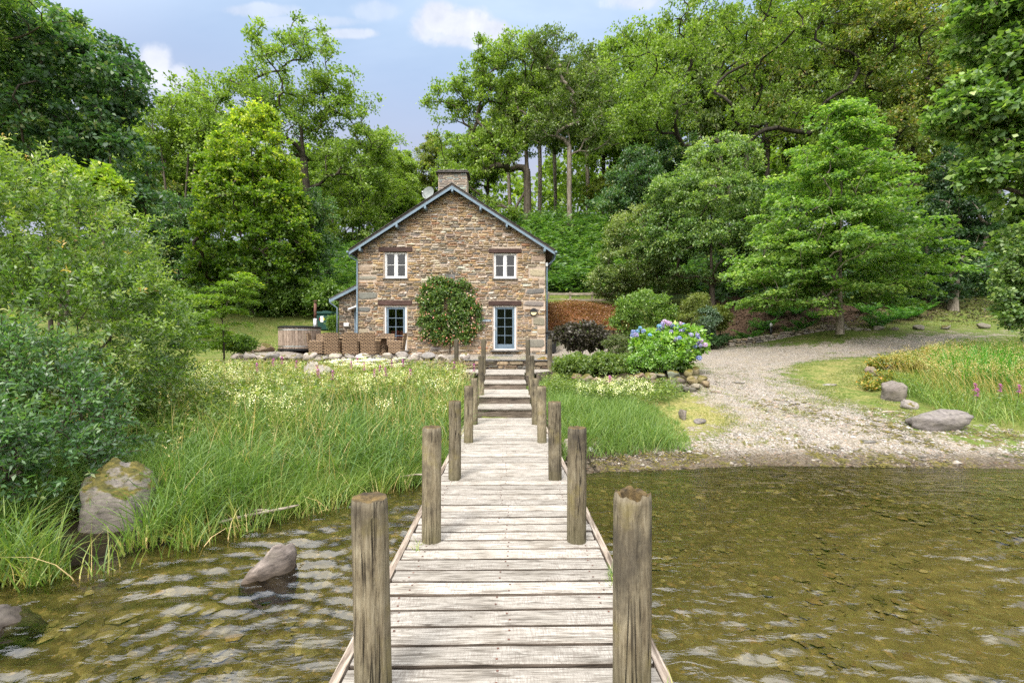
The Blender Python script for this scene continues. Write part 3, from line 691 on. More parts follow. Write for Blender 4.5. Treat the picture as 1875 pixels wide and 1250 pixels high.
def post_mesh(zb, zt, r0, seed, broken=False, lean=(0, 0)):
    r = np.random.default_rng(seed); k = 32; nz = 26
    V = []; F = []
    cr = [(r.uniform(0, 2 * pi), r.uniform(.010, .026), r.uniform(.0, .45), r.uniform(.55, 1.05), r.uniform(.06, .13)) for _ in range(4)]
    cr[0] = (r.uniform(-2.1, -1.1), r.uniform(.012, .02), -.2, 1.1, .075)    # a long check facing the lake
    low = [r.uniform(.96, 1.04) for _ in range(5)]
    zs = np.concatenate([np.linspace(zb, zt - .35, nz - 9), np.linspace(zt - .33, zt, 9)])
    for i, z in enumerate(zs):
        t = (z - zb) / (zt - zb)
        for j in range(k):
            a = 2 * pi * j / k
            rr = r0 * (1.03 - .06 * t) * (1 + .025 * sin(2 * a + low[0] * 9) + .015 * sin(3 * a + z * 2 + low[1] * 7) + .008 * sin(5 * a + z * 5 + low[2] * 20))
            tt = (z - zt + 1.1) / 1.1
            for (ca, dp, t0, t1, wd) in cr:
                da = (a - ca - .12 * sin(z * 3) + pi) % (2 * pi) - pi
                if t0 < tt < t1 and abs(da) < wd * 1.8: rr -= dp * max(0, 1 - abs(da) / (wd * 1.8))
            zz = z
            if i == nz - 1:
                rr *= .955
                if broken: zz = zt - max(0, .010 + .008 * sin(a * 3 + .6) + .007 * sin(a * 7) + .005 * sin(a * 12)) * 1.0
                else: zz = zt - .006 * abs(sin(a * 4 + seed))
            if i == nz - 2 and not broken: rr *= .995
            V.append((rr * cos(a) + lean[0] * (z - zb), rr * sin(a) + lean[1] * (z - zb), zz))
    for i in range(nz - 1):
        for j in range(k): F.append((i * k + j, i * k + (j + 1) % k, (i + 1) * k + (j + 1) % k, (i + 1) * k + j))
    side = len(F); b = (nz - 1) * k
    # top: inner rings, rough end grain; the broken one is hollow with a splintered rim
    rings = [(.80, -.004), (.5, -.01), (.2, -.014)] if not broken else [(.82, -.006), (.70, -.10), (.45, -.15), (.2, -.16)]
    prev = b
    for f_, dz in rings:
        st = len(V)
        for j in range(k):
            x0_, y0_, z0_ = V[b + j]
            lx, ly = lean[0] * (zt - zb), lean[1] * (zt - zb)
            V.append(((x0_ - lx) * f_ + lx, (y0_ - ly) * f_ + ly, (z0_ if broken and f_ > .7 else zt) + dz + r.uniform(-.004, .004) * (3 if broken else 1)))
        for j in range(k): F.append((prev + j, prev + (j + 1) % k, st + (j + 1) % k, st + j))
        prev = st
    F.append(tuple(prev + j for j in range(k)))
    me = bpy.data.meshes.new('post'); me.from_pydata(V, [], F); me.materials.append(M['post']); me.materials.append(M['posttop'])
    me.polygons.foreach_set('material_index', [0] * side + [1] * (len(F) - side))
    me.polygons.foreach_set('use_smooth', [True] * side + [False] * (len(F) - side)); me.update(); return me
#        px, py base, deck z, top z, radius, broken
posts = [(-1, 1.93, 1.325, .083, False, (-.016, .0)), (1, 1.93, 1.322, .081, True, (.004, 0))]
PX = [(683, 1157, 1.95), (790, 1056, 3.47), (832.5, 1016, 5.06), (858, 992, 6.94), (868.5, 980, 8.5)]
TOPZ = [(1.30, 1.322), (1.322, 1.318), (1.32, 1.315), (1.318, 1.313), (1.318, 1.318)]
LEAN = [(-.02, -.002), (.003, 0), (.003, .004), (.006, .002), (.002, .004), (-.006, 0), (.006, .002), (-.004, 0), (.004, .003), (0, .002)]
for i, (pl, pr, Y_p) in enumerate(PX):
    for q, p_ in enumerate((pl, pr)):
        X_p = (p_ - CX) / FPX * Y_p; r0 = [.080, .076, .072, .070, .066][i] * rnd.uniform(.97, 1.03)
        ln = LEAN[i * 2 + q]
        me = post_mesh(-.95 if i < 3 else -.3, TOPZ[i][q], r0, 10 + i * 2 + q, broken=(i == 0 and q == 1), lean=ln)
        hh = 1.3 + (.95 if i < 3 else .3)
        link('post', me, jetty, (X_p - jetty.location.x - ln[0] * hh * .7, Y_p - 4, 0), label=None) if False else link('post', me, jetty, (X_p - jetty.location.x - ln[0] * hh * .7, Y_p - 4, 0))

steps = thing('wooden_steps', 'wooden sleeper steps rising from the jetty to a small landing below the terrace', 'steps', (jx(11), 11, 0))
def wbox(name, x0, x1, y0, y1, z0, z1, mat, par, bev=.008):
    m = MB(); c = ((x0 + x1) / 2, (y0 + y1) / 2, (z0 + z1) / 2)
    m.box((0, 0, 0), (x1 - x0, y1 - y0, z1 - z0), bev)
    me = bpy.data.meshes.new(name); me.from_pydata(m.v, [], m.f); me.materials.append(mat); me.update()
    o = org(par); return link(name, me, par, (c[0] - o.x, c[1] - o.y, c[2] - o.z), (0, 0, rnd.uniform(-.004, .004)))
levels = [(9.40, 10.10, .45, .63, .57), (10.10, 11.60, .63, .80, .57), (11.60, 12.60, .80, .966, .55), (12.60, 13.35, .966, 1.13, .55)]
for (ya, yb, za, zb_, hw) in levels:
    c = jx(ya) - .01
    wbox('riser', c - hw, c + hw, ya, ya + .07, za - .03, zb_ - .036, M['riser'], steps, .012)
    yy = ya - .03
    while yy < yb - .05:
        wbox('tread', c - hw, c + hw, yy, min(yy + .14, yb), zb_ - .034, zb_ + rnd.uniform(-.002, .002), M['deck'], steps, .005); yy += .152
yy = 13.37
while yy < 14.85:
    f = min(1, (yy - 13.2) / .9) ** .5
    wbox('tread', jx(14) - .55 - .95 * f, jx(14) + .55 + .85 * f, yy, yy + .14, 1.096, 1.13, M['deck'], steps, .005); yy += .152
# short upright logs holding the flared sides of the landing
for s in (-1, 1):
    for t in np.linspace(0, 1, 7):
        f = t ** .5; x = jx(14) + s * (.62 + .90 * f); yv = 12.9 + 1.9 * t
        m = MB(); m.tube([(x, yv, .3), (x, yv, 1.07 + rnd.uniform(-.02, .03))], .075, 10); m.build('log', M['riser'], steps)
for (p_, pb, zt, Y_p, r0) in [(881, 723, 1.70, 10.32, .066), (973, 723, 1.695, 10.35, .066), (885, 681, 2.105, 13.2, .068), (966.5, 682, 2.10, 13.25, .068), (835.5, 668, 2.115, 14.72, .074), (1007, 676, 2.11, 14.7, .076)]:
    me = post_mesh(.2, zt, r0, int(p_), lean=(rnd.uniform(-.006, .006), .003))
    link('post', me, steps, ((p_ - CX) / FPX * Y_p - steps.location.x, Y_p - 11, 0))

# ---------------------------------------------------------------- cottage
HY = 20.8; xc = -2.70; GZ0 = 1.40
house = thing('stone_cottage', 'two storey rubble stone cottage with gable end facing the jetty and pale blue bargeboards', 'cottage', (xc, HY, 1.5))
def hx(p): return (p - CX) / FPX * HY
def hz(p): return CAMZ - (p - HOR) / FPX * HY
XL, XR = hx(655), hx(998.5)
def zr(x): return 9.16 - abs(x - xc) * .645
def wtop(x): return zr(x) - .13
UP = [(hx(704), hx(745), hz(509.5), hz(461)), (hx(904), hx(945.5), hz(510), hz(463))]
LO = [(hx(704), hx(744.5), hz(641), hz(560)), (hx(903.5), hx(945), hz(640.5), hz(560))]
HOLES = UP + LO
# wall body: a mortar face with real openings
m = MB()
xs = sorted(set([XL, XR] + [v for h_ in HOLES for v in h_[:2]])); zs = sorted(set([GZ0 - .3] + [v for h_ in HOLES for v in h_[2:]]))
ztop = min(wtop(XL), wtop(XR)); zs.append(ztop)
def inhole(x, z): return any(a < x < b and c < z < d for a, b, c, d in HOLES)
for a, b in zip(xs[:-1], xs[1:]):
    for c, d in zip(zs[:-1], zs[1:]):
        if not inhole((a + b) / 2, (c + d) / 2):
            m.add([(a, HY, c), (b, HY, c), (b, HY, d), (a, HY, d)], [(0, 1, 2, 3)])
m.add([(XL, HY, ztop), (XR, HY, ztop), (XR, HY, wtop(XR)), (xc, HY, wtop(xc)), (XL, HY, wtop(XL))], [(0, 1, 2, 3, 4)])
for (a, b, c, d) in HOLES:
    D_ = .32
    m.add([(a, HY, c), (a, HY + D_, c), (a, HY + D_, d), (a, HY, d)], [(0, 1, 2, 3)])
    m.add([(b, HY, c), (b, HY + D_, c), (b, HY + D_, d), (b, HY, d)], [(0, 1, 2, 3)])
    m.add([(a, HY, d), (b, HY, d), (b, HY + D_, d), (a, HY + D_, d)], [(0, 1, 2, 3)])
    m.add([(a, HY, c), (b, HY, c), (b, HY + D_, c), (a, HY + D_, c)], [(0, 1, 2, 3)])
YB = HY + 9
for x in (XL, XR): m.add([(x, HY, GZ0 - .3), (x, YB, GZ0 - .3), (x, YB, wtop(x)), (x, HY, wtop(x))], [(0, 1, 2, 3)])
m.add([(XL, YB, GZ0 - .3), (XR, YB, GZ0 - .3), (XR, YB, wtop(XR)), (xc, YB, wtop(xc)), (XL, YB, wtop(XL))], [(0, 1, 2, 3, 4)])
m.build('wall', M['mortar'], house)
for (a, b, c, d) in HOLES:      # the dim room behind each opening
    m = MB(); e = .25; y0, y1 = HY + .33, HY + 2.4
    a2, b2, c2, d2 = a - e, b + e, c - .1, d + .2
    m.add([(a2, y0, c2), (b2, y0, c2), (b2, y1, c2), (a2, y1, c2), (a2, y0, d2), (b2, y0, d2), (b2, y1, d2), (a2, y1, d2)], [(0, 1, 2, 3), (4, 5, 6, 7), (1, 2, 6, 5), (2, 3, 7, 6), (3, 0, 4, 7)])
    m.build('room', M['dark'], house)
LIN = [(hx(694), hx(755), hz(461.2), hz(453)), (hx(895), hx(955), hz(463.2), hz(455.5)), (hx(692.5), hx(754.5), hz(559), hz(550)), (hx(894.5), hx(954.5), hz(559.5), hz(551))]
PLQ = (hx(816), hx(833), hz(511), hz(502))
keep = [(a - .03, b + .03, c - .07, d + .02) for a, b, c, d in HOLES] + [(a, b, c, d + .02) for a, b, c, d in LIN] + [PLQ]
# big corner stones
quo = []
for side, plist in ((0, [(487, 497, 26), (505, 512, 34), (535, 548, 36), (562, 571, 24), (601, 615, 20)]), (1, [(468, 478, 25), (492, 507, 30), (528, 538, 36), (551, 561, 40), (580, 597, 24), (620, 636, 34), (510, 522, 11), (600, 612, 14)])):
    for (t, b_, w) in plist:
        z0_, z1_ = hz(b_), hz(t); w_ = w / 40.05
        q = (XL, XL + w_, z0_, z1_) if side == 0 else (XR - w_, XR, z0_, z1_)
        quo.append((*q, .035, stone_palette('quoin')))
keepq = keep + [(q[0] - .01, q[1] + .01, q[2] - .01, q[3] + .01) for q in quo]
sp = courses(lambda z: max(XL, xc - (9.03 - z) / .645), lambda z: min(XR, xc + (9.03 - z) / .645), GZ0 + .02, 8.98, keepq)
build_stones(sp + quo, house, HY, M['stone'], 300)
for (a, b, c, d) in LIN:
    wbox('lintel', a, b, HY - .06, HY + .2, c, d, M['lintel'], house, .015)
wbox('date_stone', PLQ[0], PLQ[1], HY - .035, HY + .05, PLQ[2], PLQ[3], M['slab'], house, .01)

def casement(a, b, c, d):
    """white two-leaf casement, two panes to a leaf"""
    y = HY + .06; m = MB(); t = .065
    for (x0, x1, z0, z1, dy) in [(a, b, c, c + .075, -.01), (a, b, d - t, d, 0), (a, a + t, c + .075, d - t, 0), (b - t, b, c + .075, d - t, 0), ((a + b) / 2 - .05, (a + b) / 2 + .05, c + .075, d - t, 0)]:
        m.box(((x0 + x1) / 2, y + .03 + dy, (z0 + z1) / 2), (x1 - x0 - .002, .07, z1 - z0 - .002), .008)
    w = m.build('window', M['white'], house)
    mid = (a + b) / 2; zm = (c + d) / 2 + .01
    for (x0, x1) in ((a + t, mid - .05), (mid + .05, b - t)):
        m = MB(); q = .035
        for (u0, u1, v0, v1) in [(x0, x1, c + .077, c + .077 + q), (x0, x1, d - t - q, d - t - .002), (x0, x0 + q, c + .077 + q, d - t - q), (x1 - q, x1, c + .077 + q, d - t - q), (x0 + q, x1 - q, zm - .011, zm + .011)]:
            m.box(((u0 + u1) / 2, y + .045, (v0 + v1) / 2), (u1 - u0 - .002, .05, v1 - v0), .005)
        m.build('sash', M['white'], w)
        for (v0, v1) in ((c + .1, zm), (zm, d - t)):
            m = MB(); m.add([(x0 + .01, y + .055, v0), (x1 - .01, y + .055, v0), (x1 - .01, y + .055, v1), (x0 + .01, y + .055, v1)], [(0, 1, 2, 3)]); m.build('pane', M['glass'], w)
    m = MB(); m.box(((a + b) / 2, HY - .02, c - .028), (b - a + .14, .17, .05), .008); m.build('sill', M['slab'], w)
M['blindm'] = principled('grey_blind', (0.10, 0.125, 0.15), 0.9)
for h_ in UP: casement(*h_)
def glazed(name, a, b, c, d, handle):
    y = HY + .08; t = .07; m = MB()
    for (x0, x1, z0, z1) in [(a, b, d - t * .7, d), (a, a + t, c, d - t * .7), (b - t, b, c, d - t * .7), (a + t, b - t, c, c + .05)]:
        m.box(((x0 + x1) / 2, y, (z0 + z1) / 2), (x1 - x0 - .002, .09, z1 - z0 - .002), .006)
    root = m.build('door' if handle else 'window', M['white'], house)
    a2, b2, c2, d2 = a + t, b - t, c + .05, d - t * .7; st = .105; br = .21
    m = MB()
    for (x0, x1, z0, z1) in [(a2, a2 + st, c2, d2), (b2 - st, b2, c2, d2), (a2 + st, b2 - st, d2 - .1, d2), (a2 + st, b2 - st, c2, c2 + br)]:
        m.box(((x0 + x1) / 2, y + .01, (z0 + z1) / 2), (x1 - x0 - .002, .055, z1 - z0 - .002), .008)
    m.build('frame', M['blue'], root)
    x0, x1, z0, z1 = a2 + st, b2 - st, c2 + br, d2 - .1; mid = (x0 + x1) / 2; m = MB()
    m.box((mid, y + .006, (z0 + z1) / 2), (.028, .045, z1 - z0), .004)
    for i in range(1, 4):
        zz = z0 + (z1 - z0) * i / 4; m.box((mid, y + .003, zz), (x1 - x0, .04, .028), .004)
    m.build('glazing_bar', M['blue'], root)
    for i in range(4):
        for (u0, u1) in ((x0, mid), (mid, x1)):
            v0, v1 = z0 + (z1 - z0) * i / 4, z0 + (z1 - z0) * (i + 1) / 4
            m = MB(); m.add([(u0, y + .02, v0), (u1, y + .02, v0), (u1, y + .02, v1), (u0, y + .02, v1)], [(0, 1, 2, 3)]); m.build('pane', M['glass'], root)
    m = MB(); m.box(((a + b) / 2, HY - .08, c - .045), (b - a + .26, .3, .07), .012); m.build('sill', M['slab'], root)
    if handle:
        m = MB(); zz = c + .96; m.tube([(a2 + .05, y - .02, zz), (a2 + .05, y - .07, zz), (a2 - .07, y - .07, zz)], .011, 8); m.box((a2 + .05, y - .022, zz), (.04, .012, .17), .004); m.build('handle', M['metal'], root)
    return root
glazed('window', *LO[0], False); glazed('door', *LO[1], True)

# roof
for s in (-1, 1):
    xe = xc + s * 4.62
    m = MB(); m.prism([(xc, zr(xc) - .02), (xe, zr(xe) - .02), (xe, zr(xe) - .09), (xc, zr(xc) - .09)], HY - .40, YB + .35)
    rf = m.build('roof', M['slate'], house)
    m = MB(); L_ = math.hypot(4.62, 4.62 * .645); nrow = 26; ang_ = math.atan(.645)
    for i in range(nrow):
        d = (i + .5) / nrow * L_; yy = HY - .44
        while yy < YB + .3:
            w = rnd.uniform(.2, .38)
            cxx = xc + s * d * cos(ang_); czz = zr(xc) - d * sin(ang_) + .012
            m.box((cxx, yy + w / 2, czz), (L_ / nrow * 1.25, w - .008, .016 + rnd.uniform(0, .008)), 0, Matrix.Rotation(s * (ang_ - .035), 3, 'Y')); yy += w
    m.build('roof_slates', M['slate'], rf, kind='stuff')
    # bargeboard, in two lengths per slope
    z_off = .10; m = MB()
    m.prism([(xc, zr(xc) - z_off), (xe, zr(xe) - z_off), (xe, zr(xe) - z_off - .115), (xc, zr(xc) - z_off - .13)], HY - .395, HY - .36)
    m.build('bargeboard', M['pale_blue'], house)
    m = MB(); m.prism([(xc, zr(xc) - .092), (xe, zr(xe) - .092), (xe, zr(xe) - .11), (xc, zr(xc) - .11)], HY - .355, HY - .002); m.build('soffit', M['black'], house)
for p_ in (779, 727, 660, 828.5, 880, 928, 997):
    x = (p_ - CX) / 40.6; wbox('purlin_end', x - .045, x + .045, HY - .40, HY - .02, zr(x) - .36, zr(x) - .22, M['pale_blue'], house, .006)
yy = HY - .42
while yy < YB + .3:
    m = MB(); w = .44; m.prism([(xc - .17, zr(xc) - .11), (xc, zr(xc) + .045), (xc + .17, zr(xc) - .11), (xc, zr(xc) - .0)], yy, yy + w - .008); m.build('ridge_tile', M['slate'], house); yy += w
# chimney
cy0 = 22.0; sc_ = FPX / cy0
cxl, cxr = (802.5 - CX) / sc_, (854.5 - CX) / sc_; czt = CAMZ + (630 - 317) / sc_
m = MB(); m.box(((cxl + cxr) / 2, cy0 + .45, (7.9 + czt) / 2), (cxr - cxl, .9, czt - 7.9), 0)
chim = m.build('chimney', M['mortar'], house)
sp = courses(lambda z: cxl, lambda z: cxr, 8.35, czt, [], 'chim', .05, .13, .2, .6, .01, (.01, .03))
for s_ in sp:
    m = MB(); face_stone(m, *s_[:4], cy0, s_[4], s_[5]); m.build('stone', M['stone'], chim)
m = MB(); m.box(((cxl + cxr) / 2, cy0 + .45, czt + .02), (cxr - cxl + .24, 1.16, .045), .01)
r_ = MB(); 
for i in range(12):
    x = cxl - .03 + (cxr - cxl + .06) * (i + .5) / 12; m.box((x, cy0 + .05, czt + .10), (.135, .24, rnd.uniform(.09, .13)), .03, None, .012)
m.box(((cxl + cxr) / 2, cy0 + .5, czt + .1), (cxr - cxl + .05, .9, .10), .03)
m.build('chimney_cap', M['slate'], chim)
m = MB(); m.tube([((cxl + cxr) / 2 - .12, cy0 + .45, czt + .1), ((cxl + cxr) / 2 - .12, cy0 + .45, czt + .26)], [.14, .12], 14); m.box(((cxl + cxr) / 2 - .12, cy0 + .45, czt + .285), (.36, .3, .03), .008); m.build('chimney_pot', M['black'], chim)
# gutters and downpipes
def pipe(name, pts, r, mat, par, k=10): m = MB(); m.tube(pts, r, k); return m.build(name, mat, par, smooth=True)
gl_ = xc - 4.68; gr_ = xc + 4.68
for xg in (gl_, gr_): pipe('gutter', [(xg, HY - .42, zr(xg) - .06), (xg, YB, zr(xg) - .06)], .055, M['pale_blue'], house)
zg = zr(gl_) - .08
pipe('downpipe', [(gl_ + .02, HY - .25, zg), (gl_ + .02, HY - .22, zg - .14), (XL - .0, HY - .09, zg - .32), (XL - .0, HY - .09, 1.62), (XL - .02, HY - .16, 1.54)], .036, M['pale_blue'], house)
pipe('downpipe', [(gr_ - .02, HY + .10, zg), (gr_ - .02, HY + .10, zg - .22), (XR + .09, HY + .14, zg - .5), (XR + .09, HY + .14, 1.5)], .036, M['pale_blue'], house)
wbox('alarm_box', XR + .02, XR + .12, HY + .05, HY + .18, hz(487), hz(480), M['white'], house, .01)

# lean-to at the lake-facing corner
lean = thing('lean_to', 'low stone lean-to with slate roof against the side of the cottage', 'outbuilding', (-7.8, 21.7, 1.5))
ly = 21.7; ls = FPX / ly
def lx(p): return (p - CX) / ls
def lz(p): return CAMZ - (p - HOR) / ls
lxl, lxr = lx(620.5), XL - .01
def lroof(x): return lz(546) + (x - lx(609)) * (lz(522) - lz(546)) / (lx(656) - lx(609))
m = MB(); m.prism([(lxl, 1.2), (lxr, 1.2), (lxr, lroof(lxr) - .1), (lxl, lroof(lxl) - .1)], ly, ly + 4); m.build('wall', M['mortar'], lean)
sp = courses(lambda z: lxl if z < lroof(lxl) - .12 else lxl + (z - lroof(lxl) + .12) / .5, lambda z: lxr, 1.5, lroof(lxr) - .12, [(lx(648.5), lxr + .1, 1.2, lz(563))], 'lean', .05, .13, .1, .34)
build_stones(sp, lean, ly, M['stone'], 120)
xe = lx(608)
m = MB(); m.prism([(xe, lroof(xe)), (lxr, lroof(lxr)), (lxr, lroof(lxr) - .06), (xe, lroof(xe) - .06)], ly - .3, ly + 4.2); m.build('roof', M['slate'], lean)
m = MB(); m.prism([(xe, lroof(xe) - .065), (lxr, lroof(lxr) - .065), (lxr, lroof(lxr) - .21), (xe, lroof(xe) - .21)], ly - .29, ly - .26); m.build('bargeboard', M['pale_blue'], lean)
pipe('downpipe', [(xe - .03, ly - .2, lroof(xe) - .03), (xe - .03, ly - .2, lroof(xe) - .2), (lxl - .04, ly - .12, lroof(xe) - .45), (lxl - .04, ly - .12, 1.6)], .034, M['pale_blue'], lean)
wbox('door', lx(649), lxr - .02, ly - .03, ly + .03, 1.55, lz(563), M['blue'], lean, .01)
m = MB(); m.prism([(lx(643), lz(566)), (lxr, lz(557)), (lxr, lz(560)), (lx(643), lz(568.5))], ly - .45, ly - .02); m.build('porch_canopy', M['white'], lean)

def text_on(txt, size, loc, mat, par, name='lettering', ext=.002):
    def bake(o):
        bpy.context.view_layer.update(); me = bpy.data.meshes.new_from_object(o.evaluated_get(bpy.context.evaluated_depsgraph_get())); n_ = o.name; q = link('lettering', me, o.parent, o.location, o.rotation_euler); bpy.data.objects.remove(o); return q
    cu = bpy.data.curves.new(name, 'FONT'); cu.body = txt; cu.size = size; cu.align_x = 'CENTER'; cu.align_y = 'CENTER'; cu.extrude = ext; cu.materials.append(mat)
    o = bpy.data.objects.new(name, cu); col.objects.link(o); o.parent = par; o.location = loc; o.rotation_euler = (pi / 2, 0, 0); return bake(o)
sg = thing('house_sign', 'small blue name plate with white lettering beside the glazed door', 'sign', (hx(889), HY - .03, hz(587)))
m = MB(); m.box((hx(889), HY - .055, hz(587)), (.50, .02, .115), .01); m.build('plate', M['blue'], sg)
text_on('Waternook', .082, (0, -.036, -.004), M['white'], sg)
nt = thing('notice_plate', 'small white notice plate on the lean-to wall', 'sign', (lx(635), ly - .05, lz(594)))
m = MB(); m.box((lx(635), ly - .06, lz(594)), (.25, .02, .16), .006); m.build('plate', M['white'], nt)
lp = thing('wall_lamp', 'round black wall lamp with cream lower half near the cottage corner', 'lamp', (hx(977), HY, hz(571.5)))
def disc(m, c, r, y0, y1, a0=0, a1=2 * pi, k=24):
    pts = [(c[0] + r * cos(a0 + (a1 - a0) * i / k), c[1] + r * sin(a0 + (a1 - a0) * i / k)) for i in range(k + (0 if a1 - a0 >= 6.28 else 1))]
    m.prism(pts, y0, y1)
lc = (hx(977), hz(571.5))
m = MB(); disc(m, lc, .175, HY - .10, HY - .01); m.build('housing', M['black'], lp)
m = MB(); disc(m, lc, .172, HY - .15, HY - .102, 0, pi); m.build('hood', M['black'], lp)
m = MB(); disc(m, (lc[0], lc[1] - .004), .135, HY - .135, HY - .102, pi, 2 * pi); m.build('diffuser', M['cream'], lp)

# satellite dish on the roof edge
ds = thing('satellite_dish', 'grey satellite dish mounted on the roof beside the gable', 'satellite dish', tuple(P(784, 362, 21.9)))
V = []; F = []; k = 20; nr = 5; Rm = Matrix.Rotation(R(-12), 3, 'X') @ Matrix.Rotation(R(-28), 3, 'Z') @ Matrix.Rotation(R(20), 3, 'Y')
c0 = P(785, 354, 21.8)
for i in range(nr + 1):
    rr = .335 * i / nr
    for j_ in range(k):
        a = 2 * pi * j_ / k; v = Rm @ Vector((rr * cos(a) * 1.06, -(rr ** 2) * .55, rr * sin(a) * .92)); V.append(tuple(c0 + v))
for i in range(nr):
    for j_ in range(k): F.append((i * k + j_, i * k + (j_ + 1) % k, (i + 1) * k + (j_ + 1) % k, (i + 1) * k + j_))
m = MB(); m.add(V, F); m.build('reflector', M['dish'], ds, smooth=True)
m = MB(); m.tube([tuple(c0 + Rm @ Vector((0, 0, -.30))), tuple(c0 + Rm @ Vector((0, -.38, -.16)))], .012, 6); m.box(tuple(c0 + Rm @ Vector((0, -.40, -.13))), (.06, .08, .06), .01); m.build('feed_arm', M['metal'], ds)
m = MB(); m.tube([tuple(c0 + Vector((0, .05, 0))), tuple(c0 + Vector((.02, .12, -.45)))], .02, 6); m.build('mast', M['metal'], ds)

# ---------------------------------------------------------------- terrace furniture
wk = bpy.data.materials.new('wicker'); wk.use_nodes = True; g = G(wk.node_tree)
oc = g.n('ShaderNodeTexCoord').outputs['Object']
xyz = g.n('ShaderNodeSeparateXYZ', {0: oc}); hor_ = g.math('ADD', xyz.outputs[0], xyz.outputs[1])
v2_ = g.n('ShaderNodeCombineXYZ', {0: hor_, 1: xyz.outputs[2], 2: 0.0}).outputs[0]
bk = g.n('ShaderNodeTexBrick', {'Vector': v2_, 'Scale': 1.0, 'Color1': (0.56, 0.38, 0.22, 1), 'Color2': (0.38, 0.245, 0.135, 1), 'Mortar': (0.045, 0.026, 0.015, 1), 'Mortar Size': 0.018, 'Brick Width': 0.14, 'Row Height': 0.055})
b = g.n('ShaderNodeBsdfPrincipled', {'Base Color': g.mix(g.ramp(g.noise(9, oc, 4), [(0.35, 0.35), (0.6, 0.0)]), bk.outputs[0], (0.14, 0.09, 0.055, 1)), 'Roughness': 0.7, 'Normal': g.n('ShaderNodeBump', {'Strength': 1.0, 'Distance': 0.01, 'Height': bk.outputs[0]}).outputs[0]})
g.n('ShaderNodeOutputMaterial', {'Surface': b.outputs[0]}); M['wicker'] = wk
def slab_curved(m, pts_lo, pts_hi, thick, z0, z1, nz=5, bulge=0.0, flare=0.0):
    """upright woven panel along a plan curve"""
    n = len(pts_lo); V = []; F = []
    for s in (0, 1):
        for i in range(nz + 1):
            t = i / nz
            for j_, (x, y_) in enumerate(pts_lo):
                x2, y2 = pts_hi[j_]; x1 = x + (x2 - x) * t; y1 = y_ + (y2 - y_) * t
                V.append((x1, y1 + (thick if s else 0), z0 + (z1 - z0) * t + (bulge * (1 - (2 * j_ / (n - 1) - 1) ** 2) if i == nz else 0)))
    q = (nz + 1) * n
    for s in (0, 1):
        for i in range(nz):
            for j_ in range(n - 1): F.append((s * q + i * n + j_, s * q + i * n + j_ + 1, s * q + (i + 1) * n + j_ + 1, s * q + (i + 1) * n + j_))
    for j_ in range(n - 1): F.append((nz * n + j_, nz * n + j_ + 1, q + nz * n + j_ + 1, q + nz * n + j_)); F.append((j_, j_ + 1, q + j_ + 1, q + j_))
    for i in range(nz):
        for j_ in (0, n - 1): F.append((i * n + j_, (i + 1) * n + j_, q + (i + 1) * n + j_, q + i * n + j_))
    m.add(V, F)
def wicker_chair():
    """faces +Y; origin on the ground under its middle"""
    t = thing('wicker_chair', 'x', 'chair', (0, 0, 0), 'wicker chairs round the terrace table')
    xs_ = np.linspace(-.29, .29, 7)
    m = MB(); slab_curved(m, [(x * .92, -.27 - .03 * (1 - (x / .29) ** 2)) for x in xs_], [(x * 1.04, -.38 - .05 * (1 - (x / .29) ** 2)) for x in xs_], .055, .09, .93, 7, .02); m.build('backrest', M['wicker'], t)
    m = MB(); m.box((0, .02, .25), (.53, .50, .32), .03); m.build('seat', M['wicker'], t)
    for s in (-1, 1):
        m = MB(); m.box((s * .29, .0, .375), (.07, .54, .53), .028); m.build('arm', M['wicker'], t)
    for sx_ in (-1, 1):
        for sy_ in (-1, 1):
            m = MB(); m.tube([(sx_ * .25, sy_ * .22, 0), (sx_ * .25, sy_ * .22, .12)], .018, 8); m.build('leg', M['black'], t)
    return t
chair0 = wicker_chair()
chs = [(612, 18.2, 0, 'second woven chair along from the tub end, its back turned to the lake'), (645, 18.15, 3, 'woven chair with its back to the lake, standing below the downpipe corner'), (678, 18.2, -2, 'woven chair with back to the lake, nearest the round table leg'),
       (726, 18.7, 92, 'side-on woven armchair at the table end below the blue window'), (582, 18.3, -78, 'side-on woven armchair at the table end next to the hot tub'),
       (586, 19.9, 180, 'woven chair on the house side of the table, next to the tub flue'), (657, 19.95, 176, 'mostly hidden woven chair on the house side, middle of the table'), (707, 19.8, 184, 'woven chair on the house side, directly in front of the blue window')]
for i, (p_, Y_p, rz, lb) in enumerate(chs):
    o = chair0 if i == 0 else copy_tree(chair0)
    X_p = (p_ - CX) / FPX * Y_p; o.location = (X_p, Y_p, h1(X_p, Y_p)); o.rotation_euler = (0, 0, R(rz)); o['label'] = lb
tb = thing('terrace_table', 'long woven garden table with brown top among the wicker chairs', 'table', (-6.0, 19.05, h1(-6, 19.05)))
tz = h1(-6, 19.05)
m = MB(); m.box((-6.1, 19.05, tz + .725), (2.75, 1.0, .045), .012); m.build('tabletop', M['wicker'], tb)
for x in (-7.1, -5.35):
    m = MB(); m.tube([(x, 19.0, tz), (x, 19.0, tz + .7)], [.13, .11], 14); m.build('leg', M['wicker'], tb)

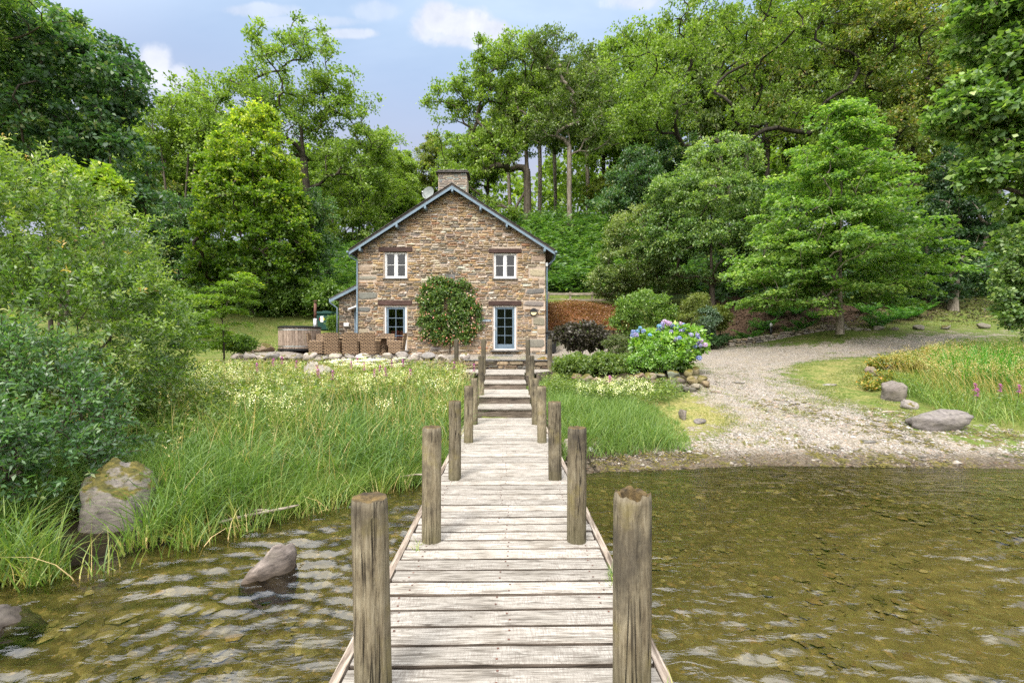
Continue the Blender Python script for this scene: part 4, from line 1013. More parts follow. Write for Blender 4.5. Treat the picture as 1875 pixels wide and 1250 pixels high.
# hot tub
tx, ty = (549 - CX) / FPX * 20.6, 20.6; tz = h1(tx, ty); tr_ = .86; th = 1.06
tub = thing('hot_tub', 'round timber clad wood-fired hot tub with steel bands and black cover', 'hot tub', (tx, ty, tz))
M['stave'] = wood_mat('tub_stave', (0.13, 0.09, 0.07), (0.30, 0.225, 0.175), (0.42, 0.34, 0.28), 'Z')
ns = 44
stv = None
for i in range(ns):
    a = 2 * pi * i / ns
    if stv is None:
        m = MB(); m.box((0, 0, 0), (2 * pi * tr_ / ns - .008, .035, th - .12), .008)
        stv = bpy.data.meshes.new('stave'); stv.from_pydata(m.v, [], m.f); stv.materials.append(M['stave']); stv.update()
    link('stave', stv, tub, (tr_ * sin(a), -tr_ * cos(a), .06 + (th - .12) / 2), (0, 0, a))
for z, hh in ((th - .17, .055), (.16, .055)):
    m = MB(); 
    for i in range(48):
        a, b_ = 2 * pi * i / 48, 2 * pi * (i + 1) / 48; r1 = tr_ + .024
        m.add([(tx + r1 * cos(a), ty + r1 * sin(a), tz + z), (tx + r1 * cos(b_), ty + r1 * sin(b_), tz + z), (tx + r1 * cos(b_), ty + r1 * sin(b_), tz + z + hh), (tx + r1 * cos(a), ty + r1 * sin(a), tz + z + hh)], [(0, 1, 2, 3)])
    m.build('band', M['metal'], tub)
m = MB(); m.tube([(tx, ty, tz), (tx, ty, tz + .09)], tr_ + .035, 40); m.build('base_ring', M['black'], tub)
m = MB(); m.tube([(tx, ty, tz + th - .06), (tx, ty, tz + th + .0), (tx, ty, tz + th + .03)], [tr_ + .05, tr_ + .05, tr_ - .05], 40); m.build('cover', M['black'], tub)
fx = (572 - CX) / FPX * 20.6 + .0
m = MB(); m.tube([(fx, ty + .3, tz + th - .2), (fx, ty + .3, tz + th + .40)], .095, 16); m.build('flue_guard', M['metal'], tub, smooth=True)
m = MB(); m.tube([(fx, ty + .3, tz + th + .35), (fx, ty + .3, tz + th + 1.16)], .06, 14); m.tube([(fx, ty + .3, tz + th + 1.19), (fx, ty + .3, tz + th + 1.24)], [.12, .02], 14); m.build('flue', M['rust'], tub, smooth=True)

# oil tank
oy = 25.0; ox = (591 - CX) / FPX * oy; oz = h1(ox, oy) - .02
tk = thing('oil_tank', 'dark green plastic heating oil tank behind the hot tub flue', 'oil tank', (ox, oy, oz))
m = MB(); m.box((ox, oy + .9, oz + .47), (.95, 1.8, .94), .10); m.build('body', M['green_tank'], tk)
m = MB()
for i in range(5): m.box((ox + .495, oy + .35 + i * .32, oz + .42), (.04, .10, .62), .015)
m.build('rib', M['dish'], tk)
m = MB(); m.box((ox, oy + .9, oz + 1.0), (1.02, 1.86, .16), .04); m.box((ox + .1, oy + .2, oz + 1.1), (.3, .3, .06), .02); m.build('lid', M['green_tank'], tk)
m = MB(); m.box((ox - .05, oy - .004, oz + .66), (.17, .006, .34), .002); lab = m.build('sticker', M['white'], tk)
m = MB(); m.box((ox - .16, oy - .005, oz + .66), (.06, .006, .14), .001); m.build('red_mark', M['red'], lab)
m = MB(); m.box((ox + .06, oy - .005, oz + .66), (.06, .006, .14), .001); m.build('yellow_mark', M['yellow'], lab)

# wheelie bin beside the cottage corner
bx_, by_ = 1.82, 21.2; bz_ = h1(bx_, by_)
bn = thing('wheelie_bin', 'black wheelie bin tucked beside the cottage corner', 'bin', (bx_, by_, bz_))
m = MB(); m.add([(bx_ - .2, by_ - .22, bz_ + .05), (bx_ + .2, by_ - .22, bz_ + .05), (bx_ + .2, by_ + .22, bz_ + .05), (bx_ - .2, by_ + .22, bz_ + .05), (bx_ - .27, by_ - .3, bz_ + .96), (bx_ + .27, by_ - .3, bz_ + .96), (bx_ + .27, by_ + .3, bz_ + .96), (bx_ - .27, by_ + .3, bz_ + .96)], [(0, 1, 2, 3), (0, 1, 5, 4), (1, 2, 6, 5), (2, 3, 7, 6), (3, 0, 4, 7)]); m.build('body', M['black'], bn)
m = MB(); m.box((bx_, by_, bz_ + 1.0), (.6, .68, .07), .03); m.build('lid', M['black'], bn)
for s in (-1, 1):
    m = MB(); m.tube([(bx_ + s * .2, by_ + .24, bz_ + .1), (bx_ + s * .26, by_ + .24, bz_ + .1)], .1, 14); m.build('wheel', M['black'], bn)
m = MB(); m.box((bx_ + .02, by_ - .31, bz_ + .72), (.13, .01, .17), .003); m.build('sticker', M['white'], bn)

# red armchairs seen through the lower window
for (x, lb) in ((hx(716), 'red armchair behind the lower window, nearer the downpipe'), (hx(734), 'red armchair behind the lower window, nearer the climbing shrub')):
    rc = thing('red_armchair', lb, 'armchair', (x, HY + .9, 1.66))
    m = MB(); m.box((x, HY + .75, 1.66 + .62), (.42, .1, .62), .045); m.build('backrest', M['red'], rc)
    m = MB(); m.box((x, HY + 1.0, 1.66 + .36), (.42, .45, .14), .04); m.build('seat', M['red'], rc)
    for sx_ in (-1, 1):
        for sy_ in (.8, 1.18): 
            m = MB(); m.tube([(x + sx_ * .17, HY + sy_, 1.66), (x + sx_ * .17, HY + sy_, 1.96)], .015, 6); m.build('leg', M['black'], rc)

# ---------------------------------------------------------------- stone walls, edgings, boulders
STCOL = lambda k='x': stone_palette(k)
def stone_part(par, c, size, seed, mat, sub=2, colr=None, name='stone', rot=0.):
    V, F = rock(c, size, sub, seed, 6, rot, .10, cutd=(.5, .8)); o = org(par); V = V - np.array(o[:])
    colr = colr or stone_palette('x'); me = npmesh(name, V, F, mat, face={'scol': np.tile(np.array(colr), (len(F), 1))})
    return link(name, me, par)
tw = thing('terrace_wall', 'low rubble retaining wall topped with rounded boulders along the terrace edge', 'stone wall', (-4, 15, 1.0))
m = MB(); m.box((-5.5, 15.12, .9), (8.2, .16, 1.02), 0); m.box((-.1, 15.08, 1.0), (2.9, .16, .8), 0); m.build('core', M['riser'], tw)
sp = courses(lambda z: -1.62, lambda z: 1.32, 1.12, 1.40, [], 'lean', .06, .13, .12, .42, .012, (.03, .07))
for s_ in sp: m = MB(); face_stone(m, *s_[:4], 15.0, s_[4], s_[5]); m.build('stone', M['rstone'], tw)
sp = courses(lambda z: -9.4, lambda z: -1.6, .85, 1.42, [], 'x', .10, .2, .2, .5, .012, (.05, .12))
build_stones(sp, tw, 15.04, M['rstone'], 90)
x = -1.62
while x < 1.3:
    w = rnd.uniform(.4, .75); wbox('coping_slab', x, x + w - .01, 14.93, 15.3, 1.40, 1.445, M['slab'], tw, .01); x += w
x = -9.6; s = 500
while x < -1.7:
    w = rnd.uniform(.30, .62); hh = w * rnd.uniform(.55, .8)
    yv = 15.12 + rnd.uniform(-.1, .12) + max(0, -x - 8.6) * .5
    stone_part(tw, (x + w / 2, yv, 1.43 + hh * .30), (w * 1.02, .42, hh), s, M['rstone'], 3, [(.34, .29, .25), (.25, .22, .20), (.40, .34, .30), (.22, .2, .19)][s % 4], 'boulder', rnd.uniform(-.3, .3)); x += w; s += 1
for (x, yv, w, hh, cl_) in [(1.38, 15.0, .42, .42, (.30, .27, .25)), (1.05, 15.22, .5, .3, (.33, .2, .07)), (1.75, 15.3, .5, .4, (.26, .23, .2)), (1.5, 14.8, .35, .3, (.2, .17, .13)), (1.75, 14.9, .3, .35, (.28, .24, .2))]:
    stone_part(tw, (x, yv, 1.38), (w, .4, hh), s, M['mstone'], 3, cl_, 'boulder'); s += 1

be = thing('bed_edging', 'mossy stone edging in front of the planted bed and hydrangea', 'stone edging', (3, 12.3, .8))
for i, p_ in enumerate(np.linspace(1054, 1232, 10)):
    Y_p = 12.5 - .25 * sin(i / 9 * pi) + (0.5 if i == 0 else 0); w = rnd.uniform(.22, .42); X_p = (p_ - CX) / FPX * Y_p; Y_p += rnd.uniform(-.12, .1)
    z_ = h1(X_p, Y_p); stone_part(be, (X_p, Y_p, z_ + .14), (w * 1.1, .3, w * rnd.uniform(.55, .95)), s, M['mstone'], 3, (.24 * rnd.uniform(.7, 1.2), .19, .14), 'stone', rnd.uniform(-.4, .4)); s += 1
    stone_part(be, (X_p + .1, Y_p - .12, z_ - .02), (w, .3, w * .6), s, M['rstone'], 2, (.13, .105, .085), 'stone'); s += 1
cs = thing('stone_heap', 'heap of mossy stones at the corner of the bed under the hydrangea', 'stone heap', (4.9, 12.2, .8))
for (p_, q_, Y_p, w, hh, cl_) in [(1246, 716, 11.9, .34, .16, (.16, .15, .12)), (1228, 706, 12.1, .3, .3, (.15, .14, .11)), (1268, 700, 12.3, .32, .3, (.2, .16, .08)), (1286, 697, 12.4, .34, .26, (.2, .17, .08)), (1262, 715, 11.7, .34, .2, (.12, .11, .09)), (1275, 712, 11.9, .26, .18, (.22, .19, .14)), (1292, 706, 12.1, .24, .2, (.2, .15, .09)), (1262, 688, 12.8, .3, .3, (.2, .17, .08)), (1273, 682, 13.2, .3, .3, (.2, .17, .1))]:
    X_p = (p_ - CX) / FPX * Y_p; stone_part(cs, (X_p, Y_p, max(h1(X_p, Y_p) + hh * .25, CAMZ - (q_ - HOR) / FPX * Y_p)), (w, .34, hh), s, M['mstone'] if hh > .22 else M['rstone'], 3, cl_, 'stone', rnd.uniform(-.6, .6)); s += 1

dw = thing('drive_wall', 'low dry stone wall along the far edge of the gravel drive', 'stone wall', tuple(P(1430, 628, 21.6)))
prev = 0
for row, (za, zb_) in enumerate(((0, .12), (.11, .21), (.2, .33))):
    X_p = (1334 - CX) / FPX * 21.6
    while X_p < (1560 - [0, 8, 22][row] - CX) / FPX * 21.6:
        w = rnd.uniform(.13, .38); t_ = (X_p - 10.3) / 5.8
        Y_p = 21.6 - .5 * t_ + .04 * row; gz_ = h1(X_p, Y_p - .1)
        m = MB(); m.box((X_p + w / 2, Y_p, gz_ + (za + zb_) / 2 * (1 - .25 * t_)), (w - .015, .25, (zb_ - za) * rnd.uniform(.8, 1.02)), .035, Matrix.Rotation(rnd.uniform(-.06, .06), 3, 'Y'), .018, stone_palette('x')); m.build('stone', M['rstone'], dw)
        X_p += w
for i, (p_, q_, w) in enumerate([(1575, 622, .4), (1590, 622, .25), (1612, 618, .5), (1640, 617, .35), (1686, 611, .5), (1735, 610, .45), (1804, 600, .6)]):
    Y_p = 20.8; X_p = (p_ - CX) / FPX * Y_p; pl_ = ['small flat', 'pale round', 'low grey', 'dark sunken', 'rough brown', 'half-buried flat', 'large broad'][i]
    Yg = 20.9
    rock_obj('verge_stone', f'{pl_} stone on the grass verge beside the upper drive', 'stone', (X_p, Yg, h1(X_p, Yg) - .03), (w, .35, w * .55), 900 + i, sub=3, colr=(.22, .195, .16))
# old wall behind the round purple bush
ow = thing('garden_wall', 'dark dry stone wall below the russet bracken bank', 'stone wall', (4, 23.6, 1.8))
m = MB(); m.box((4.6, 23.75, 2.0), (6.0, .2, 1.3), 0); m.build('core', M['riser'], ow)
sp = courses(lambda z: 1.7, lambda z: 7.6, 1.6, 2.68, [], 'lean', .07, .15, .15, .45, .012, (.03, .07)); build_stones(sp, ow, 23.63, M['rstone'], 120)

def on(px_, py_, Y_p): X_p = (px_ - CX) / FPX * Y_p; return (X_p, Y_p, h1(X_p, Y_p))
rock_obj('boulder', 'large pale boulder with a mossy top in the reeds at the water edge', 'boulder', (-4.10, 4.78, -.28), (.62, .62, 1.08), 14, M['mstone'], rot=.3, colr=(.19, .165, .145), cuts=9, rough=.2, cutd=(.75,1.0))
rock_obj('boulder', 'grey pointed rock standing alone in the lake water', 'boulder', (-2.02, 3.9, -.34), (.58, .30, .66), 23, M['stone'], rot=.75, colr=(.21, .175, .155), cuts=12, rough=.2, cutd=(.45,.75))
rock_obj('boulder', 'dark wet rock at the foot of the willow reeds', 'boulder', (-3.66, 3.22, -.25), (.62, .5, .42), 31, M['stone'], rot=.5, colr=(.15, .13, .12), cuts=12, rough=.2, cutd=(.45,.75))
rock_obj('boulder', 'round grey boulder standing upright at the edge of the gravel', 'boulder', tuple(np.array(on(1637, 740, 10.9)) - (0, 0, .10)), (.62, .5, .56), 41, M['stone'], rot=.2, colr=(.17, .145, .13), rough=.16, cutd=(.7,.95))
rock_obj('boulder', 'long low slab of layered rock where gravel meets tall grass', 'boulder', tuple(np.array(on(1722, 800, 8.9)) - (0, 0, .07)), (1.10, .6, .46), 53, M['stone'], rot=-.12, colr=(.175, .155, .145), rough=.16, cutd=(.5, .8))
rock_obj('boulder', 'small jagged rock between the round boulder and the long slab', 'boulder', tuple(np.array(on(1664, 758, 10.2)) - (0, 0, .05)), (.36, .3, .26), 61, colr=(.25, .22, .2))
rock_obj('boulder', 'brown rock under orange foliage beside the grass', 'boulder', tuple(np.array(on(1596, 682, 13.6)) - (0, 0, .06)), (.5, .4, .36), 67, colr=(.24, .185, .15))
rock_obj('boulder', 'pinkish rounded stone behind the jetty post on the shore', 'boulder', tuple(np.array(on(1092, 832, 7.95)) - (0, 0, .07)), (.30, .26, .24), 71, colr=(.40, .31, .26))
rock_obj('boulder', 'pale stone wedged beside the jetty edge', 'boulder', tuple(np.array(on(1040, 838, 7.7)) - (0, 0, .07)), (.22, .22, .26), 73, colr=(.36, .30, .26))
rock_obj('boulder', 'small grey pebble-shaped stone at the water line by the jetty post', 'boulder', tuple(np.array(on(1082, 838, 7.7)) - (0, 0, .05)), (.14, .12, .12), 75, sub=3, colr=(.33, .31, .30))
rock_obj('boulder', 'dark stone at the edge of the reeds and dry grass', 'boulder', tuple(np.array(on(1251, 772, 9.5)) - (0, 0, .06)), (.18, .25, .32), 77, sub=3, colr=(.2, .17, .15))
rock_obj('boulder', 'flat dark stone lying on the dry grass', 'boulder', tuple(np.array(on(1283, 778, 9.2)) - (0, 0, .03)), (.26, .2, .12), 79, sub=3, colr=(.16, .14, .13))
rock_obj('boulder', 'pale boulder with ochre lichen among the wildflowers below the terrace', 'boulder', tuple(np.array(on(578, 715, 12.2)) + (0, 0, .22)), (.85, .6, .62), 83, M['mstone'], colr=(.33, .30, .27))
rock_obj('boulder', 'mossy brown boulder on the lawn beside the hot tub', 'boulder', tuple(np.array(on(478, 640, 19.5)) - (0, 0, .1)), (1.1, .7, .55), 87, M['mstone'], rot=.4, colr=(.26, .19, .13))
rock_obj('boulder', 'small boulder on the lawn by the gravel terrace', 'boulder', tuple(np.array(on(452, 645, 18.2)) - (0, 0, .05)), (.6, .5, .4), 89, colr=(.25, .2, .16))
for i, (p_, q_, Y_p, w, lb) in enumerate([(1425, 868, 7.0, .30, 'flat pale stone at the lake margin'), (1588, 842, 8.2, .42, 'flat dark slate lying on the shingle'), (1350, 708, 12.6, .4, 'flat grey slate sunk in the gravel track'), (1520, 690, 12.5, .45, 'flat stone at the grassy edge of the track'), (1625, 768, 9.9, .3, 'pale pinkish flat stone beside the jagged rock'), (1310, 716, 11.6, .35, 'flat brown stone in the dry grass')]):
    rock_obj('flat_stone', lb, 'stone', tuple(np.array(on(p_, q_, Y_p)) - (0, 0, .02)), (w, w * .45, .07), 120 + i, sub=3, colr=[(.33, .28, .24), (.14, .13, .12), (.25, .23, .21), (.24, .22, .2), (.5, .4, .33), (.24, .19, .15)][i])
# stepping slates below the door
ss = thing('stepping_slates', 'slate slabs let into the terrace gravel below the glazed door', 'stepping stones', (hx(924), 18.8, 1.5))
for i, Y_p in enumerate((18.1, 18.7, 19.3, 19.9)):
    x = -.30; z_ = h1(x, Y_p); wbox('slab', x - .42 + rnd.uniform(-.06, .06), x + .34, Y_p, Y_p + .42, z_ - .02, z_ + .015, M['slab'], ss, .01)

# fence and bollard
fn = thing('rail_fence', 'two rail timber fence on the bank beside the cottage', 'fence', tuple(P(1060, 556, 31)))
for p_ in (1004, 1044, 1084, 1124, 1164):
    X_p = (p_ - CX) / FPX * 31; z_ = h1(X_p, 31); zt = CAMZ + (630 - 534.5) / FPX * 31
    wbox('post', X_p - .07, X_p + .07, 30.93, 31.07, z_ - .2, zt, M['fence'], fn, .01)
for q_ in (538.5, 549.5):
    z_ = CAMZ + (630 - q_) / FPX * 31
    for a, b_ in ((1004, 1044), (1044, 1084), (1084, 1124), (1124, 1164)):
        wbox('rail', (a - CX) / FPX * 31, (b_ - CX) / FPX * 31 - .01, 30.88, 30.925, z_ - .075, z_ + .075, M['fence'], fn, .006)
bl = thing('bollard_light', 'black bollard light with white head behind the dry stone wall', 'bollard light', on(1412, 620, 21.95))
bx, by, bz = on(1412, 620, 21.95)
m = MB(); m.tube([(bx, by, bz), (bx, by, bz + .50)], .055, 16); m.build('post', M['black'], bl, smooth=True)
m = MB(); m.tube([(bx, by, bz + .50), (bx, by, bz + .64), (bx, by, bz + .66)], [.062, .062, .05], 16); m.build('lamp_head', M['white'], bl, smooth=True)
# driftwood
for (pts, r_, lb) in (([(-3.05, 4.72, .10), (-2.85, 4.85, .12), (-2.45, 5.0, .16), (-2.35, 5.02, .18)], .014, 'bleached stick lying on the left reed bank'.replace('left ', '')), ([(-2.9, 5.05, .1), (-2.72, 4.98, .14), (-2.6, 4.96, .12)], .012, 'dark forked twig at the foot of the reeds'), ([(-1.6, 6.25, .12), (-1.35, 6.32, .14), (-1.1, 6.3, .15)], .011, 'thin dry stick in the grass beside the jetty')):
    m = MB(); m.tube(pts, [r_, r_ * 1.2, r_, r_ * .5][:len(pts)], 7); o = m.build('driftwood', M['fence'], None); tag(o, lb, 'stick')
# ---------------------------------------------------------------- vegetation
LM = {
 'oak': leaf_mat('oak_leaf', [(0.051, 0.088, 0.017), (0.100, 0.156, 0.027), (0.165, 0.226, 0.041), (0.244, 0.293, 0.061)]),
 'sycamore': leaf_mat('sycamore_leaf', [(0.018, 0.048, 0.021), (0.039, 0.087, 0.032), (0.075, 0.132, 0.044), (0.161, 0.172, 0.069)], gloss=.04),
 'bright': leaf_mat('bright_leaf', [(0.038, 0.078, 0.007), (0.076, 0.133, 0.012), (0.142, 0.198, 0.022), (0.342, 0.350, 0.048)], .42),
 'layer': leaf_mat('layered_leaf', [(0.047, 0.100, 0.021), (0.084, 0.152, 0.029), (0.147, 0.215, 0.044), (0.273, 0.315, 0.126)], .42),
 'pale': leaf_mat('whitebeam_leaf', [(.035, .075, .020), (.075, .130, .034), (.16, .22, .07), (.30, .35, .14)], .34, .04),
 'elder': leaf_mat('elder_leaf', [(0.044, 0.072, 0.020), (0.088, 0.132, 0.033), (0.165, 0.198, 0.066), (0.363, 0.374, 0.198)], .3),
 'maple': leaf_mat('maple_leaf', [(0.038, 0.081, 0.020), (0.081, 0.143, 0.034), (0.157, 0.224, 0.056), (0.314, 0.370, 0.146)], .40),
 'rust': leaf_mat('rusty_leaf', [(0.039, 0.068, 0.016), (0.098, 0.130, 0.029), (0.156, 0.176, 0.039), (0.286, 0.182, 0.065)]),
 'ivy': leaf_mat('ivy_leaf', [(0.010, 0.029, 0.010), (0.021, 0.052, 0.018), (0.039, 0.081, 0.026), (0.104, 0.156, 0.065)], .25, .03),
 'willow': leaf_mat('willow_leaf', [(.028, .062, .014), (.062, .112, .022), (.125, .180, .036), (.20, .235, .06), (.30, .20, .075)], .38, .05, .45),
 'willowb': leaf_mat('willow_lower_leaf', [(.024, .060, .022), (.048, .104, .036), (.095, .155, .055), (.20, .24, .10)], .38, .05, .45),
 'fern': leaf_mat('fern_frond', [(.03, .085, .016), (.055, .135, .026), (.09, .18, .04)], .4),
 'bracken': leaf_mat('bracken', [(0.022, 0.057, 0.015), (0.050, 0.108, 0.026), (0.099, 0.171, 0.044), (0.176, 0.242, 0.066)], .32),
 'bramble': leaf_mat('bramble', [(.035, .075, .012), (.080, .140, .022), (.15, .215, .04), (.42, .45, .26)], .35),
 'grass': leaf_mat('grass_blade', [(0.039, 0.086, 0.021), (0.079, 0.139, 0.027), (0.137, 0.202, 0.038), (0.248, 0.265, 0.067), (0.549, 0.392, 0.202)], .24, .03),
 'marsh': leaf_mat('marsh_leaf', [(0.039, 0.072, 0.017), (0.083, 0.123, 0.026), (0.154, 0.190, 0.043), (0.286, 0.276, 0.097)], .36),
 'straw': leaf_mat('dry_stem', [(.20, .15, .05), (.34, .26, .11), (.48, .40, .2)], .3),
 'cream': leaf_mat('cream_flower', [(.50, .48, .26), (.70, .66, .40), (.78, .76, .58)], .3),
 'whitef': leaf_mat('white_flower', [(.62, .62, .56), (.8, .8, .76)], .3),
 'purple': leaf_mat('purple_flower', [(.24, .05, .22), (.38, .10, .36), (.48, .17, .45)], .3),
 'russet': leaf_mat('russet_bracken', [(.07, .035, .018), (.17, .082, .042), (.27, .145, .085), (.09, .11, .03)], .2),
 'litter': leaf_mat('fallen_leaf', [(.022, .014, .010), (.048, .031, .022), (.10, .068, .046)], .1),
 'turf': leaf_mat('turf_blade', [(.045, .070, .016), (.085, .115, .026), (.145, .160, .042), (.24, .215, .09), (.33, .27, .14)], .3),
 'orange': leaf_mat('orange_leaf', [(.05, .09, .015), (.11, .15, .03), (.30, .22, .04), (.50, .21, .045)], .3),
 'plum': leaf_mat('purple_leaf', [(.014, .014, .009), (.036, .030, .022), (.075, .065, .048), (.07, .11, .03)], .15, .03),
 'box': leaf_mat('box_leaf', [(.035, .055, .014), (.075, .10, .028), (.14, .15, .05)], .25),
 'hyd': leaf_mat('hydrangea_leaf', [(.045, .105, .012), (.10, .20, .022), (.20, .31, .04), (.34, .40, .07)], .35, .08),
 'climb': leaf_mat('climber_leaf', [(.025, .055, .010), (.055, .105, .018), (.11, .165, .03), (.28, .32, .07)], .3, .04),
 'pink': leaf_mat('pink_bract', [(.50, .14, .10), (.62, .30, .22), (.78, .62, .50)], .2),
 'iris': leaf_mat('iris_blade', [(.030, .10, .012), (.06, .175, .020), (.11, .24, .03)], .45),
 'yellowc': leaf_mat('golden_conifer', [(.05, .08, .015), (.12, .15, .025), (.22, .22, .045)], .25),
 'bluec': leaf_mat('silvery_leaf', [(.04, .075, .05), (.09, .14, .09), (.18, .24, .15)], .25),
 'fill': leaf_mat('wood_leaf', [(0.053, 0.088, 0.018), (0.106, 0.160, 0.027), (0.175, 0.231, 0.043), (0.250, 0.294, 0.062)], .4),
}
for k_, c_ in (('b1', (.19, .23, .45)), ('b2', (.28, .25, .48)), ('b3', (.38, .28, .46)), ('b4', (.16, .30, .48))):
    LM[k_] = leaf_mat('bloom_' + {'b1': 'blue', 'b2': 'violet', 'b3': 'pink_violet', 'b4': 'sky_blue'}[k_], [tuple(x * .8 for x in c_), tuple(min(1, x * 1.3) for x in c_)], .2)

def tints(n, lo=0., hi=1., top=None, r=rg):
    """leaf-by-leaf colour choice; a few young pale ones"""
    t = np.clip(r.normal(.38, .17, n), 0, .78)
    k = r.random(n) < .045; t[k] = r.uniform(.8, 1.0, k.sum())
    return lo + t * (hi - lo)

def skeleton(base, top, clumps, r, r_tip=.018, wob=.04, expo=2.35, ntr=9, start=.35, r0=None, sprawl=0.0):
    """trunk from base to top, then a limb to every clump, each from the nearest wood already there"""
    base = np.array(base, float); top = np.array(top, float); Hh = np.linalg.norm(top - base)
    pts = [base]; par = [-1]
    ph = r.uniform(0, 6.28, 2)
    for i in range(1, ntr + 1):
        t = i / ntr
        p = base + (top - base) * t + np.array([sin(ph[0] + 3.2 * t) - sin(ph[0]), sin(ph[1] + 2.7 * t) - sin(ph[1]), 0]) * wob * Hh * .5
        pts.append(p); par.append(i - 1)
    dirs = [np.array([0, 0, 1.])] * len(pts)
    first = max(1, int(start * ntr))
    order = np.argsort(np.linalg.norm(clumps - pts[first], axis=1))
    for ci in order:
        c = clumps[ci]; A = np.array(pts); d = c - A; dist = np.linalg.norm(d, axis=1)
        pen = np.maximum(0, -d[:, 2]) * 1.3 + np.maximum(0, np.hypot(d[:, 0], d[:, 1]) * .4 - d[:, 2]) * (.6 - .5 * sprawl)
        cost = dist + pen; cost[:first] = 1e9
        j = int(np.argmin(cost)); a = A[j]; L = dist[j]
        if L < 1e-3: continue
        ns = 2 if L < 1.2 else (3 if L < 3 else 5)
        ctrl = a + dirs[j] * L * .35 + (c - a) * .25 + r.normal(0, .045 * L, 3)
        prev = j; last = a
        for s in range(1, ns + 1):
            t = s / ns; p = (1 - t) ** 2 * a + 2 * t * (1 - t) * ctrl + t * t * c
            if s < ns: p = p + r.normal(0, .02 * L, 3)
            pts.append(p); par.append(prev); dirs.append(unit(p - last)); prev = len(pts) - 1; last = p
    n = len(pts); rad = np.zeros(n); acc = np.zeros(n)
    for i in range(n - 1, -1, -1):
        rad[i] = max(r_tip, acc[i] ** (1 / expo))
        if par[i] >= 0: acc[par[i]] += rad[i] ** expo
    for i in range(n):                       # slight taper even where nothing branches off
        pass
    if r0: rad *= np.where(np.arange(n) <= ntr, 1, 1); rad = rad * (r0 / rad[1])
    rad = rad * (rad / rad[1]) ** .22
    rad = np.maximum(rad, r_tip * .6); rad[0] = rad[1] * 1.35
    return np.array(pts), np.array(par), rad

def tubes(pts, par, rad, k=6):
    ch = np.where(par >= 0)[0]; a = pts[par[ch]]; b = pts[ch]; ra = np.minimum(rad[par[ch]], rad[ch] * 1.35); rb = rad[ch]
    d = unit(b - a); ref = np.tile([0.31, .95, .05], (len(ch), 1)); u = unit(np.cross(d, ref)); w = np.cross(d, u)
    an = np.arange(k) * 2 * pi / k; ring = (u[:, None, :] * np.cos(an)[None, :, None] + w[:, None, :] * np.sin(an)[None, :, None])
    A = a[:, None, :] - d[:, None, :] * (ra * .25)[:, None, None] + ring * ra[:, None, None]; B = b[:, None, :] + ring * rb[:, None, None]
    V = np.concatenate([A, B], 1).reshape(-1, 3)
    base = np.arange(len(ch))[:, None] * 2 * k; j = np.arange(k)
    F = np.stack([base + j, base + (j + 1) % k, base + k + (j + 1) % k, base + k + j], -1).reshape(-1, 4)
    return V, F

def sample_clumps(lobes, n, r, shell=.45, dmin=None):
    """lobes: (x,y,z,rx,ry,rz) ellipsoids; centres spread mostly near their surface"""
    w = np.array([(l[3] * l[4] * l[5]) ** (2 / 3) for l in lobes]); w = w / w.sum(); out = []
    tries = 0
    dm = dmin or 0
    while len(out) < n and tries < n * 30:
        tries += 1
        l = lobes[r.choice(len(lobes), p=w)]; v = unit(r.normal(size=3)); rr = shell + (1 - shell) * r.random() ** .6
        if v[2] < -.35 and r.random() < .6: continue
        p = np.array(l[:3]) + v * rr * np.array(l[3:])
        if dm and out and np.min(np.linalg.norm(np.array(out) - p, axis=1)) < dm: continue
        out.append(p)
    return np.array(out)

def clump_leaves(cl, per, rc, L, W, r, flatz=.5, up=.35, shape='round', centre=None, droop=0., fold=.2):
    n = len(cl) * per; c = np.repeat(cl, per, 0)
    sz = np.repeat(r.uniform(.6, 1.35, len(cl)), per)[:, None] * rc
    if shape == 'spray' and centre is not None:      # flat fans that reach outward
        o = c - centre; o[:, 2] = 0; o = unit(o); s = np.stack([-o[:, 1], o[:, 0], 0 * o[:, 0]], 1)
        t = r.uniform(-1, 1, (n, 1)); q = r.normal(0, .42, (n, 1)) * (1.15 - np.abs(t)); h_ = r.normal(0, .10, (n, 1))
        off = o * t * 1.25 + s * q; off[:, 2] += (h_ - .16 * (t + .2) ** 2)[:, 0]
        p = c + off * sz; D = unit(o * .8 + s * np.sign(q) * .6 + r.normal(0, .35, (n, 3))); D[:, 2] -= .1 + droop
    else:
        v = unit(r.normal(size=(n, 3))); rr = np.minimum(np.abs(r.normal(0, .62, (n, 1))) + .12, 1.7)
        # each clump is itself a few tufts, so its outline is ragged
        tf = unit(r.normal(size=(len(cl), 6, 3))); pick = tf[np.repeat(np.arange(len(cl)), per), r.integers(0, 6, n)]
        off = v * rr * .55 + pick * .62; off[:, 2] = off[:, 2] * flatz + (flatz * .2)
        p = c + off * sz
        D = unit(v + r.normal(0, .7, (n, 3))); D[:, 2] += up * .3 - droop
    return leaf_quads(p, D, L * r.uniform(.65, 1.3, n), W * r.uniform(.7, 1.25, n), fold=fold, flat=up, rg=r)

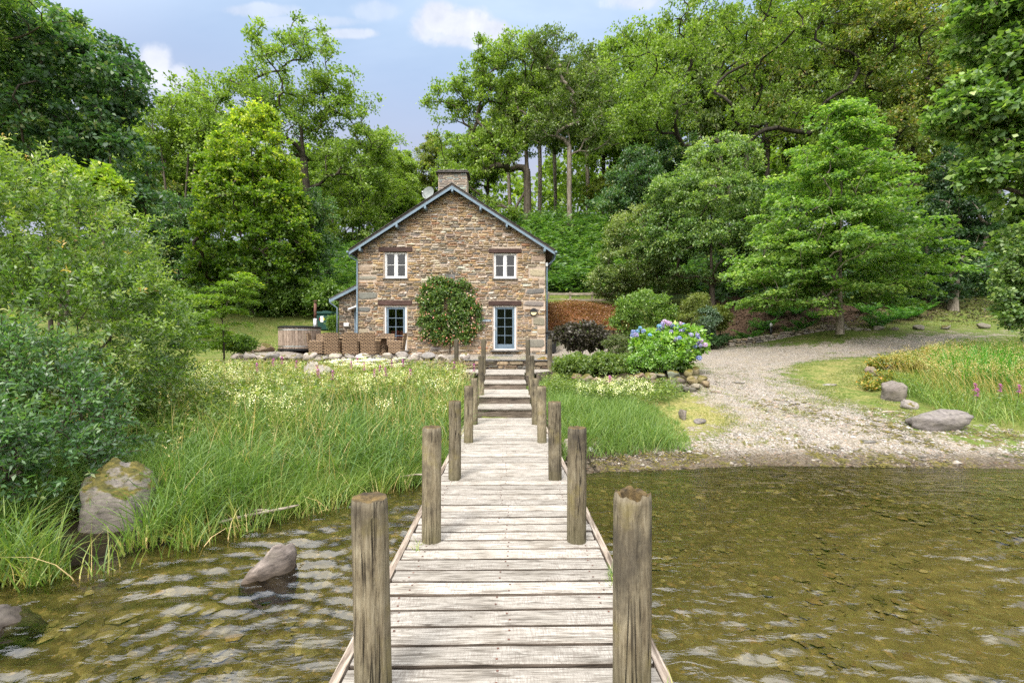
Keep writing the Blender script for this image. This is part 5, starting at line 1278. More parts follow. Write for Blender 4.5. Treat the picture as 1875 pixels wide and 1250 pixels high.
SMALL = 1.0
def make_tree(name, label, cat, lobes_px, Y, trunk, n=90, per=230, rc=.9, L=.26, W=.17, leaf='oak', bark='bark', seed=1, shape='round', r_tip=.02, base_px=None, base_py=None, stems=1, group=None,
              flatz=.5, shell=.45, wob=.04, start=.35, r0=None, sprawl=0., depth=.8, k=6, droop=0., tint=(0, 1), up=.35, extra=None, dmin=None, loc=None):
    """crown lobes and trunk top given as they stand at depth Y: (px, py, rx, ry)"""
    r = np.random.default_rng(seed); s_ = Y / FPX
    lobes = []
    for l in lobes_px:
        p = P(l[0], l[1], Y + (l[4] if len(l) > 4 else 0)); lobes.append((p.x, p.y, p.z, l[2] * s_, max(l[2], l[3]) * s_ * depth, l[3] * s_))
    tx_, ty_ = trunk; top = np.array(P(tx_, ty_, Y)); bx = (base_px - CX) * s_ if base_px is not None else top[0]
    bz = h1(bx, Y) if base_py is None else P(0, base_py, Y).z
    base = np.array([bx, Y, bz - .15])
    t = thing(name, label, cat, tuple(base), group)
    per = int(per * .82); L, W = L * 1.07, W * 1.07
    if shape != 'spray': per = int(per * 1.2) if Y > 28 else per; L, W = (L * .80, W * .80) if Y > 28 else (L * .9, W * .9); n = int(n * 2.1); per = int(per * .62); rc = rc * .86; shell = shell * .55 if shell < .6 else shell
    cl = sample_clumps(lobes, n, r, shell, dmin)
    if stems > 1:
        parts_ = np.argmin(np.abs(cl[:, [0]] - np.quantile(cl[:, 0], np.linspace(.12, .88, stems))[None, :]), 1); Vs, Fs = [], []; o = 0
        for i in range(stems):
            sub = cl[parts_ == i]
            if not len(sub): continue
            tp = top + np.array([(i - (stems - 1) / 2) * s_ * 34, r.uniform(-.5, .5), r.uniform(-.8, .8)]); b0 = base + np.array([(i - (stems - 1) / 2) * .22, r.uniform(-.2, .2), 0])
            q = skeleton(b0, tp, sub, r, r_tip, wob, start=start, sprawl=sprawl, r0=r0); v, f = tubes(*q, k); Vs.append(v); Fs.append(f + o); o += len(v)
        V, F = np.concatenate(Vs), np.concatenate(Fs)
    else:
        q = skeleton(base, top, cl, r, r_tip, wob, start=start, sprawl=sprawl, r0=r0); V, F = tubes(*q, k)
    link('trunk', npmesh('trunk', V - base, F, M[bark], smooth=True), t)
    cen = np.mean(cl, 0)
    V, F = clump_leaves(cl, per, rc, L, W, r, flatz, up, shape, cen, droop)
    tt = np.clip(tints(len(F), *tint, r=r) + np.repeat(r.normal(0, .10, len(cl)), per), 0, 1)
    # leaves turn paler towards the top of the crown
    hgt_ = (V[::4][:, 2] - V[:, 2].min()) / (np.ptp(V[:, 2]) + 1e-6)
    if extra: tt = np.clip(tt + extra * (hgt_ - .5), 0, 1)
    link('crown', npmesh('crown', V - base, F, LM[leaf], face={'tint': tt}), t)
    return t

def make_bush(name, label, cat, lobes, leaf, n, per, rc, L, W, seed, base=None, group=None, stems=6, flatz=.7, up=.3, shell=.6, bark='bark', droop=0., tint=(0, 1), shape='round', r_tip=.008, extra=None, twig=True):
    """lobes: world ellipsoids (x,y,z,rx,ry,rz)"""
    r = np.random.default_rng(seed)
    cl = sample_clumps(lobes, n, r, shell)
    cx_, cy_ = np.mean(cl[:, 0]), np.mean(cl[:, 1])
    if base is None: base = (cx_, cy_, h1(cx_, cy_))
    base = np.array(base, float); t = thing(name, label, cat, tuple(base), group)
    if twig:
        top = base + (np.mean(cl, 0) - base) * .5
        q = skeleton(base - (0, 0, .05), top, cl[:: max(1, len(cl) // 60)], r, r_tip, .1, ntr=3, start=.3); V, F = tubes(*q, 4)
        link('stem', npmesh('stem', V - base, F, M[bark]), t)
    V, F = clump_leaves(cl, per, rc, L, W, r, flatz, up, shape, np.mean(cl, 0), droop)
    keep = V[::4][:, 2] > H(V[::4][:, 0], V[::4][:, 1]) - .05
    V = V.reshape(-1, 4, 3)[keep].reshape(-1, 3); F = F[:keep.sum()]
    tt = tints(len(F), *tint, r=r)
    if extra: tt = np.clip(tt + extra * ((V[::4][:, 2] - V[:, 2].min()) / np.ptp(V[:, 2]) - .5), 0, 1)
    link('foliage', npmesh('foliage', V - base, F, LM[leaf], face={'tint': tt}), t)
    return t
def LW(px_, py_, rx, ry, Y, dep=None):
    s = Y / FPX; p = P(px_, py_, Y); return (p.x, p.y, p.z, rx * s, (dep if dep else rx * s * .8), ry * s)

# ---- named trees
make_tree('oak_tree', 'tall spreading oak with a broad domed crown rising above the bright yellow-green tree', 'tree',
          [(545, 128, 118, 78), (425, 190, 105, 52), (622, 225, 72, 80), (345, 225, 55, 45), (500, 245, 150, 55), (640, 330, 60, 60), (680, 260, 34, 40), (585, 195, 80, 62), (470, 160, 60, 40)], 38, (555, 235), n=150, per=170, rc=1.0, L=.28, W=.17, leaf='oak', seed=2, base_px=585, sprawl=.9, start=.55, r_tip=.022, r0=.33, shell=.35)
make_tree('sycamore_tree', 'large dark sycamore leaning out over the willow at the woodland corner', 'tree',
          [(110, 118, 128, 100), (50, 235, 150, 110), (190, 270, 90, 95), (10, 110, 90, 120), (235, 360, 60, 60), (130, 370, 130, 70), (225, 155, 48, 50)], 19, (105, 240), n=190, per=170, rc=.60, L=.20, W=.14, leaf='sycamore', seed=3, stems=3, base_px=110, start=.4, r_tip=.014, droop=.15)
make_tree('ash_tree', 'light leaved tree cut off by the frame corner above the sycamore', 'tree', [(-60, -10, 120, 75), (-120, 80, 90, 100)], 16, (-90, 60), n=60, per=200, rc=.5, L=.17, W=.07, leaf='maple', seed=4, base_px=-130)
make_tree('field_maple', 'bright yellow-green tree with dense conical crown beside the cottage', 'tree',
          [(468, 238, 46, 44), (462, 300, 84, 62), (462, 375, 98, 72), (462, 450, 118, 66), (462, 505, 106, 46), (425, 330, 50, 60), (530, 420, 46, 60)], 27, (465, 270), n=330, per=165, rc=.50, L=.18, W=.14, leaf='bright', seed=5, base_px=462, start=.15, r_tip=.014, extra=.6, flatz=.55, shell=.72, r0=.2)
make_tree('multi_stem_tree', 'open multi-stemmed tree with bare reddish poles behind the willow', 'tree', [(300, 255, 72, 58), (345, 205, 56, 38), (265, 300, 50, 50), (385, 260, 50, 50)], 31, (318, 262), n=60, per=190, rc=.9, L=.24, W=.15, leaf='oak', seed=6, stems=4, base_px=325, start=.75, r_tip=.022)
make_tree('birch_tree', 'thin crooked birch with grey trunk behind the cottage roof slope', 'tree', [(648, 330, 60, 66), (706, 285, 38, 48), (610, 405, 50, 60), (715, 345, 52, 50), (680, 420, 60, 50)], 42, (655, 340), n=85, per=170, rc=.85, L=.27, W=.17, leaf='fill', bark='bark_pale', seed=7, stems=2, base_px=650, start=.5, r_tip=.02)
make_tree('oak_tree', 'tall straight oak with bare lower trunk just above the cottage roof ridge', 'tree',
          [(868, 190, 62, 62), (815, 190, 40, 42), (930, 125, 82, 66), (905, 285, 66, 60), (975, 215, 50, 72), (840, 330, 55, 45), (805, 245, 30, 24), (890, 395, 60, 30)], 45, (963, 235), n=135, per=180, rc=.95, L=.30, W=.19, leaf='oak', seed=8, base_px=966, base_py=411, start=.4, r_tip=.03, r0=.40, sprawl=.7, wob=.012, shell=.3, tint=(.05, 1))
make_tree('ash_tree', 'slim pale trunked ash standing clear in the bracken', 'tree', [(1010, 112, 76, 52), (1062, 170, 76, 84), (1005, 235, 50, 50), (1090, 240, 48, 48)], 43, (1041, 250), n=90, per=135, rc=.85, L=.28, W=.16, leaf='elder', bark='bark_pale', seed=9, base_px=1043, base_py=411, start=.45, r_tip=.024, r0=.24, wob=.01, tint=(0, .75), shell=.25)
make_tree('oak_tree', 'huge sprawling oak with many dark twisted limbs above the whitebeam', 'tree',
          [(1190, 105, 100, 84), (1325, 80, 150, 88), (1465, 95, 130, 100), (1240, 215, 110, 60), (1430, 220, 125, 60), (1560, 190, 80, 80), (1160, 200, 60, 60), (1340, 0, 130, 50), (1490, 0, 110, 50)], 35, (1330, 250), n=180, per=150, rc=.95, L=.26, W=.16, leaf='oak', bark='bark_dark', seed=10, stems=3, base_px=1325, sprawl=1.0, start=.45, r_tip=.018, r0=.17, shell=.35, wob=.06)
make_tree('oak_tree', 'russet tinged oak above the layered green tree', 'tree', [(1620, 70, 100, 88), (1690, 165, 66, 84), (1565, 10, 84, 60), (1645, 250, 84, 56), (1720, 300, 50, 60), (1700, 20, 80, 70)], 32, (1655, 230), n=135, per=180, rc=.85, L=.24, W=.15, leaf='rust', bark='bark_dark', seed=11, base_px=1660, sprawl=.8, stems=2, start=.4, r_tip=.024, shell=.35)
make_tree('maple_tree', 'large leaved maple hanging in from the edge over the bank', 'tree',
          [(1860, 95, 95, 110), (1802, 222, 80, 62), (1880, 300, 90, 90), (1835, 10, 90, 60), (1880, 420, 60, 70), (1768, 185, 44, 42), (1820, 330, 60, 40), (1940, 200, 90, 200), (1880, 500, 40, 40)], 13, (1960, 150), n=300, per=135, rc=.36, L=.17, W=.15, leaf='maple', seed=12, base_px=2000, start=.3, r_tip=.01, droop=.25, extra=.1)
make_tree('ivy_clad_tree', 'dark ivy covered tree at the top of the lawn', 'tree', [(1742, 470, 42, 66), (1748, 390, 46, 70), (1765, 320, 60, 60), (1735, 520, 30, 30), (1800, 430, 50, 70)], 25, (1745, 330), n=120, per=210, rc=.55, L=.14, W=.11, leaf='ivy', bark='bark_pale', seed=13, base_px=1745, start=.3, r0=.22, r_tip=.014)
make_tree('layered_tree', 'light green tree with flat layered branches and a forked trunk beyond the drive', 'tree',
          [(1548, 215, 44, 36), (1542, 275, 78, 42), (1530, 340, 112, 44), (1530, 405, 150, 44), (1535, 465, 180, 40), (1435, 505, 90, 36), (1655, 500, 82, 32), (1410, 550, 56, 26), (1560, 530, 100, 22), (1480, 560, 60, 18), (1620, 545, 60, 18)], 20, (1545, 260), n=430, per=155, rc=.60, L=.15, W=.095, leaf='layer', bark='bark_pale', seed=14, base_px=1538, base_py=604, shape='spray', start=.2, r_tip=.010, sprawl=1., shell=.35, r0=.135, wob=.02, depth=.85, droop=.1)
make_tree('whitebeam_tree', 'pale silvery green tree with upright shoots left of the layered tree'.replace('left of', 'between the bracken bank and'), 'tree',
          [(1322, 305, 66, 50), (1300, 385, 100, 72), (1290, 460, 118, 60), (1245, 370, 60, 54), (1360, 420, 60, 60), (1225, 440, 60, 60)], 27, (1310, 340), n=270, per=180, rc=.58, L=.17, W=.10, leaf='pale', seed=15, base_px=1305, start=.15, r_tip=.012, up=.5, shell=.7, extra=.3, r0=.16)
make_tree('elder_tree', 'yellowish flowering elder on the bank behind the rail fence', 'tree', [(1172, 425, 58, 44), (1160, 485, 72, 50), (1120, 520, 40, 30), (1205, 520, 60, 30)], 29, (1165, 450), n=130, per=180, rc=.55, L=.17, W=.11, leaf='elder', seed=16, base_px=1165, start=.1, r_tip=.012, shell=.65, extra=.25, r0=.12)
make_tree('holly_tree', 'dark blue-green bushy tree above the bracken slope', 'tree', [(1180, 335, 62, 72), (1130, 375, 46, 40), (1225, 290, 45, 50)], 36, (1180, 340), n=90, per=200, rc=.8, L=.24, W=.16, leaf='sycamore', seed=17, base_px=1180, start=.1, tint=(.1, 1.0), r0=.2)
make_tree('yew_tree', 'dark dense tree in shade behind the whitebeam and layered tree', 'tree', [(1400, 470, 84, 70), (1420, 390, 64, 60), (1390, 540, 80, 34)], 31, (1400, 450), n=110, per=200, rc=.75, L=.20, W=.12, leaf='ivy', seed=18, base_px=1400, start=.1)
make_tree('yew_tree', 'dark dense tree in shade beyond the ferns and ivy clad trunk', 'tree', [(1650, 450, 100, 70), (1700, 520, 70, 34), (1620, 520, 90, 34)], 30, (1650, 430), n=100, per=200, rc=.75, L=.20, W=.12, leaf='sycamore', seed=19, base_px=1650, start=.1)
make_tree('hazel_tree', 'low dark green tree behind the reed bank and the bright maple', 'tree', [(330, 420, 70, 66), (385, 500, 70, 50), (280, 470, 60, 60), (570, 470, 40, 60), (580, 400, 40, 50)], 29, (340, 430), n=150, per=190, rc=.7, L=.19, W=.12, leaf='sycamore', seed=20, base_px=350, start=.1, tint=(.15, 1.))
make_tree('rowan_sapling', 'young rowan sapling with feathery leaves in front of the lawn', 'tree', [(418, 545, 40, 30), (400, 590, 46, 36), (440, 520, 22, 22), (385, 625, 36, 24)], 15.5, (410, 540), n=60, per=130, rc=.30, L=.13, W=.035, leaf='bright', seed=21, base_px=410, start=.1, r_tip=.006, r0=.03, tint=(0, .8), shape='spray')

# ---- woodland trees behind: four kinds, each copied
def proto_tree(i, leaf, bark, n, per, rc, Hh, wdt, crown0, sprawl, kind='tree'):
    r = np.random.default_rng(40 + i); base = np.zeros(3)
    lobes = [(r.uniform(-.25, .25) * wdt, r.uniform(-.2, .2) * wdt, Hh * (crown0 + (1 - crown0) * t), wdt * s, wdt * s, Hh * (1 - crown0) * .30) for t, s in ((.2, .75), (.45, 1.0), (.75, .72), (.95, .4))]
    cl = sample_clumps(lobes, n, r, .35); q = skeleton(base, (0, 0, Hh * .75), cl, r, .022, .03, start=.45, sprawl=sprawl, r0=.21)
    V, F = tubes(*q, 5); tr_m = npmesh('trunk', V, F, M[bark], smooth=True)
    V, F = clump_leaves(cl, int(per * 1.5), rc, .31, .20, r, .55, .35); cr = npmesh('crown', V, F, LM[leaf], face={'tint': tints(len(F), 0, 1, r=r)})
    return tr_m, cr
protos = [proto_tree(0, 'fill', 'bark', 110, 105, .95, 14, 3.8, .42, .5), proto_tree(1, 'oak', 'bark', 120, 105, .95, 14, 4.4, .34, .7), proto_tree(2, 'elder', 'bark_pale', 80, 95, .85, 14, 3.0, .55, .3), proto_tree(3, 'rust', 'bark', 110, 105, .95, 14, 4.0, .40, .6)]
fill = [ # px, top py, depth, kind, place
 (30, 90, 46, 0, 'far above the willow, first from the picture edge'), (130, 60, 48, 1, 'far behind the dark sycamore'), (215, 200, 47, 0, 'seen through the gap beside the sycamore'), (262, 262, 44, 3, 'low behind the bare reddish poles'), (335, 232, 50, 0, 'standing behind the multi-stemmed tree'), (405, 250, 52, 1, 'behind the crest of the bright yellow-green tree'),
 (560, 300, 50, 1, 'under the broad domed oak'), (612, 265, 55, 0, 'between the domed oak and the crooked birch'), (700, 250, 58, 2, 'thin crowned, beside the open sky notch'), (745, 285, 56, 0, 'low in the sky notch beyond the satellite dish'), (792, 262, 60, 3, 'brownish, directly beyond the chimney'), (838, 255, 56, 1, 'beyond the chimney, under the leaning limb'),
 (890, 235, 57, 0, 'below the straight oak crown'), (935, 150, 56, 2, 'slender, left of the straight oak trunk'.replace('left of', 'just before')), (987, 110, 52, 2, 'slender, between the straight oak and the pale ash'), (1018, 130, 60, 2, 'slender, in the row of poles past the pale ash'), (1078, 110, 52, 2, 'slender, just past the pale ash trunk'), (1105, 100, 56, 0, 'above the dark blue-green bushy tree'),
 (1150, 90, 50, 1, 'at the edge of the sprawling oak'), (1215, 60, 54, 0, 'behind the first limbs of the sprawling oak'), (1275, 60, 50, 2, 'straight pole behind the sprawling oak'), (1340, 50, 55, 1, 'behind the middle of the sprawling oak'), (1405, 40, 50, 3, 'behind the fork of the sprawling oak'), (1470, 30, 52, 0, 'behind the long limb over the layered tree'), (1535, 10, 47, 1, 'above the tip of the layered tree'),
 (1600, 10, 50, 0, 'behind the russet oak'), (1680, 0, 46, 1, 'beyond the russet oak, nearer the maple'), (1755, -10, 44, 0, 'above the ivy covered tree'), (1830, -20, 46, 3, 'behind the hanging maple'), (1900, 0, 44, 1, 'cut by the picture edge behind the maple'), (-50, 40, 44, 1, 'cut by the picture edge behind the willow'),
 (480, 350, 42, 0, 'low behind the bright yellow-green tree'), (720, 370, 48, 1, 'low over the cottage roof slope'), (1120, 330, 50, 3, 'low beside the dark blue-green bushy tree'), (1560, 300, 40, 1, 'behind the upper layers of the layered tree'), (1700, 330, 38, 0, 'in the gap before the ivy covered tree'), (1240, 330, 42, 1, 'behind the tip of the whitebeam'), (1450, 330, 40, 0, 'behind the shoulder of the layered tree')]
kn = ['green woodland tree', 'dense woodland tree', 'pole-thin woodland tree', 'brown-tinged woodland tree']
for i, (p_, t_, Y_p, k_, pl) in enumerate(fill):
    X_p = (p_ - CX) / FPX * Y_p; z_ = h1(X_p, Y_p) - .3; top_ = CAMZ + (HOR - t_) / FPX * Y_p; hh = max(top_ - z_, 6); s_ = hh / 14.6
    tr_m, cr = protos[k_]
    t = thing('woodland_tree', f'{kn[k_]} {pl}', 'tree', (X_p, Y_p, z_), 'woodland trees on the hillside', rnd.uniform(0, 6.28)); ws = min(max(s_, .72), 1.15); t.scale = (ws, ws, s_)
    link('trunk', tr_m, t); link('crown', cr, t)
# the wood beyond reads as one mass
r = np.random.default_rng(77); cl = []
for _ in range(120):
    x = r.uniform(-70, 70); yv = r.uniform(60, 84)
    if -6 < x - 0.075 * yv < 7 and r.random() < .25: continue
    z_ = h1(x, yv); hh = r.uniform(9, 13) * (0.62 if -16 < x < -6 else 1)
    for _ in range(17): cl.append((x + r.normal(0, 2.0), yv + r.normal(0, 1.5), z_ + r.uniform(.25, 1) * hh))
V, F = clump_leaves(np.array(cl), 27, 1.7, .92, .6, r, .6, .35)
tag(link('distant_wood', npmesh('distant_wood', V, F, LM['fill'], face={'tint': tints(len(F), 0, .9)})), 'far wood closing the view behind the hillside trees', kind='stuff')

# ---- ground cover on the hillside
def cover(name, label, regions, leaf, n, L, W, hgt, seed, up=.6, tint=(0, 1), dens=None, bump=1.0, L_far=True):
    """leafy cover over world rectangles (x0,x1,y0,y1), lumpy in height"""
    r = np.random.default_rng(seed); A = np.array([(a[1] - a[0]) * (a[3] - a[2]) for a in regions]); A = A / A.sum()
    k = r.choice(len(regions), n, p=A); R4 = np.array([a[:4] for a in regions])[k]
    x = R4[:, 0] + r.random(n) * (R4[:, 1] - R4[:, 0]); y = R4[:, 2] + r.random(n) * (R4[:, 3] - R4[:, 2])
    lump = .5 + .5 * np.sin(1.9 * x + 1.3 * np.sin(1.1 * y)) * np.sin(1.6 * y + 1.2 * np.sin(1.4 * x)); lump = .45 + .75 * lump * bump
    if dens is not None:
        kp = dens(x, y, r); x, y, lump = x[kp], y[kp], lump[kp]
    n = len(x); z = H(x, y) + r.random(n) ** .6 * hgt * lump
    D = r.normal(size=(n, 3)); D[:, 2] = np.abs(D[:, 2]) * .3 - .1
    V, F = leaf_quads(np.stack([x, y, z], 1), D, L * r.uniform(.6, 1.3, n), W * r.uniform(.6, 1.3, n), flat=up, rg=r)
    tt = np.clip(tints(n, *tint, r=r) + .25 * (lump - .8), 0, 1)
    return tag(link(name, npmesh(name, V, F, LM[leaf], face={'tint': tt})), label, kind='stuff')
cover('bracken', 'green bracken fronds covering the steep slope under the trees', [(1, 14, 31.9, 46), (-16, -3, 28, 46), (1, 9, 31.9, 40)], 'bracken', 36000, .52, .14, 1.5, 81, bump=1.4)
cover('undergrowth', 'dark undergrowth below the woodland trees', [(-45, -14, 29, 50), (12, 45, 27.5, 50), (-10, 14, 44, 60)], 'sycamore', 27000, .50, .32, 1.2, 82, tint=(.1, 1))
cover('bramble_bank', 'pale flowering brambles along the back of the lawn', [(-21, -8.6, 26.6, 29.5), (-30, -20, 23, 28)], 'bramble', 26000, .17, .11, 1.7, 83, dens=lambda x, y, r: ~((np.abs(x + 10.4) < 1.2) & (y < 27.6)))
cover('russet_bank', 'dead russet bracken on the bank below the rail fence', [(1.7, 6.6, 24.4, 29.4)], 'russet', 14000, .15, .05, .26, 84)
cover('leaf_litter', 'brown fallen leaves under the layered tree', [(8.5, 28, 22.6, 28.5)], 'litter', 9000, .12, .08, .03, 85, tint=(0, 1), up=1.)

# ---- bushes
def bush_px(name, label, cat, lobes, Y, leaf, n, per, rc, L, W, seed, **kw):
    return make_bush(name, label, cat, [LW(*l[:4], Y + (l[4] if len(l) > 4 else 0)) for l in lobes], leaf, n, per, rc, L, W, seed, **kw)
bush_px('purple_shrub', 'round clipped shrub with dark purple leaves beside the cottage corner', 'shrub', [(1062, 618, 40, 24), (1042, 620, 28, 24), (1084, 620, 28, 23)], 17.0, 'plum', 170, 75, .20, .10, .08, 101, shell=.8)
bush_px('box_shrub', 'small domed clipped green shrub between the purple shrub and hydrangea', 'shrub', [(1134, 634, 26, 19)], 16.0, 'box', 70, 90, .14, .05, .035, 102, shell=.85)
bush_px('shrub', 'pale flowering shrub at the end of the russet bank', 'shrub', [(1180, 570, 48, 36), (1150, 590, 30, 22), (1215, 585, 26, 22)], 22.5, 'bramble', 120, 120, .34, .12, .07, 103, tint=(.0, .85))
bush_px('conifer_shrub', 'golden green feathery conifer beside the pale flowering shrub', 'shrub', [(1275, 560, 22, 22), (1268, 590, 34, 22)], 22, 'yellowc', 90, 120, .25, .10, .03, 104, up=.1)
bush_px('bramble_bush', 'bramble thicket behind the rowan sapling', 'bramble', [(345, 600, 34, 24), (325, 565, 36, 30)], 19.5, 'bramble', 110, 90, .36, .13, .085, 140, tint=(0, .85))
bush_px('bramble_bush', 'low bramble mound at the lawn edge between sapling and hot tub', 'bramble', [(440, 632, 26, 10)], 16.5, 'bramble', 40, 90, .26, .10, .065, 141, tint=(0, .8))
bush_px('bramble_bush', 'rough bramble thicket on the slope behind the oil tank', 'bramble', [(560, 552, 56, 26), (500, 560, 50, 24), (600, 545, 40, 26)], 27.5, 'bramble', 150, 90, .5, .17, .11, 142, tint=(0, .8))
bush_px('marsh_shrub', 'dark green leafy shrub at the foot of the willow bush', 'shrub', [(275, 700, 36, 26), (300, 675, 30, 22)], 10.2, 'marsh', 80, 90, .2, .075, .032, 143, tint=(0, .6))
bush_px('silver_shrub', 'silvery blue shrub tucked against the golden conifer', 'shrub', [(1296, 588, 20, 24)], 21.5, 'bluec', 55, 110, .22, .08, .05, 105)
bush_px('conifer_shrub', 'small upright yellow-green shrub next to the first ferns', 'shrub', [(1318, 585, 18, 24)], 22, 'yellowc', 50, 110, .22, .10, .04, 106)
bush_px('herb_border', 'leafy green perennials filling the bed above the mossy edging', 'border plants', [(1060, 672, 42, 20), (1110, 670, 40, 20), (1045, 690, 24, 16), (1150, 675, 36, 22)], 13.4, 'marsh', 230, 85, .17, .085, .05, 107, tint=(0, .75), shell=.5)
bush_px('border_shrub', 'small leaved shrub with browning flower heads in front of the hydrangea', 'shrub', [(1200, 655, 36, 28), (1178, 668, 26, 20)], 13.0, 'hyd', 100, 90, .16, .06, .04, 108, tint=(0, .8))
bush_px('ivy_mound', 'ivy mound at the start of the low dry stone wall', 'ivy', [(1300, 622, 36, 9)], 21.9, 'ivy', 45, 110, .22, .09, .07, 109, tint=(.2, 1))
bush_px('edge_shrub', 'pale leaved shrub reaching in from the frame edge above the iris clump', 'shrub', [(1875, 560, 40, 62), (1865, 500, 30, 40), (1890, 470, 40, 60)], 12.6, 'pale', 150, 95, .22, .10, .075, 110)
bush_px('shrub', 'green shrub in front of the oil tank beside the lean-to', 'shrub', [(612, 595, 11, 14)], 23.6, 'bramble', 36, 110, .2, .09, .05, 111, tint=(0, .7))
bush_px('shrub', 'dark rhododendron shrub behind the layered tree trunk', 'shrub', [(1600, 545, 52, 22), (1690, 545, 60, 24), (1470, 548, 60, 24)], 26.5, 'ivy', 110, 110, .42, .17, .07, 112)
bush_px('shrub', 'dark laurel shrub at the top corner of the lawn', 'shrub', [(1790, 515, 44, 26)], 28, 'sycamore', 70, 110, .42, .17, .07, 113)
bush_px('potentilla', 'orange and gold leaved shrub sprawling over rocks beside the track', 'shrub', [(1640, 668, 44, 16, .6), (1612, 700, 24, 20, -1.2), (1600, 715, 16, 16, -1.5)], 13.2, 'orange', 120, 90, .16, .06, .04, 114)
bush_px('potentilla', 'orange flowered shrub strip below the iris clump', 'shrub', [(1730, 652, 50, 12), (1800, 662, 50, 14)], 14.2, 'orange', 110, 90, .17, .06, .04, 115, tint=(0, .9))
bush_px('low_shrub', 'green trailing shrub under the dead branches on the bank', 'shrub', [(1850, 668, 44, 22), (1815, 690, 30, 14)], 12.6, 'marsh', 80, 90, .18, .07, .045, 116, tint=(0, .7))
# hydrangea with its bloom heads
hyc = [LW(1225, 645, 56, 36, 13.6), LW(1250, 630, 38, 34, 13.6), LW(1190, 635, 28, 26, 13.6)]
hy_ = make_bush('hydrangea', 'big hydrangea covered in blue and violet mophead blooms', 'hydrangea', hyc, 'hyd', 190, 75, .17, .13, .09, 120, tint=(0, .95), shell=.75, extra=.2)
rb = np.random.default_rng(5); v = unit(rb.normal(size=(120, 3)))
def bloom_mesh(mat):
    r = np.random.default_rng(9); v = unit(r.normal(size=(110, 3))); V, F = leaf_quads(v * .075 * np.array([1, 1, .78]), unit(np.cross(v, r.normal(size=(110, 3)))) , .05, .045, flat=0, rg=r)
    return npmesh('bloom', V, F, mat, face={'tint': r.random(len(F))})
bms = [bloom_mesh(LM[k]) for k in ('b1', 'b2', 'b3', 'b4')]
for (bx_, by_, kk) in [(1160, 608, 0), (1168, 606, 3), (1158, 614, 0), (1165, 613, 1), (1178, 606, 0), (1190, 613, 3), (1172, 600, 3), (1207, 597, 3), (1213, 593, 1), (1217, 589, 2), (1225, 592, 2), (1205, 605, 0), (1209, 608, 1), (1222, 606, 2), (1229, 607, 1), (1217, 612, 1), (1232, 597, 0), (1240, 600, 3), (1246, 592, 2), (1251, 595, 0), (1247, 606, 1), (1253, 604, 0), (1258, 609, 1), (1262, 607, 1), (1252, 611, 0), (1265, 613, 1), (1272, 608, 2), (1277, 613, 1), (1264, 617, 2), (1279, 620, 1), (1283, 624, 2), (1277, 616, 0), (1236, 621, 1), (1243, 619, 0), (1229, 632, 0), (1256, 635, 0), (1262, 628, 1), (1276, 626, 1), (1281, 632, 1), (1291, 631, 2), (1280, 655, 0), (1272, 634, 0), (1212, 600, 1)]:
    Y_p = 13.05 if by_ > 612 else 13.35
    q = P(bx_, by_, Y_p + rb.uniform(-.1, .1)); s_ = rb.uniform(.65, 1.0) * (.9 if kk == 3 else 1.0)
    link('bloom', bms[kk], hy_, tuple(q - hy_.location), (rb.uniform(-.5, .3), rb.uniform(-.4, .4), rb.uniform(0, 6)), (s_, s_, s_))
# climber on the gable
cl_l = [(hx(822), HY - .10, hz(560), 1.15, .42, 1.22), (hx(790), HY - .08, hz(556), .55, .3, .85), (hx(856), HY - .08, hz(572), .58, .3, 1.05), (hx(806), HY - .08, hz(612), .80, .28, .45), (hx(846), HY - .08, hz(610), .72, .28, .50), (hx(802), HY - .08, hz(536), .55, .3, .6), (hx(846), HY - .08, hz(534), .5, .3, .5), (hx(800), HY - .08, hz(590), .85, .35, .85), (hx(850), HY - .08, hz(588), .75, .35, .95), (hx(826), HY - .08, hz(606), 1.05, .32, .62)]
cb = make_bush('climbing_shrub', 'dense climbing shrub with pink flushed leaves trained on the cottage wall', 'climber', cl_l, 'climb', 330, 62, .20, .105, .08, 130, base=(hx(823), HY - .1, 1.5), up=-.1, shell=.75, flatz=1., tint=(0, .95))
r = np.random.default_rng(6); n = 360; v = unit(r.normal(size=(n, 3))); v[:, 1] = -np.abs(v[:, 1])
lb_ = np.array(cl_l)[r.integers(0, 5, n)]; p_ = lb_[:, :3] + v * lb_[:, 3:] * 1.09 - (0, .06, 0)
V, F = leaf_quads(p_, r.normal(size=(n, 3)), .085, .07, flat=0, rg=r); link('pink_leaves', npmesh('pink_leaves', V - np.array(cb.location), F, LM['pink'], face={'tint': r.random(n)}), cb)['kind'] = 'stuff'

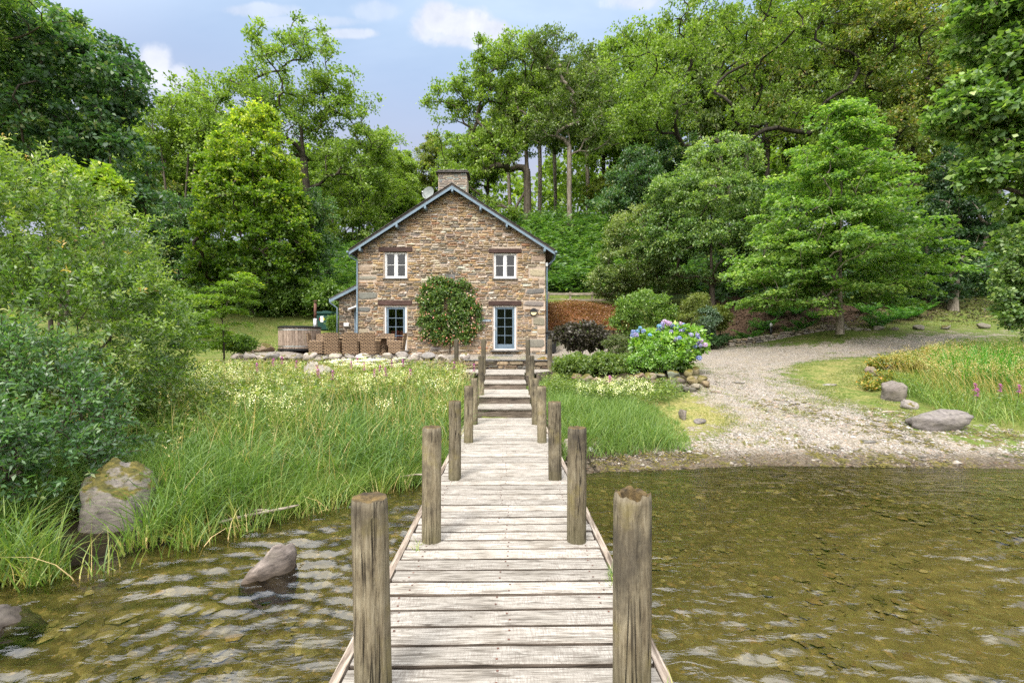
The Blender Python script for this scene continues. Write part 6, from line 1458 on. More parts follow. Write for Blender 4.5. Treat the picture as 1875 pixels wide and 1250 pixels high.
# willow in front, built of leafy shoots
def shoots(name, label, cat, lobes, ns, leaf, seed, L=.062, W=.020, length=.5, step=.022, base=None, thr_in=.72, tipt=.35):
    r = np.random.default_rng(seed); lob = np.array(lobes); w = (lob[:, 3] * lob[:, 4] * lob[:, 5]) ** (2 / 3); w /= w.sum()
    li = r.choice(len(lob), ns, p=w); v = unit(r.normal(size=(ns, 3))); f = thr_in + (1.0 - thr_in) * r.random(ns) ** .7
    p0 = lob[li, :3] + v * lob[li, 3:] * f[:, None]; inside = np.zeros(ns, bool)
    for j in range(len(lob)):
        q = (p0 - lob[j, :3]) / lob[j, 3:]; inside |= ((q ** 2).sum(1) < .36) & (li != j)
    p0, v = p0[~inside], v[~inside]; ns = len(p0)
    d0 = unit(unit(v / lob[li[~inside], 3:]) + np.array([0, 0, .45]) + r.normal(0, .35, (ns, 3))); ln = length * r.uniform(.5, 1.3, ns)
    nl = int(length / step); t = np.linspace(.05, 1, nl)[None, :, None]
    bend = r.normal(0, .25, (ns, 3)); bend[:, 2] = -r.uniform(.0, .5, ns)
    pts = p0[:, None, :] + d0[:, None, :] * t * ln[:, None, None] + bend[:, None, :] * t ** 2 * ln[:, None, None] * .5
    tang = unit(d0[:, None, :] + bend[:, None, :] * t)
    ang = np.arange(nl)[None, :] * 2.4 + r.uniform(0, 6.28, (ns, 1)); u = unit(np.cross(tang, np.array([.3, .5, .8]))); w_ = np.cross(tang, u)
    rad = u * np.cos(ang)[..., None] + w_ * np.sin(ang)[..., None]
    D = (tang * .75 + rad * .9).reshape(-1, 3); C = pts.reshape(-1, 3); n = len(C)
    sc_l = (1 - .45 * (t[..., 0] - .4) ** 2 * 4 * .5) * np.ones((ns, 1)); tt = np.clip(r.normal(.20, .12, (ns, 1)) + .22 * (p0[:, [2]] - p0[:, 2].min()) / np.ptp(p0[:, 2]) + r.normal(0, .08, (ns, nl)) + tipt * np.clip(t[..., 0] - .5, 0, 1) , 0, .82)
    red = r.random((ns, 1)) < .02; tt = np.where(red & (t[..., 0] > .8), 1.0, tt)
    V, F = leaf_quads(C, D, (L * sc_l * r.uniform(.75, 1.2, (ns, nl))).ravel(), (W * sc_l * r.uniform(.8, 1.2, (ns, nl))).ravel(), fold=.25, flat=.25, rg=r)
    ok = V[::4][:, 2] > np.maximum(H(V[::4][:, 0], V[::4][:, 1]), 0) + .02
    V = V.reshape(-1, 4, 3)[ok].reshape(-1, 3); tt = tt.ravel()[ok]; F = F[:ok.sum()]
    base = np.array(base if base is not None else (lob[:, 0].mean(), lob[:, 1].mean(), h1(lob[:, 0].mean(), lob[:, 1].mean())))
    o = thing(name, label, cat, tuple(base)); link('foliage', npmesh('foliage', V - base, F, LM[leaf], face={'tint': tt}), o)
    # twigs
    sel = slice(0, ns); e = pts[:, ::max(1, nl // 2)]; a = e[:, :-1].reshape(-1, 3); b = e[:, 1:].reshape(-1, 3)
    P_ = np.concatenate([a, b]); par = np.concatenate([np.full(len(a), -1), np.arange(len(a))]); rad_ = np.full(len(P_), .0028)
    V1, F1 = tubes(P_, par, rad_, 3)
    cl = p0[:: max(1, ns // 120)]; q = skeleton(base - (0, 0, .1), base + (np.mean(p0, 0) - base) * .6, cl, r, .007, .1, ntr=4, start=.25); V2, F2 = tubes(*q, 5)
    link('stem', npmesh('stem', np.concatenate([V1, V2]) - base, np.concatenate([F1, F2 + len(V1)]), M['bark']), o)
    return o
shoots('willow_bush', 'big glossy leaved willow bush filling the near bank beside the sycamore', 'willow', [(-7.9, 7.2, 2.9, 1.75, 1.8, 1.85), (-6.9, 7.0, 1.9, 1.45, 1.6, 1.35), (-8.9, 6.6, 2.9, 1.9, 1.9, 2.3), (-7.2, 6.6, 1.1, 1.4, 1.3, .85), (-6.55, 7.2, 2.4, .75, .9, .75)], 4400, 'willow', 201, length=.50, L=.098, W=.036, step=.027, base=(-7.4, 7.3, .5))
shoots('willow_bush', 'low blue-green willow shoots hanging over the mossy boulder', 'willow', [(-5.3, 5.15, .95, .75, .6, .65), (-4.85, 4.7, .65, .5, .4, .45), (-5.9, 5.3, 1.3, .8, .7, .8)], 1000, 'willowb', 202, length=.34, L=.085, W=.032, step=.026, base=(-5.3, 5.3, .3))
shoots('willow_bush', 'small pale willow shoots at the edge of the picture over the reeds', 'willow', [(-4.95, 4.25, .95, .34, .3, .42)], 170, 'willowb', 203, length=.28, L=.08, W=.032, base=(-5.1, 4.4, .1))
# yellow-lime shoot tops of a bush rising over the willow
bush_px('lime_sapling', 'lime green sapling tips rising above the willow bush', 'tree', [(175, 335, 20, 26), (215, 352, 20, 16), (120, 318, 14, 14)], 9.2, 'bright', 42, 90, .16, .09, .06, 204, up=.6, tint=(.3, 1))

# ---- grasses and reeds
def blades(name, label, x, y, h, w, leaf, seed, z=None, lean=.35, bend=.6, tint=None, seg=4, kind='stuff', parent=None, tl=0., wind=(.03, 0), origin=None):
    r = np.random.default_rng(seed); n = len(x); z = H(x, y) if z is None else z
    base = np.stack([x, y, np.maximum(z - .02, -.25)], 1); a = r.uniform(0, 2 * pi, n); d = np.stack([np.cos(a) + wind[0] * 3, np.sin(a) + wind[1] * 3, 0 * a], 1); d = unit(d)
    ln = np.abs(r.normal(lean, .18, n))[:, None]; bd = np.abs(r.normal(bend, .35, n))[:, None]
    a2 = r.uniform(0, 2 * pi, n); s = np.stack([-np.sin(a2), np.cos(a2), 0 * a], 1); hh = h[:, None]; ww = np.broadcast_to(w, (n,))[:, None]
    V = []
    for i in range(seg + 1):
        t = i / seg; p = base + np.array([0, 0, 1.]) * hh * (t - .35 * bd * t ** 3) + d * hh * (ln * t + bd * .55 * t ** 2.4)
        wid = ww * (1 - t ** 1.8 * .94) * (.75 + .25 * min(1, t * 4)); V += [p - s * wid / 2, p + s * wid / 2]
    V = np.stack(V, 1); k = V.shape[1]; V = V.reshape(-1, 3)
    b = np.arange(n)[:, None] * k; F = np.concatenate([np.stack([b[:, 0] + 2 * i, b[:, 0] + 2 * i + 1, b[:, 0] + 2 * i + 3, b[:, 0] + 2 * i + 2], 1) for i in range(seg)])
    tt = tint if tint is not None else np.clip(r.normal(.40, .15, n), 0, .8)
    tt = np.concatenate([np.clip(tt + (tl if i == 0 else (tl * .3 if i == 1 else 0)), 0, 1) for i in range(seg)])
    if origin is not None: V = V - np.array(origin)
    me = npmesh(name, V, F, LM[leaf], face={'tint': tt}); o = link(name, me, parent)
    return tag(o, label, kind=kind) if parent is None else o
def name_ok(poly): return poly[:, 0].min() < -4.3 and poly[:, 1].min() < 4.5 and poly[:, 1].min() > 3.0
def clear(x, y): return ~((x > -4.55) & (x < -3.62) & (y > 3.75) & (y < 4.75) & (y > 3.95 - .3 * (x + 4)))
def scatter(n, poly, r, dens=None):
    poly = np.array(poly); lo, hi = poly.min(0), poly.max(0); X, Y_ = [], []; c = 0
    while c < n:
        x = r.uniform(lo[0], hi[0], n * 2); y = r.uniform(lo[1], hi[1], n * 2); k = inpoly(x, y, poly)
        if dens is not None: k &= r.random(n * 2) < dens(x, y)
        if name_ok(poly): k &= clear(x, y)
        X.append(x[k]); Y_.append(y[k]); c += k.sum()
    return np.concatenate(X)[:n], np.concatenate(Y_)[:n]
def offjetty(x, y): return (np.abs(x - jx(y)) > .84 + .6 * sstep((y - 12.3) / 2.5)).astype(float)
def patch(x, y, s=1., ph=0.): return .5 + .5 * np.sin(1.3 * s * x + 1.7 * np.sin(.9 * s * y + ph)) * np.sin(1.1 * s * y + 1.9 * np.sin(.8 * s * x + ph))
LEFT = [(-4.35, 3.75), (-3.75, 4.25), (-2.85, 5.2), (-1.55, 6.35), (-.95, 6.7), (-.95, 14.9), (-9.5, 14.9), (-12, 13), (-11, 8), (-6.5, 4.0)]
r = np.random.default_rng(301)
# long grass, tallest by the jetty, thinning towards the wall
x, y = scatter(28000, LEFT, r, lambda x, y: offjetty(x, y) * np.clip(1.25 - (y - 5) / 11, .25, 1) * np.clip(1.1 - (-x - 3) / 9, .3, 1) * (np.hypot(x + 4.1, y - 4.6) > .40))
hgt = np.minimum(.95 - .0 * y, .50 + .36 * patch(x, y) + .10 * r.random(len(x))) * np.clip((H(x, y) + .30) * 2.2, .45, 1) * (1 - .45 * sstep((y - 8) / 5))
hgt = hgt * (.62 + .62 * patch(x, y, 3.1, 1) * (.5 + .5 * patch(x, y, 7, 2))) * r.uniform(.6, 1.25, len(x))
blades('marsh_grass', 'long green grass on the bank beside the jetty', x, y, hgt, (.007 + .012 * r.random(len(x)) ** 2) * (1 + .3 * (y > 9)), 'grass', 302, lean=.26, bend=.8, seg=3, tint=np.clip(r.normal(.36, .19, len(x)) + .30 * (patch(x, y, .8, 2) - .35) + .2 * (patch(x, y, 2.3, 0) - .5), 0, .8) + (r.random(len(x)) < .05) * .3)
# broad arching reed leaves in loose tufts
x, y = scatter(8500, LEFT, r, lambda x, y: offjetty(x, y) * np.clip(1.4 - (y - 5) / 6, .04, 1) * (patch(x, y, 2.4, 4) > .38) * (np.hypot(x + 4.05, y - 4.3) > .55))
blades('reed_leaves', 'broad arching blue-green reed leaves above the long grass', x, y, .50 + .36 * r.random(len(x)), .019, 'grass', 309, lean=.30, bend=1.0, seg=3, tint=np.clip(r.normal(.24, .13, len(x)), 0, .6))
# the soft bright fringe at the water line
x, y = scatter(11000, [(-2.9, 5.1), (-1.55, 6.2), (-.95, 6.5), (-.95, 7.3), (-1.8, 7.1), (-3.2, 5.9)], r)
blades('shore_grass', 'fine bright green grass fringe at the water line', x, y, .20 + .12 * r.random(len(x)), .007, 'grass', 303, lean=.15, bend=.35, seg=3, tint=np.clip(r.normal(.45, .12, len(x)), 0, .8))
# reeds with straw feet, far corner of the shore
x, y = scatter(7000, [(-4.9, 3.35), (-4.3, 3.45), (-3.65, 4.05), (-3.35, 4.5), (-3.1, 4.75), (-2.7, 5.15), (-3.4, 5.9), (-6.4, 5.0), (-6.2, 3.8)], r, lambda x, y: ((np.hypot(x + 4.1, y - 4.62) > .36) * 1.0))
zz = H(x, y); hh_ = .30 + .45 * r.random(len(x))
blades('reeds', 'green reeds with straw coloured feet standing in the shallows', x, y, hh_, .014, 'grass', 304, z=np.maximum(zz, -.12), lean=.12, bend=.55, tint=np.clip(r.normal(.33, .14, len(x)), 0, .8), tl=.42)
x, y = scatter(1500, [(-4.6, 3.1), (-3.4, 3.9), (-2.5, 4.9), (-1.4, 6.1), (-1.0, 6.2), (-1.0, 6.7), (-2.7, 5.5), (-4.6, 3.9)], r, lambda x, y: patch(x, y, 5.5, 1) ** 3)
blades('reeds', 'sparse reed stems standing out in the water along the bank', x, y, .25 + .4 * r.random(len(x)), .011, 'grass', 313, z=np.full(len(x), -.10), lean=.15, bend=.6, tint=np.clip(r.normal(.42, .22, len(x)), 0, 1), tl=.25)
# leafy marsh plants among and behind the grass
def top(x, y): return np.where((x < -.9) & (y > 8.5), 1.12 + .045 * (y - 8.5) + .12 * patch(x, y, 1.7, 3), 9.)   # the meadow stays below the boulders
def herbs(name, label, n, poly, leaf, hlo, hhi, L, W, seed, per=26, tint=(0, 1), dens=None, sp=.16):
    r = np.random.default_rng(seed); x, y = scatter(n, poly, r, dens); z = H(x, y); h = np.minimum(r.uniform(hlo, hhi, n), np.maximum(top(x, y) - z, .12) * r.uniform(.7, 1.05, n))
    c = np.repeat(np.stack([x, y, z], 1), per, 0); t = r.random(n * per) ** .75; p = c + np.stack([r.normal(0, sp, n * per) * (1.1 - .5 * t), r.normal(0, sp, n * per) * (1.1 - .5 * t), t * np.repeat(h, per)], 1)
    D = r.normal(size=(n * per, 3)); D[:, 2] = D[:, 2] * .4 + .25
    V, F = leaf_quads(p, D, L * r.uniform(.6, 1.3, n * per), W * r.uniform(.6, 1.3, n * per), rg=r)
    return tag(link(name, npmesh(name, V, F, LM[leaf], face={'tint': np.clip(tints(len(F), *tint, r=r) + .25 * (t - .5), 0, 1)})), label, kind='stuff')
herbs('marsh_plants', 'leafy green marsh plants between the willow and the terrace wall', 1950, [(-1.2, 10.2), (-1.6, 14.8), (-9.5, 14.9), (-12, 13), (-10, 8), (-6, 6.4), (-4, 8), (-3, 10)], 'marsh', .35, .82, .105, .042, 310, dens=lambda x, y: .35 + .65 * patch(x, y, 1.2, 1), tint=(0, .85))
herbs('marsh_plants', 'low green marsh plants under the willow bush', 500, [(-8.5, 5.4), (-5, 5.2), (-4.2, 6.8), (-5.2, 9), (-9, 9)], 'marsh', .25, .5, .10, .04, 311, tint=(0, .6))
# dry seed stems
x, y = scatter(3000, LEFT, r, lambda x, y: offjetty(x, y) * np.clip((y - 4.5) / 4, .15, 1))
sh_ = np.maximum(np.minimum(.62 + .30 * r.random(len(x)), 1.42 - H(x, y)), .3)
blades('seed_stems', 'dry buff seed stems rising above the green grass', x, y, sh_, .010, 'straw', 305, lean=.10, bend=.15)
def heads(name, label, x, y, z, leaf, seed, per=22, spread=(.045, .045, .05), L=.022, W=.018, kind='stuff'):
    r = np.random.default_rng(seed); n = len(x); c = np.repeat(np.stack([x, y, z], 1), per, 0) + r.normal(size=(n * per, 3)) * np.array(spread)
    V, F = leaf_quads(c, r.normal(size=(n * per, 3)), L, W, rg=r, flat=.5); return tag(link(name, npmesh(name, V, F, LM[leaf], face={'tint': r.random(n * per)})), label, kind=kind)
xs_, ys_ = x[:1300], y[:1300]
heads('seed_heads', 'feathery buff grass heads over the marsh', xs_, ys_, H(xs_, ys_) + sh_[:1300], 'straw', 306, 12, (.014, .014, .06), .026, .010)
x, y = scatter(110, [(-1.0, 10.6), (-1.3, 14.7), (-8.8, 14.7), (-8.6, 10.5), (-6.2, 8.2), (-4.6, 9.0), (-3.5, 12)], r, lambda x, y: .12 + .88 * patch(x, y, 1.1, .5) ** 1.5)
heads('meadowsweet', 'creamy meadowsweet flower sprays across the wet meadow', x, y, H(x, y) + np.minimum(.75, 1.36 + .012 * (y - 8.5) - H(x, y)) * r.uniform(.55, 1.0, len(x)), 'cream', 307, 24, (.05, .05, .055), .024, .02)
x, y = scatter(150, [(-1.2, 7.5), (-1.2, 11), (-8, 11.5), (-8, 8.5), (-4, 7)], r, lambda x, y: patch(x, y, 1.4, 2.5) ** 2)
heads('meadowsweet', 'scattered cream flower sprays lower down the meadow', x, y, np.minimum(H(x, y) + .52 + .2 * r.random(len(x)), 1.25), 'cream', 312, 20, (.045, .045, .05), .022, .018)
x, y = scatter(60, [(-4.8, 13.2), (-3.3, 13.4), (-3.4, 14.6), (-6.0, 14.6)], r)
heads('hogweed', 'flat white umbel flowers near the terrace boulders', x, y, H(x, y) + .45 + .22 * r.random(len(x)), 'whitef', 308, 46, (.07, .07, .008), .024, .024)
# purple loosestrife, one by one
def loose():
    t = thing('loosestrife', 'x', 'flower', (0, 0, 0), 'purple loosestrife spikes in the meadow'); r = np.random.default_rng(12)
    m = MB(); m.tube([(0, 0, 0), (.01, 0, .5), (0, .01, .95)], .004, 5); m.build('stem', M['bark'], t)
    n = 120; tt = r.random(n); p = np.stack([r.normal(0, .016, n) * (1.3 - tt), r.normal(0, .016, n) * (1.3 - tt), .66 + .30 * tt], 1)
    V, F = leaf_quads(p, unit(r.normal(size=(n, 3))), .024, .018, rg=r); link('flower_spike', npmesh('flower_spike', V, F, LM['purple'], face={'tint': r.random(n)}), t)
    n = 24; tt = r.random(n); p = np.stack([0 * tt, 0 * tt, .15 + .5 * tt], 1); V, F = leaf_quads(p, r.normal(size=(n, 3)) * (1, 1, .2), .07, .016, rg=r); link('leaves', npmesh('leaves', V, F, LM['marsh'], face={'tint': r.random(n) * .6}), t)['kind'] = 'stuff'
    return t
l0 = loose()
lps = [(468, 725, 11.5, 'below the pale lichened boulder'), (543, 700, 12.5, 'before the twining post of the terrace'), (500, 715, 12.8, 'in cream flowers below the hot tub'), (652, 680, 13.6, 'below the third terrace boulder'), (720, 690, 13.2, 'tallest, below the blue lower window'), (740, 685, 13.4, 'just past the tallest one'), (640, 700, 12.6, 'half hidden in seed stems'), (669, 706, 12.2, 'mid meadow, beside pale stems'), (692, 722, 11.6, 'mid meadow above bright grass'), (707, 732, 11.2, 'lowest pair, upper one'), (684, 742, 10.8, 'among bright grass by the jetty side'), (585, 730, 11.3, 'beside the lichened boulder'), (581, 750, 10.6, 'pale one nearer the water'), (606, 755, 10.4, 'short one above the grass curve'), (750, 735, 11.0, 'single thin one near the jetty posts'), (833, 690, 13.0, 'short one beside the landing'), (866, 690, 12.4, 'close to the upper jetty post'), (515, 690, 13.4, 'thin one at the terrace foot')]
for i, (p_, q_, Y_p, w_) in enumerate(lps):
    o = l0 if i == 0 else copy_tree(l0); X_p = (p_ - CX) / FPX * Y_p
    ztop_ = CAMZ - (q_ - 14 - HOR) / FPX * Y_p; z_ = h1(X_p, Y_p); o.location = (X_p, Y_p, z_); s_ = max(.75, min(1.25, (ztop_ - z_) / .95)); o.scale = (1.25, 1.25, s_); o.rotation_euler = (rnd.uniform(-.1, .1), rnd.uniform(-.1, .1), rnd.uniform(0, 6)); o['label'] = 'purple loosestrife spike, ' + w_
for i, (p_, q_, Y_p, w_) in enumerate([(1113, 712, 11.2, 'alone in the grass before the mossy edging'), (1780, 750, 10.0, 'upper of two in the tall grass by the slab'), (1784, 762, 9.6, 'lower of two in the tall grass by the slab'), (1826, 752, 9.9, 'tall one out in the bright grass'), (1860, 758, 9.8, 'outermost in the bright grass')]):
    o = copy_tree(l0); X_p = (p_ - CX) / FPX * Y_p; z_ = h1(X_p, Y_p); ztop_ = CAMZ - (q_ - 12 - HOR) / FPX * Y_p; o.location = (X_p, Y_p, z_); o.scale = (1.2, 1.2, max(.6, min(1.2, (ztop_ - z_) / .95))); o['label'] = 'purple loosestrife spike, ' + w_
# grass on the other side of the jetty
RG = [(.72, 7.2), (1.2, 7.35), (3.1, 7.8), (3.4, 9.0), (3.0, 11.6), (1.2, 12.4), (.75, 12.4)]
x, y = scatter(11000, RG, r, lambda x, y: offjetty(x, y) * (.25 + .75 * patch(x, y, 2.3, 2))); hg = (.26 + .30 * patch(x, y, 1.9, 1)) * r.uniform(.55, 1.35, len(x)) * np.clip((3.25 - x) / .8, .35, 1) * np.clip((y - 6.9) / 1.0, .45, 1)
blades('shore_grass', 'bright green grass between the jetty and the gravel', x, y, hg * (1 - .3 * (y > 10.5)), .0105, 'grass', 320, lean=.25, bend=.7, seg=3, tint=np.clip(r.normal(.33, .13, len(x)), 0, .7))
herbs('meadow_plants', 'leafy plants and cream flowers below the mossy edging', 330, [(.8, 11.3), (2.9, 10.3), (4.2, 10.9), (4.1, 11.9), (2, 12.1), (.9, 13)], 'marsh', .2, .42, .07, .03, 321, tint=(0, .8))
x, y = scatter(70, [(1.5, 10.6), (3.2, 10.2), (3.4, 11.4), (1.6, 11.8)], r); heads('meadowsweet', 'creamy flower sprays in the grass before the mossy edging', x, y, H(x, y) + .3 + .15 * r.random(len(x)), 'cream', 322, 20, (.04, .04, .04), .022, .018)
# bank on the far side of the gravel
BK = [(9.05, 9.4), (9.9, 8.6), (12, 8.1), (17, 8.2), (22, 10), (22, 15.5), (15.8, 16.2), (12.2, 15.0), (9.9, 12.2)]
x, y = scatter(17000, BK, r, lambda x, y: .45 + .55 * patch(x, y, .9, 3))
blades('bank_grass', 'tall mixed grass on the bank beyond the gravel', x, y, (.30 + .34 * patch(x, y, .8, 1)) * (1 - .35 * (y > 13)), .013, 'grass', 330, lean=.22, bend=.6, seg=3, tint=np.clip(r.normal(.34, .14, len(x)) + .12 * patch(x, y, .6), 0, .8), wind=(-.05, 0))
herbs('bank_plants', 'soft green weeds filling the grassy bank', 1300, BK, 'marsh', .18, .50, .075, .035, 331, tint=(0, .85), dens=lambda x, y: patch(x, y, 1.1, 4))
x, y = scatter(900, [(9.9, 10.4), (12.6, 9.7), (15, 12), (13.5, 14), (10.7, 13)], r)
blades('seed_stems', 'cream grass seed stems arching over the far bank', x, y, .62 + .28 * r.random(len(x)), .011, 'straw', 332, lean=.3, bend=.35, wind=(-.5, 0)); heads('seed_heads', 'cream grass heads over the far bank', x - .12, y, H(x, y) + .62 + .22 * r.random(len(x)), 'straw', 333, 12, (.03, .02, .055), .03, .012)
# iris clump at the frame edge
x, y = scatter(950, [(11.3, 11.6), (12.4, 11.2), (14, 11.6), (14, 13), (12, 13)], r)
o = thing('iris_clump', 'clump of broad upright green iris leaves at the frame edge', 'plant', (12.6, 12.1, h1(12.6, 12.1)))
blades('foliage', None, x, y, .75 + .35 * r.random(len(x)), .028, 'iris', 340, parent=o, origin=tuple(o.location), lean=.28, bend=.35, wind=(-.15, 0))
# short turf: verge, lawn and the tufts in the track
def turf(name, label, poly, n, h, seed, dens=None, tint=.4, w=.014): 
    x, y = scatter(n, poly, np.random.default_rng(seed), dens); rr = np.random.default_rng(seed + 1)
    return blades(name, label, x, y, h * rr.uniform(.5, 1.4, len(x)), w, 'turf', seed, lean=.5, bend=.6, seg=2, tint=np.clip(rr.normal(tint, .2, len(x)), 0, 1))
turf('lawn', 'mown green lawn climbing beyond the drive', [(8, 21.9), (14, 21.4), (22, 21.3), (30, 23), (31, 28), (22, 26.4), (17, 22.8), (8.5, 23)], 13000, .07, 350, w=.035, tint=.36)
turf('lawn', 'sunny strip of lawn behind the hot tub', [(-18, 20), (-10.5, 19.8), (-8, 24), (-8.2, 26.6), (-21, 26.6)], 10000, .07, 351, w=.035, tint=.5)
turf('track_turf', 'thin worn turf between gravel track and bank', [(8.7, 13.3), (14.5, 17.3), (12.5, 15.2), (9.9, 12.4), (8.9, 10.6), (7.5, 9.9), (6.7, 11.4), (7.2, 13)], 9000, .06, 352, lambda x, y: patch(x, y, 2.2, 1) ** 2, .45, .012)
turf('dry_turf', 'dry yellow turf and moss beside the gravel track', [(3.0, 8.0), (4.8, 8.1), (6.0, 9.6), (5.4, 11.3), (3.2, 11.4)], 9000, .035, 353, lambda x, y: patch(x, y, 2.6, 2), .80, .010)
turf('moss_tufts', 'small weeds sprouting in the gravel terrace', [(-1.3, 15.3), (1.2, 15.3), (1.2, 18), (-1.3, 18)], 900, .06, 354, lambda x, y: patch(x, y, 3., 2) ** 3, .4, .012)
turf('edge_tufts', 'ragged grass along both edges of the gravel track', [(3.2, 7.7), (5.6, 8.4), (6.6, 9.8), (5.2, 12.5), (6.2, 15.5), (4.8, 12.6), (4.6, 9.8)], 5200, .055, 356, lambda x, y: patch(x, y, 4.1, 1) ** 2, .5, .011)
turf('edge_tufts', 'ragged grass between the bank and the shingle', [(6.6, 10.4), (8.4, 9.2), (9.4, 8.4), (12, 7.8), (12.5, 8.8), (10, 9.6), (8.8, 11), (8.6, 14), (13.5, 17.8), (12.6, 18.2), (7.6, 14.2)], 9000, .06, 357, lambda x, y: patch(x, y, 3.7, 3) ** 2, .42, .012)
turf('drive_tufts', 'green tufts scattered through the shingle', [(5.4, 9.0), (8.6, 9.2), (9.6, 13.5), (6.3, 16)], 1800, .05, 355, lambda x, y: patch(x, y, 3.2, 5) ** 5, .35, .012)
# weeds growing on the jetty edge
for i, (x_, y_, lb) in enumerate(((.66, 2.92, 'tuft of grass growing from the jetty edge behind the broken post'), (.70, 1.86, 'small weed in the jetty edge at the foot of the broken post'), (-.70, 3.35, 'tiny weed on the jetty edge beside the second post'))):
    r_ = np.random.default_rng(360 + i); n = [60, 24, 20][i]; o = thing('weed_tuft', lb, 'weed', (x_, y_, DZ))
    blades('foliage', None, x_ + r_.normal(0, .02, n), y_ + r_.normal(0, .05, n), .05 + .07 * r_.random(n), .006, 'grass', 361 + i, z=np.full(n, DZ), parent=o, origin=tuple(o.location), tint=r_.random(n) * .8)

# ferns along the shady bank
def fern():
    t = thing('fern', 'x', 'fern', (0, 0, 0), 'ferns under the layered tree'); r = np.random.default_rng(55)
    for q in range(13):
        a = 2 * pi * q / 13 + r.uniform(-.2, .2); L_ = r.uniform(.7, 1.05); n = 24; s = np.linspace(.08, 1, n); o_ = np.array([cos(a), sin(a), 0])
        z = .62 * L_ * np.sin(s * 1.9) * r.uniform(.7, 1.1); p = o_[None] * (s * L_ * .95)[:, None]; p[:, 2] = z
        pn = np.repeat(p, 2, 0); side_ = np.tile([1, -1], n)[:, None] * np.array([-sin(a), cos(a), 0])[None]; ln = np.repeat(.20 * np.sin(np.clip(s * 1.1 + .1, 0, 1) * pi) ** .7 + .02, 2)
        V, F = leaf_quads(pn, side_ + o_[None] * .35 - (0, 0, .15), ln, .045, fold=.1, flat=1., rg=r); link('frond', npmesh('frond', V, F, LM['fern'], face={'tint': np.full(len(F), r.random())}), t)
    return t
f0 = fern()
fps = [(1375, 598, 22.0, 1.1, 'by the golden conifer'), (1400, 588, 23.2, 1.2, 'behind the bollard light, upper'), (1448, 600, 21.6, .8, 'small, just past the bollard light'), (1470, 597, 22.0, 1.0, 'middle of the bank past the bollard light'), (1492, 585, 23.5, .8, 'small, behind the layered trunk'), (1425, 572, 24.5, 1.3, 'large, in deep shade'), (1460, 570, 24.6, 1.1, 'in deep shade near the forked trunk'), (1585, 575, 24.2, 1.2, 'just past the forked trunk'), (1605, 600, 21.4, 1.2, 'large and bright on the lawn edge'), (1625, 588, 22.6, 1.1, 'behind the bright lawn edge one'), (1655, 585, 23.0, 1.2, 'towards the sunny lawn'), (1672, 575, 23.6, 1.2, 'outermost, against the sunny lawn'), (1640, 565, 25., 1.1, 'under the dark shrub'), (1345, 596, 22.2, .8, 'small, between conifer and bollard light'), (1700, 560, 25.2, .9, 'by the ivy covered trunk')]
for i, (p_, q_, Y_p, s_, w_) in enumerate(fps):
    o = f0 if i == 0 else copy_tree(f0); X_p = (p_ - CX) / FPX * Y_p; o.location = (X_p, Y_p, h1(X_p, Y_p)); o.scale = (s_,) * 3; o.rotation_euler = (-.12, 0, rnd.uniform(0, 6)); o['label'] = 'green fern ' + w_

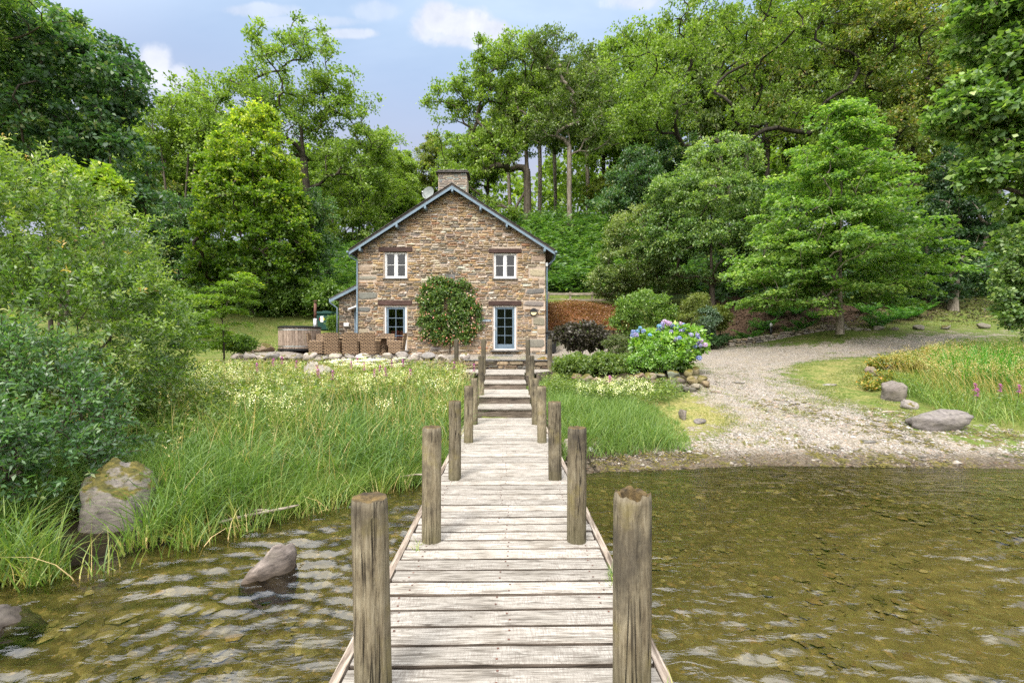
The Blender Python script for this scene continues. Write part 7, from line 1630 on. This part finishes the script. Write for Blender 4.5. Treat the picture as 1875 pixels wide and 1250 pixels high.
# ---- loose stones
def pebbles(name, label, poly, n, lo, hi, seed, cols, dens=None, flat=.5, sink=.3):
    r = np.random.default_rng(seed); x, y = scatter(n, poly, r, dens); s = lo + (hi - lo) * r.random(n) ** 2.5
    O = np.array([(1, 0, 0), (.3, .9, 0), (-.9, .5, 0), (-.8, -.6, 0), (.4, -.9, 0), (0, 0, 1), (.1, 0, -1)], float); Fo = np.array([(0, 1, 5), (1, 2, 5), (2, 3, 5), (3, 4, 5), (4, 0, 5)])
    a = r.uniform(0, 6.28, n); ca, sa = np.cos(a), np.sin(a); el = r.uniform(.55, 1, n)
    V = np.broadcast_to(O[:6], (n, 6, 3)) * (1 + r.normal(0, .12, (n, 6, 1))); vx = V[..., 0] * s[:, None]; vy = V[..., 1] * (s * el)[:, None]; vz = V[..., 2] * (s * flat)[:, None]
    top_flat = r.uniform(-.3, .3, (n, 1)) * s[:, None]
    X = x[:, None] + vx * ca[:, None] - vy * sa[:, None]; Y_ = y[:, None] + vx * sa[:, None] + vy * ca[:, None]; Z = H(x, y)[:, None] + vz - (s * 0 + .002)[:, None]
    X[:, 5] += top_flat[:, 0]; V = np.stack([X, Y_, Z], -1).reshape(-1, 3); F = (np.arange(n)[:, None, None] * 6 + Fo[None]).reshape(-1, 3)
    c = np.array(cols)[r.integers(0, len(cols), n)] * r.uniform(.75, 1.25, (n, 1)); return tag(link(name, npmesh(name, V, F, M['rstone'] if 'bed' not in name else M['bedstone'], face={'scol': np.repeat(c, 5, 0)})), label, kind='stuff')
M['bedstone'] = stone_mat('lake_bed_stone', wet=False)
gcol = [(.30, .265, .235), (.37, .335, .30), (.23, .20, .175), (.29, .215, .165), (.46, .43, .395), (.15, .135, .12)]
pebbles('shingle', 'pale loose shingle sloping into the lake', [(1.3, 6.9), (4, 7.3), (8, 7.1), (12, 7.35), (12.5, 8.2), (9.6, 8.7), (8.6, 9.9), (7, 10.6), (5.8, 9.5), (4.6, 8.2), (1.3, 7.9)], 20000, .008, .028, 401, gcol, dens=lambda x, y: np.clip(1.1 - (y - 7) / 6, .2, 1) * np.where(x < 4, .45, 1.))
pebbles('shore_stones', 'larger mixed stones strewn over the shingle', [(1.3, 7.0), (4, 7.3), (8, 7.2), (12, 7.5), (9.6, 8.9), (8.4, 10.5), (6, 12), (5, 9)], 1100, .03, .085, 406, gcol, flat=.4)
pebbles('track_gravel', 'loose gravel on the track up to the drive', [(5.5, 9.3), (8.6, 9.9), (8.6, 13), (10, 17.5), (6, 18), (5.6, 12)], 8000, .008, .022, 402, gcol)
pebbles('lake_bed_stones', 'brown stones lying on the lake bed', [(-7, 1.2), (-3.9, 3.4), (-1.2, 6.2), (1.4, 6.6), (8, 6.9), (8, 1.2)], 7000, .012, .07, 403, [(.20, .175, .07), (.27, .235, .10), (.17, .15, .055), (.34, .28, .14), (.28, .20, .09)], flat=.35)
pebbles('lake_bed_cobbles', 'larger flat ochre stones under the clear water', [(-5, 1.4), (-3.9, 3.2), (-2, 4.4), (-1, 3), (-1, 1.4)], 300, .05, .15, 404, [(.22, .19, .08), (.32, .27, .12), (.26, .22, .09)], flat=.25)
pebbles('shore_debris', 'dark wet pebbles and leaf scraps along the water edge', [(1.1, 6.75), (4, 7.1), (7.5, 7.0), (7.4, 7.5), (4, 7.9), (1.2, 7.8)], 9000, .008, .022, 405, [(.07, .06, .045), (.12, .10, .07), (.2, .16, .10), (.28, .2, .09)])
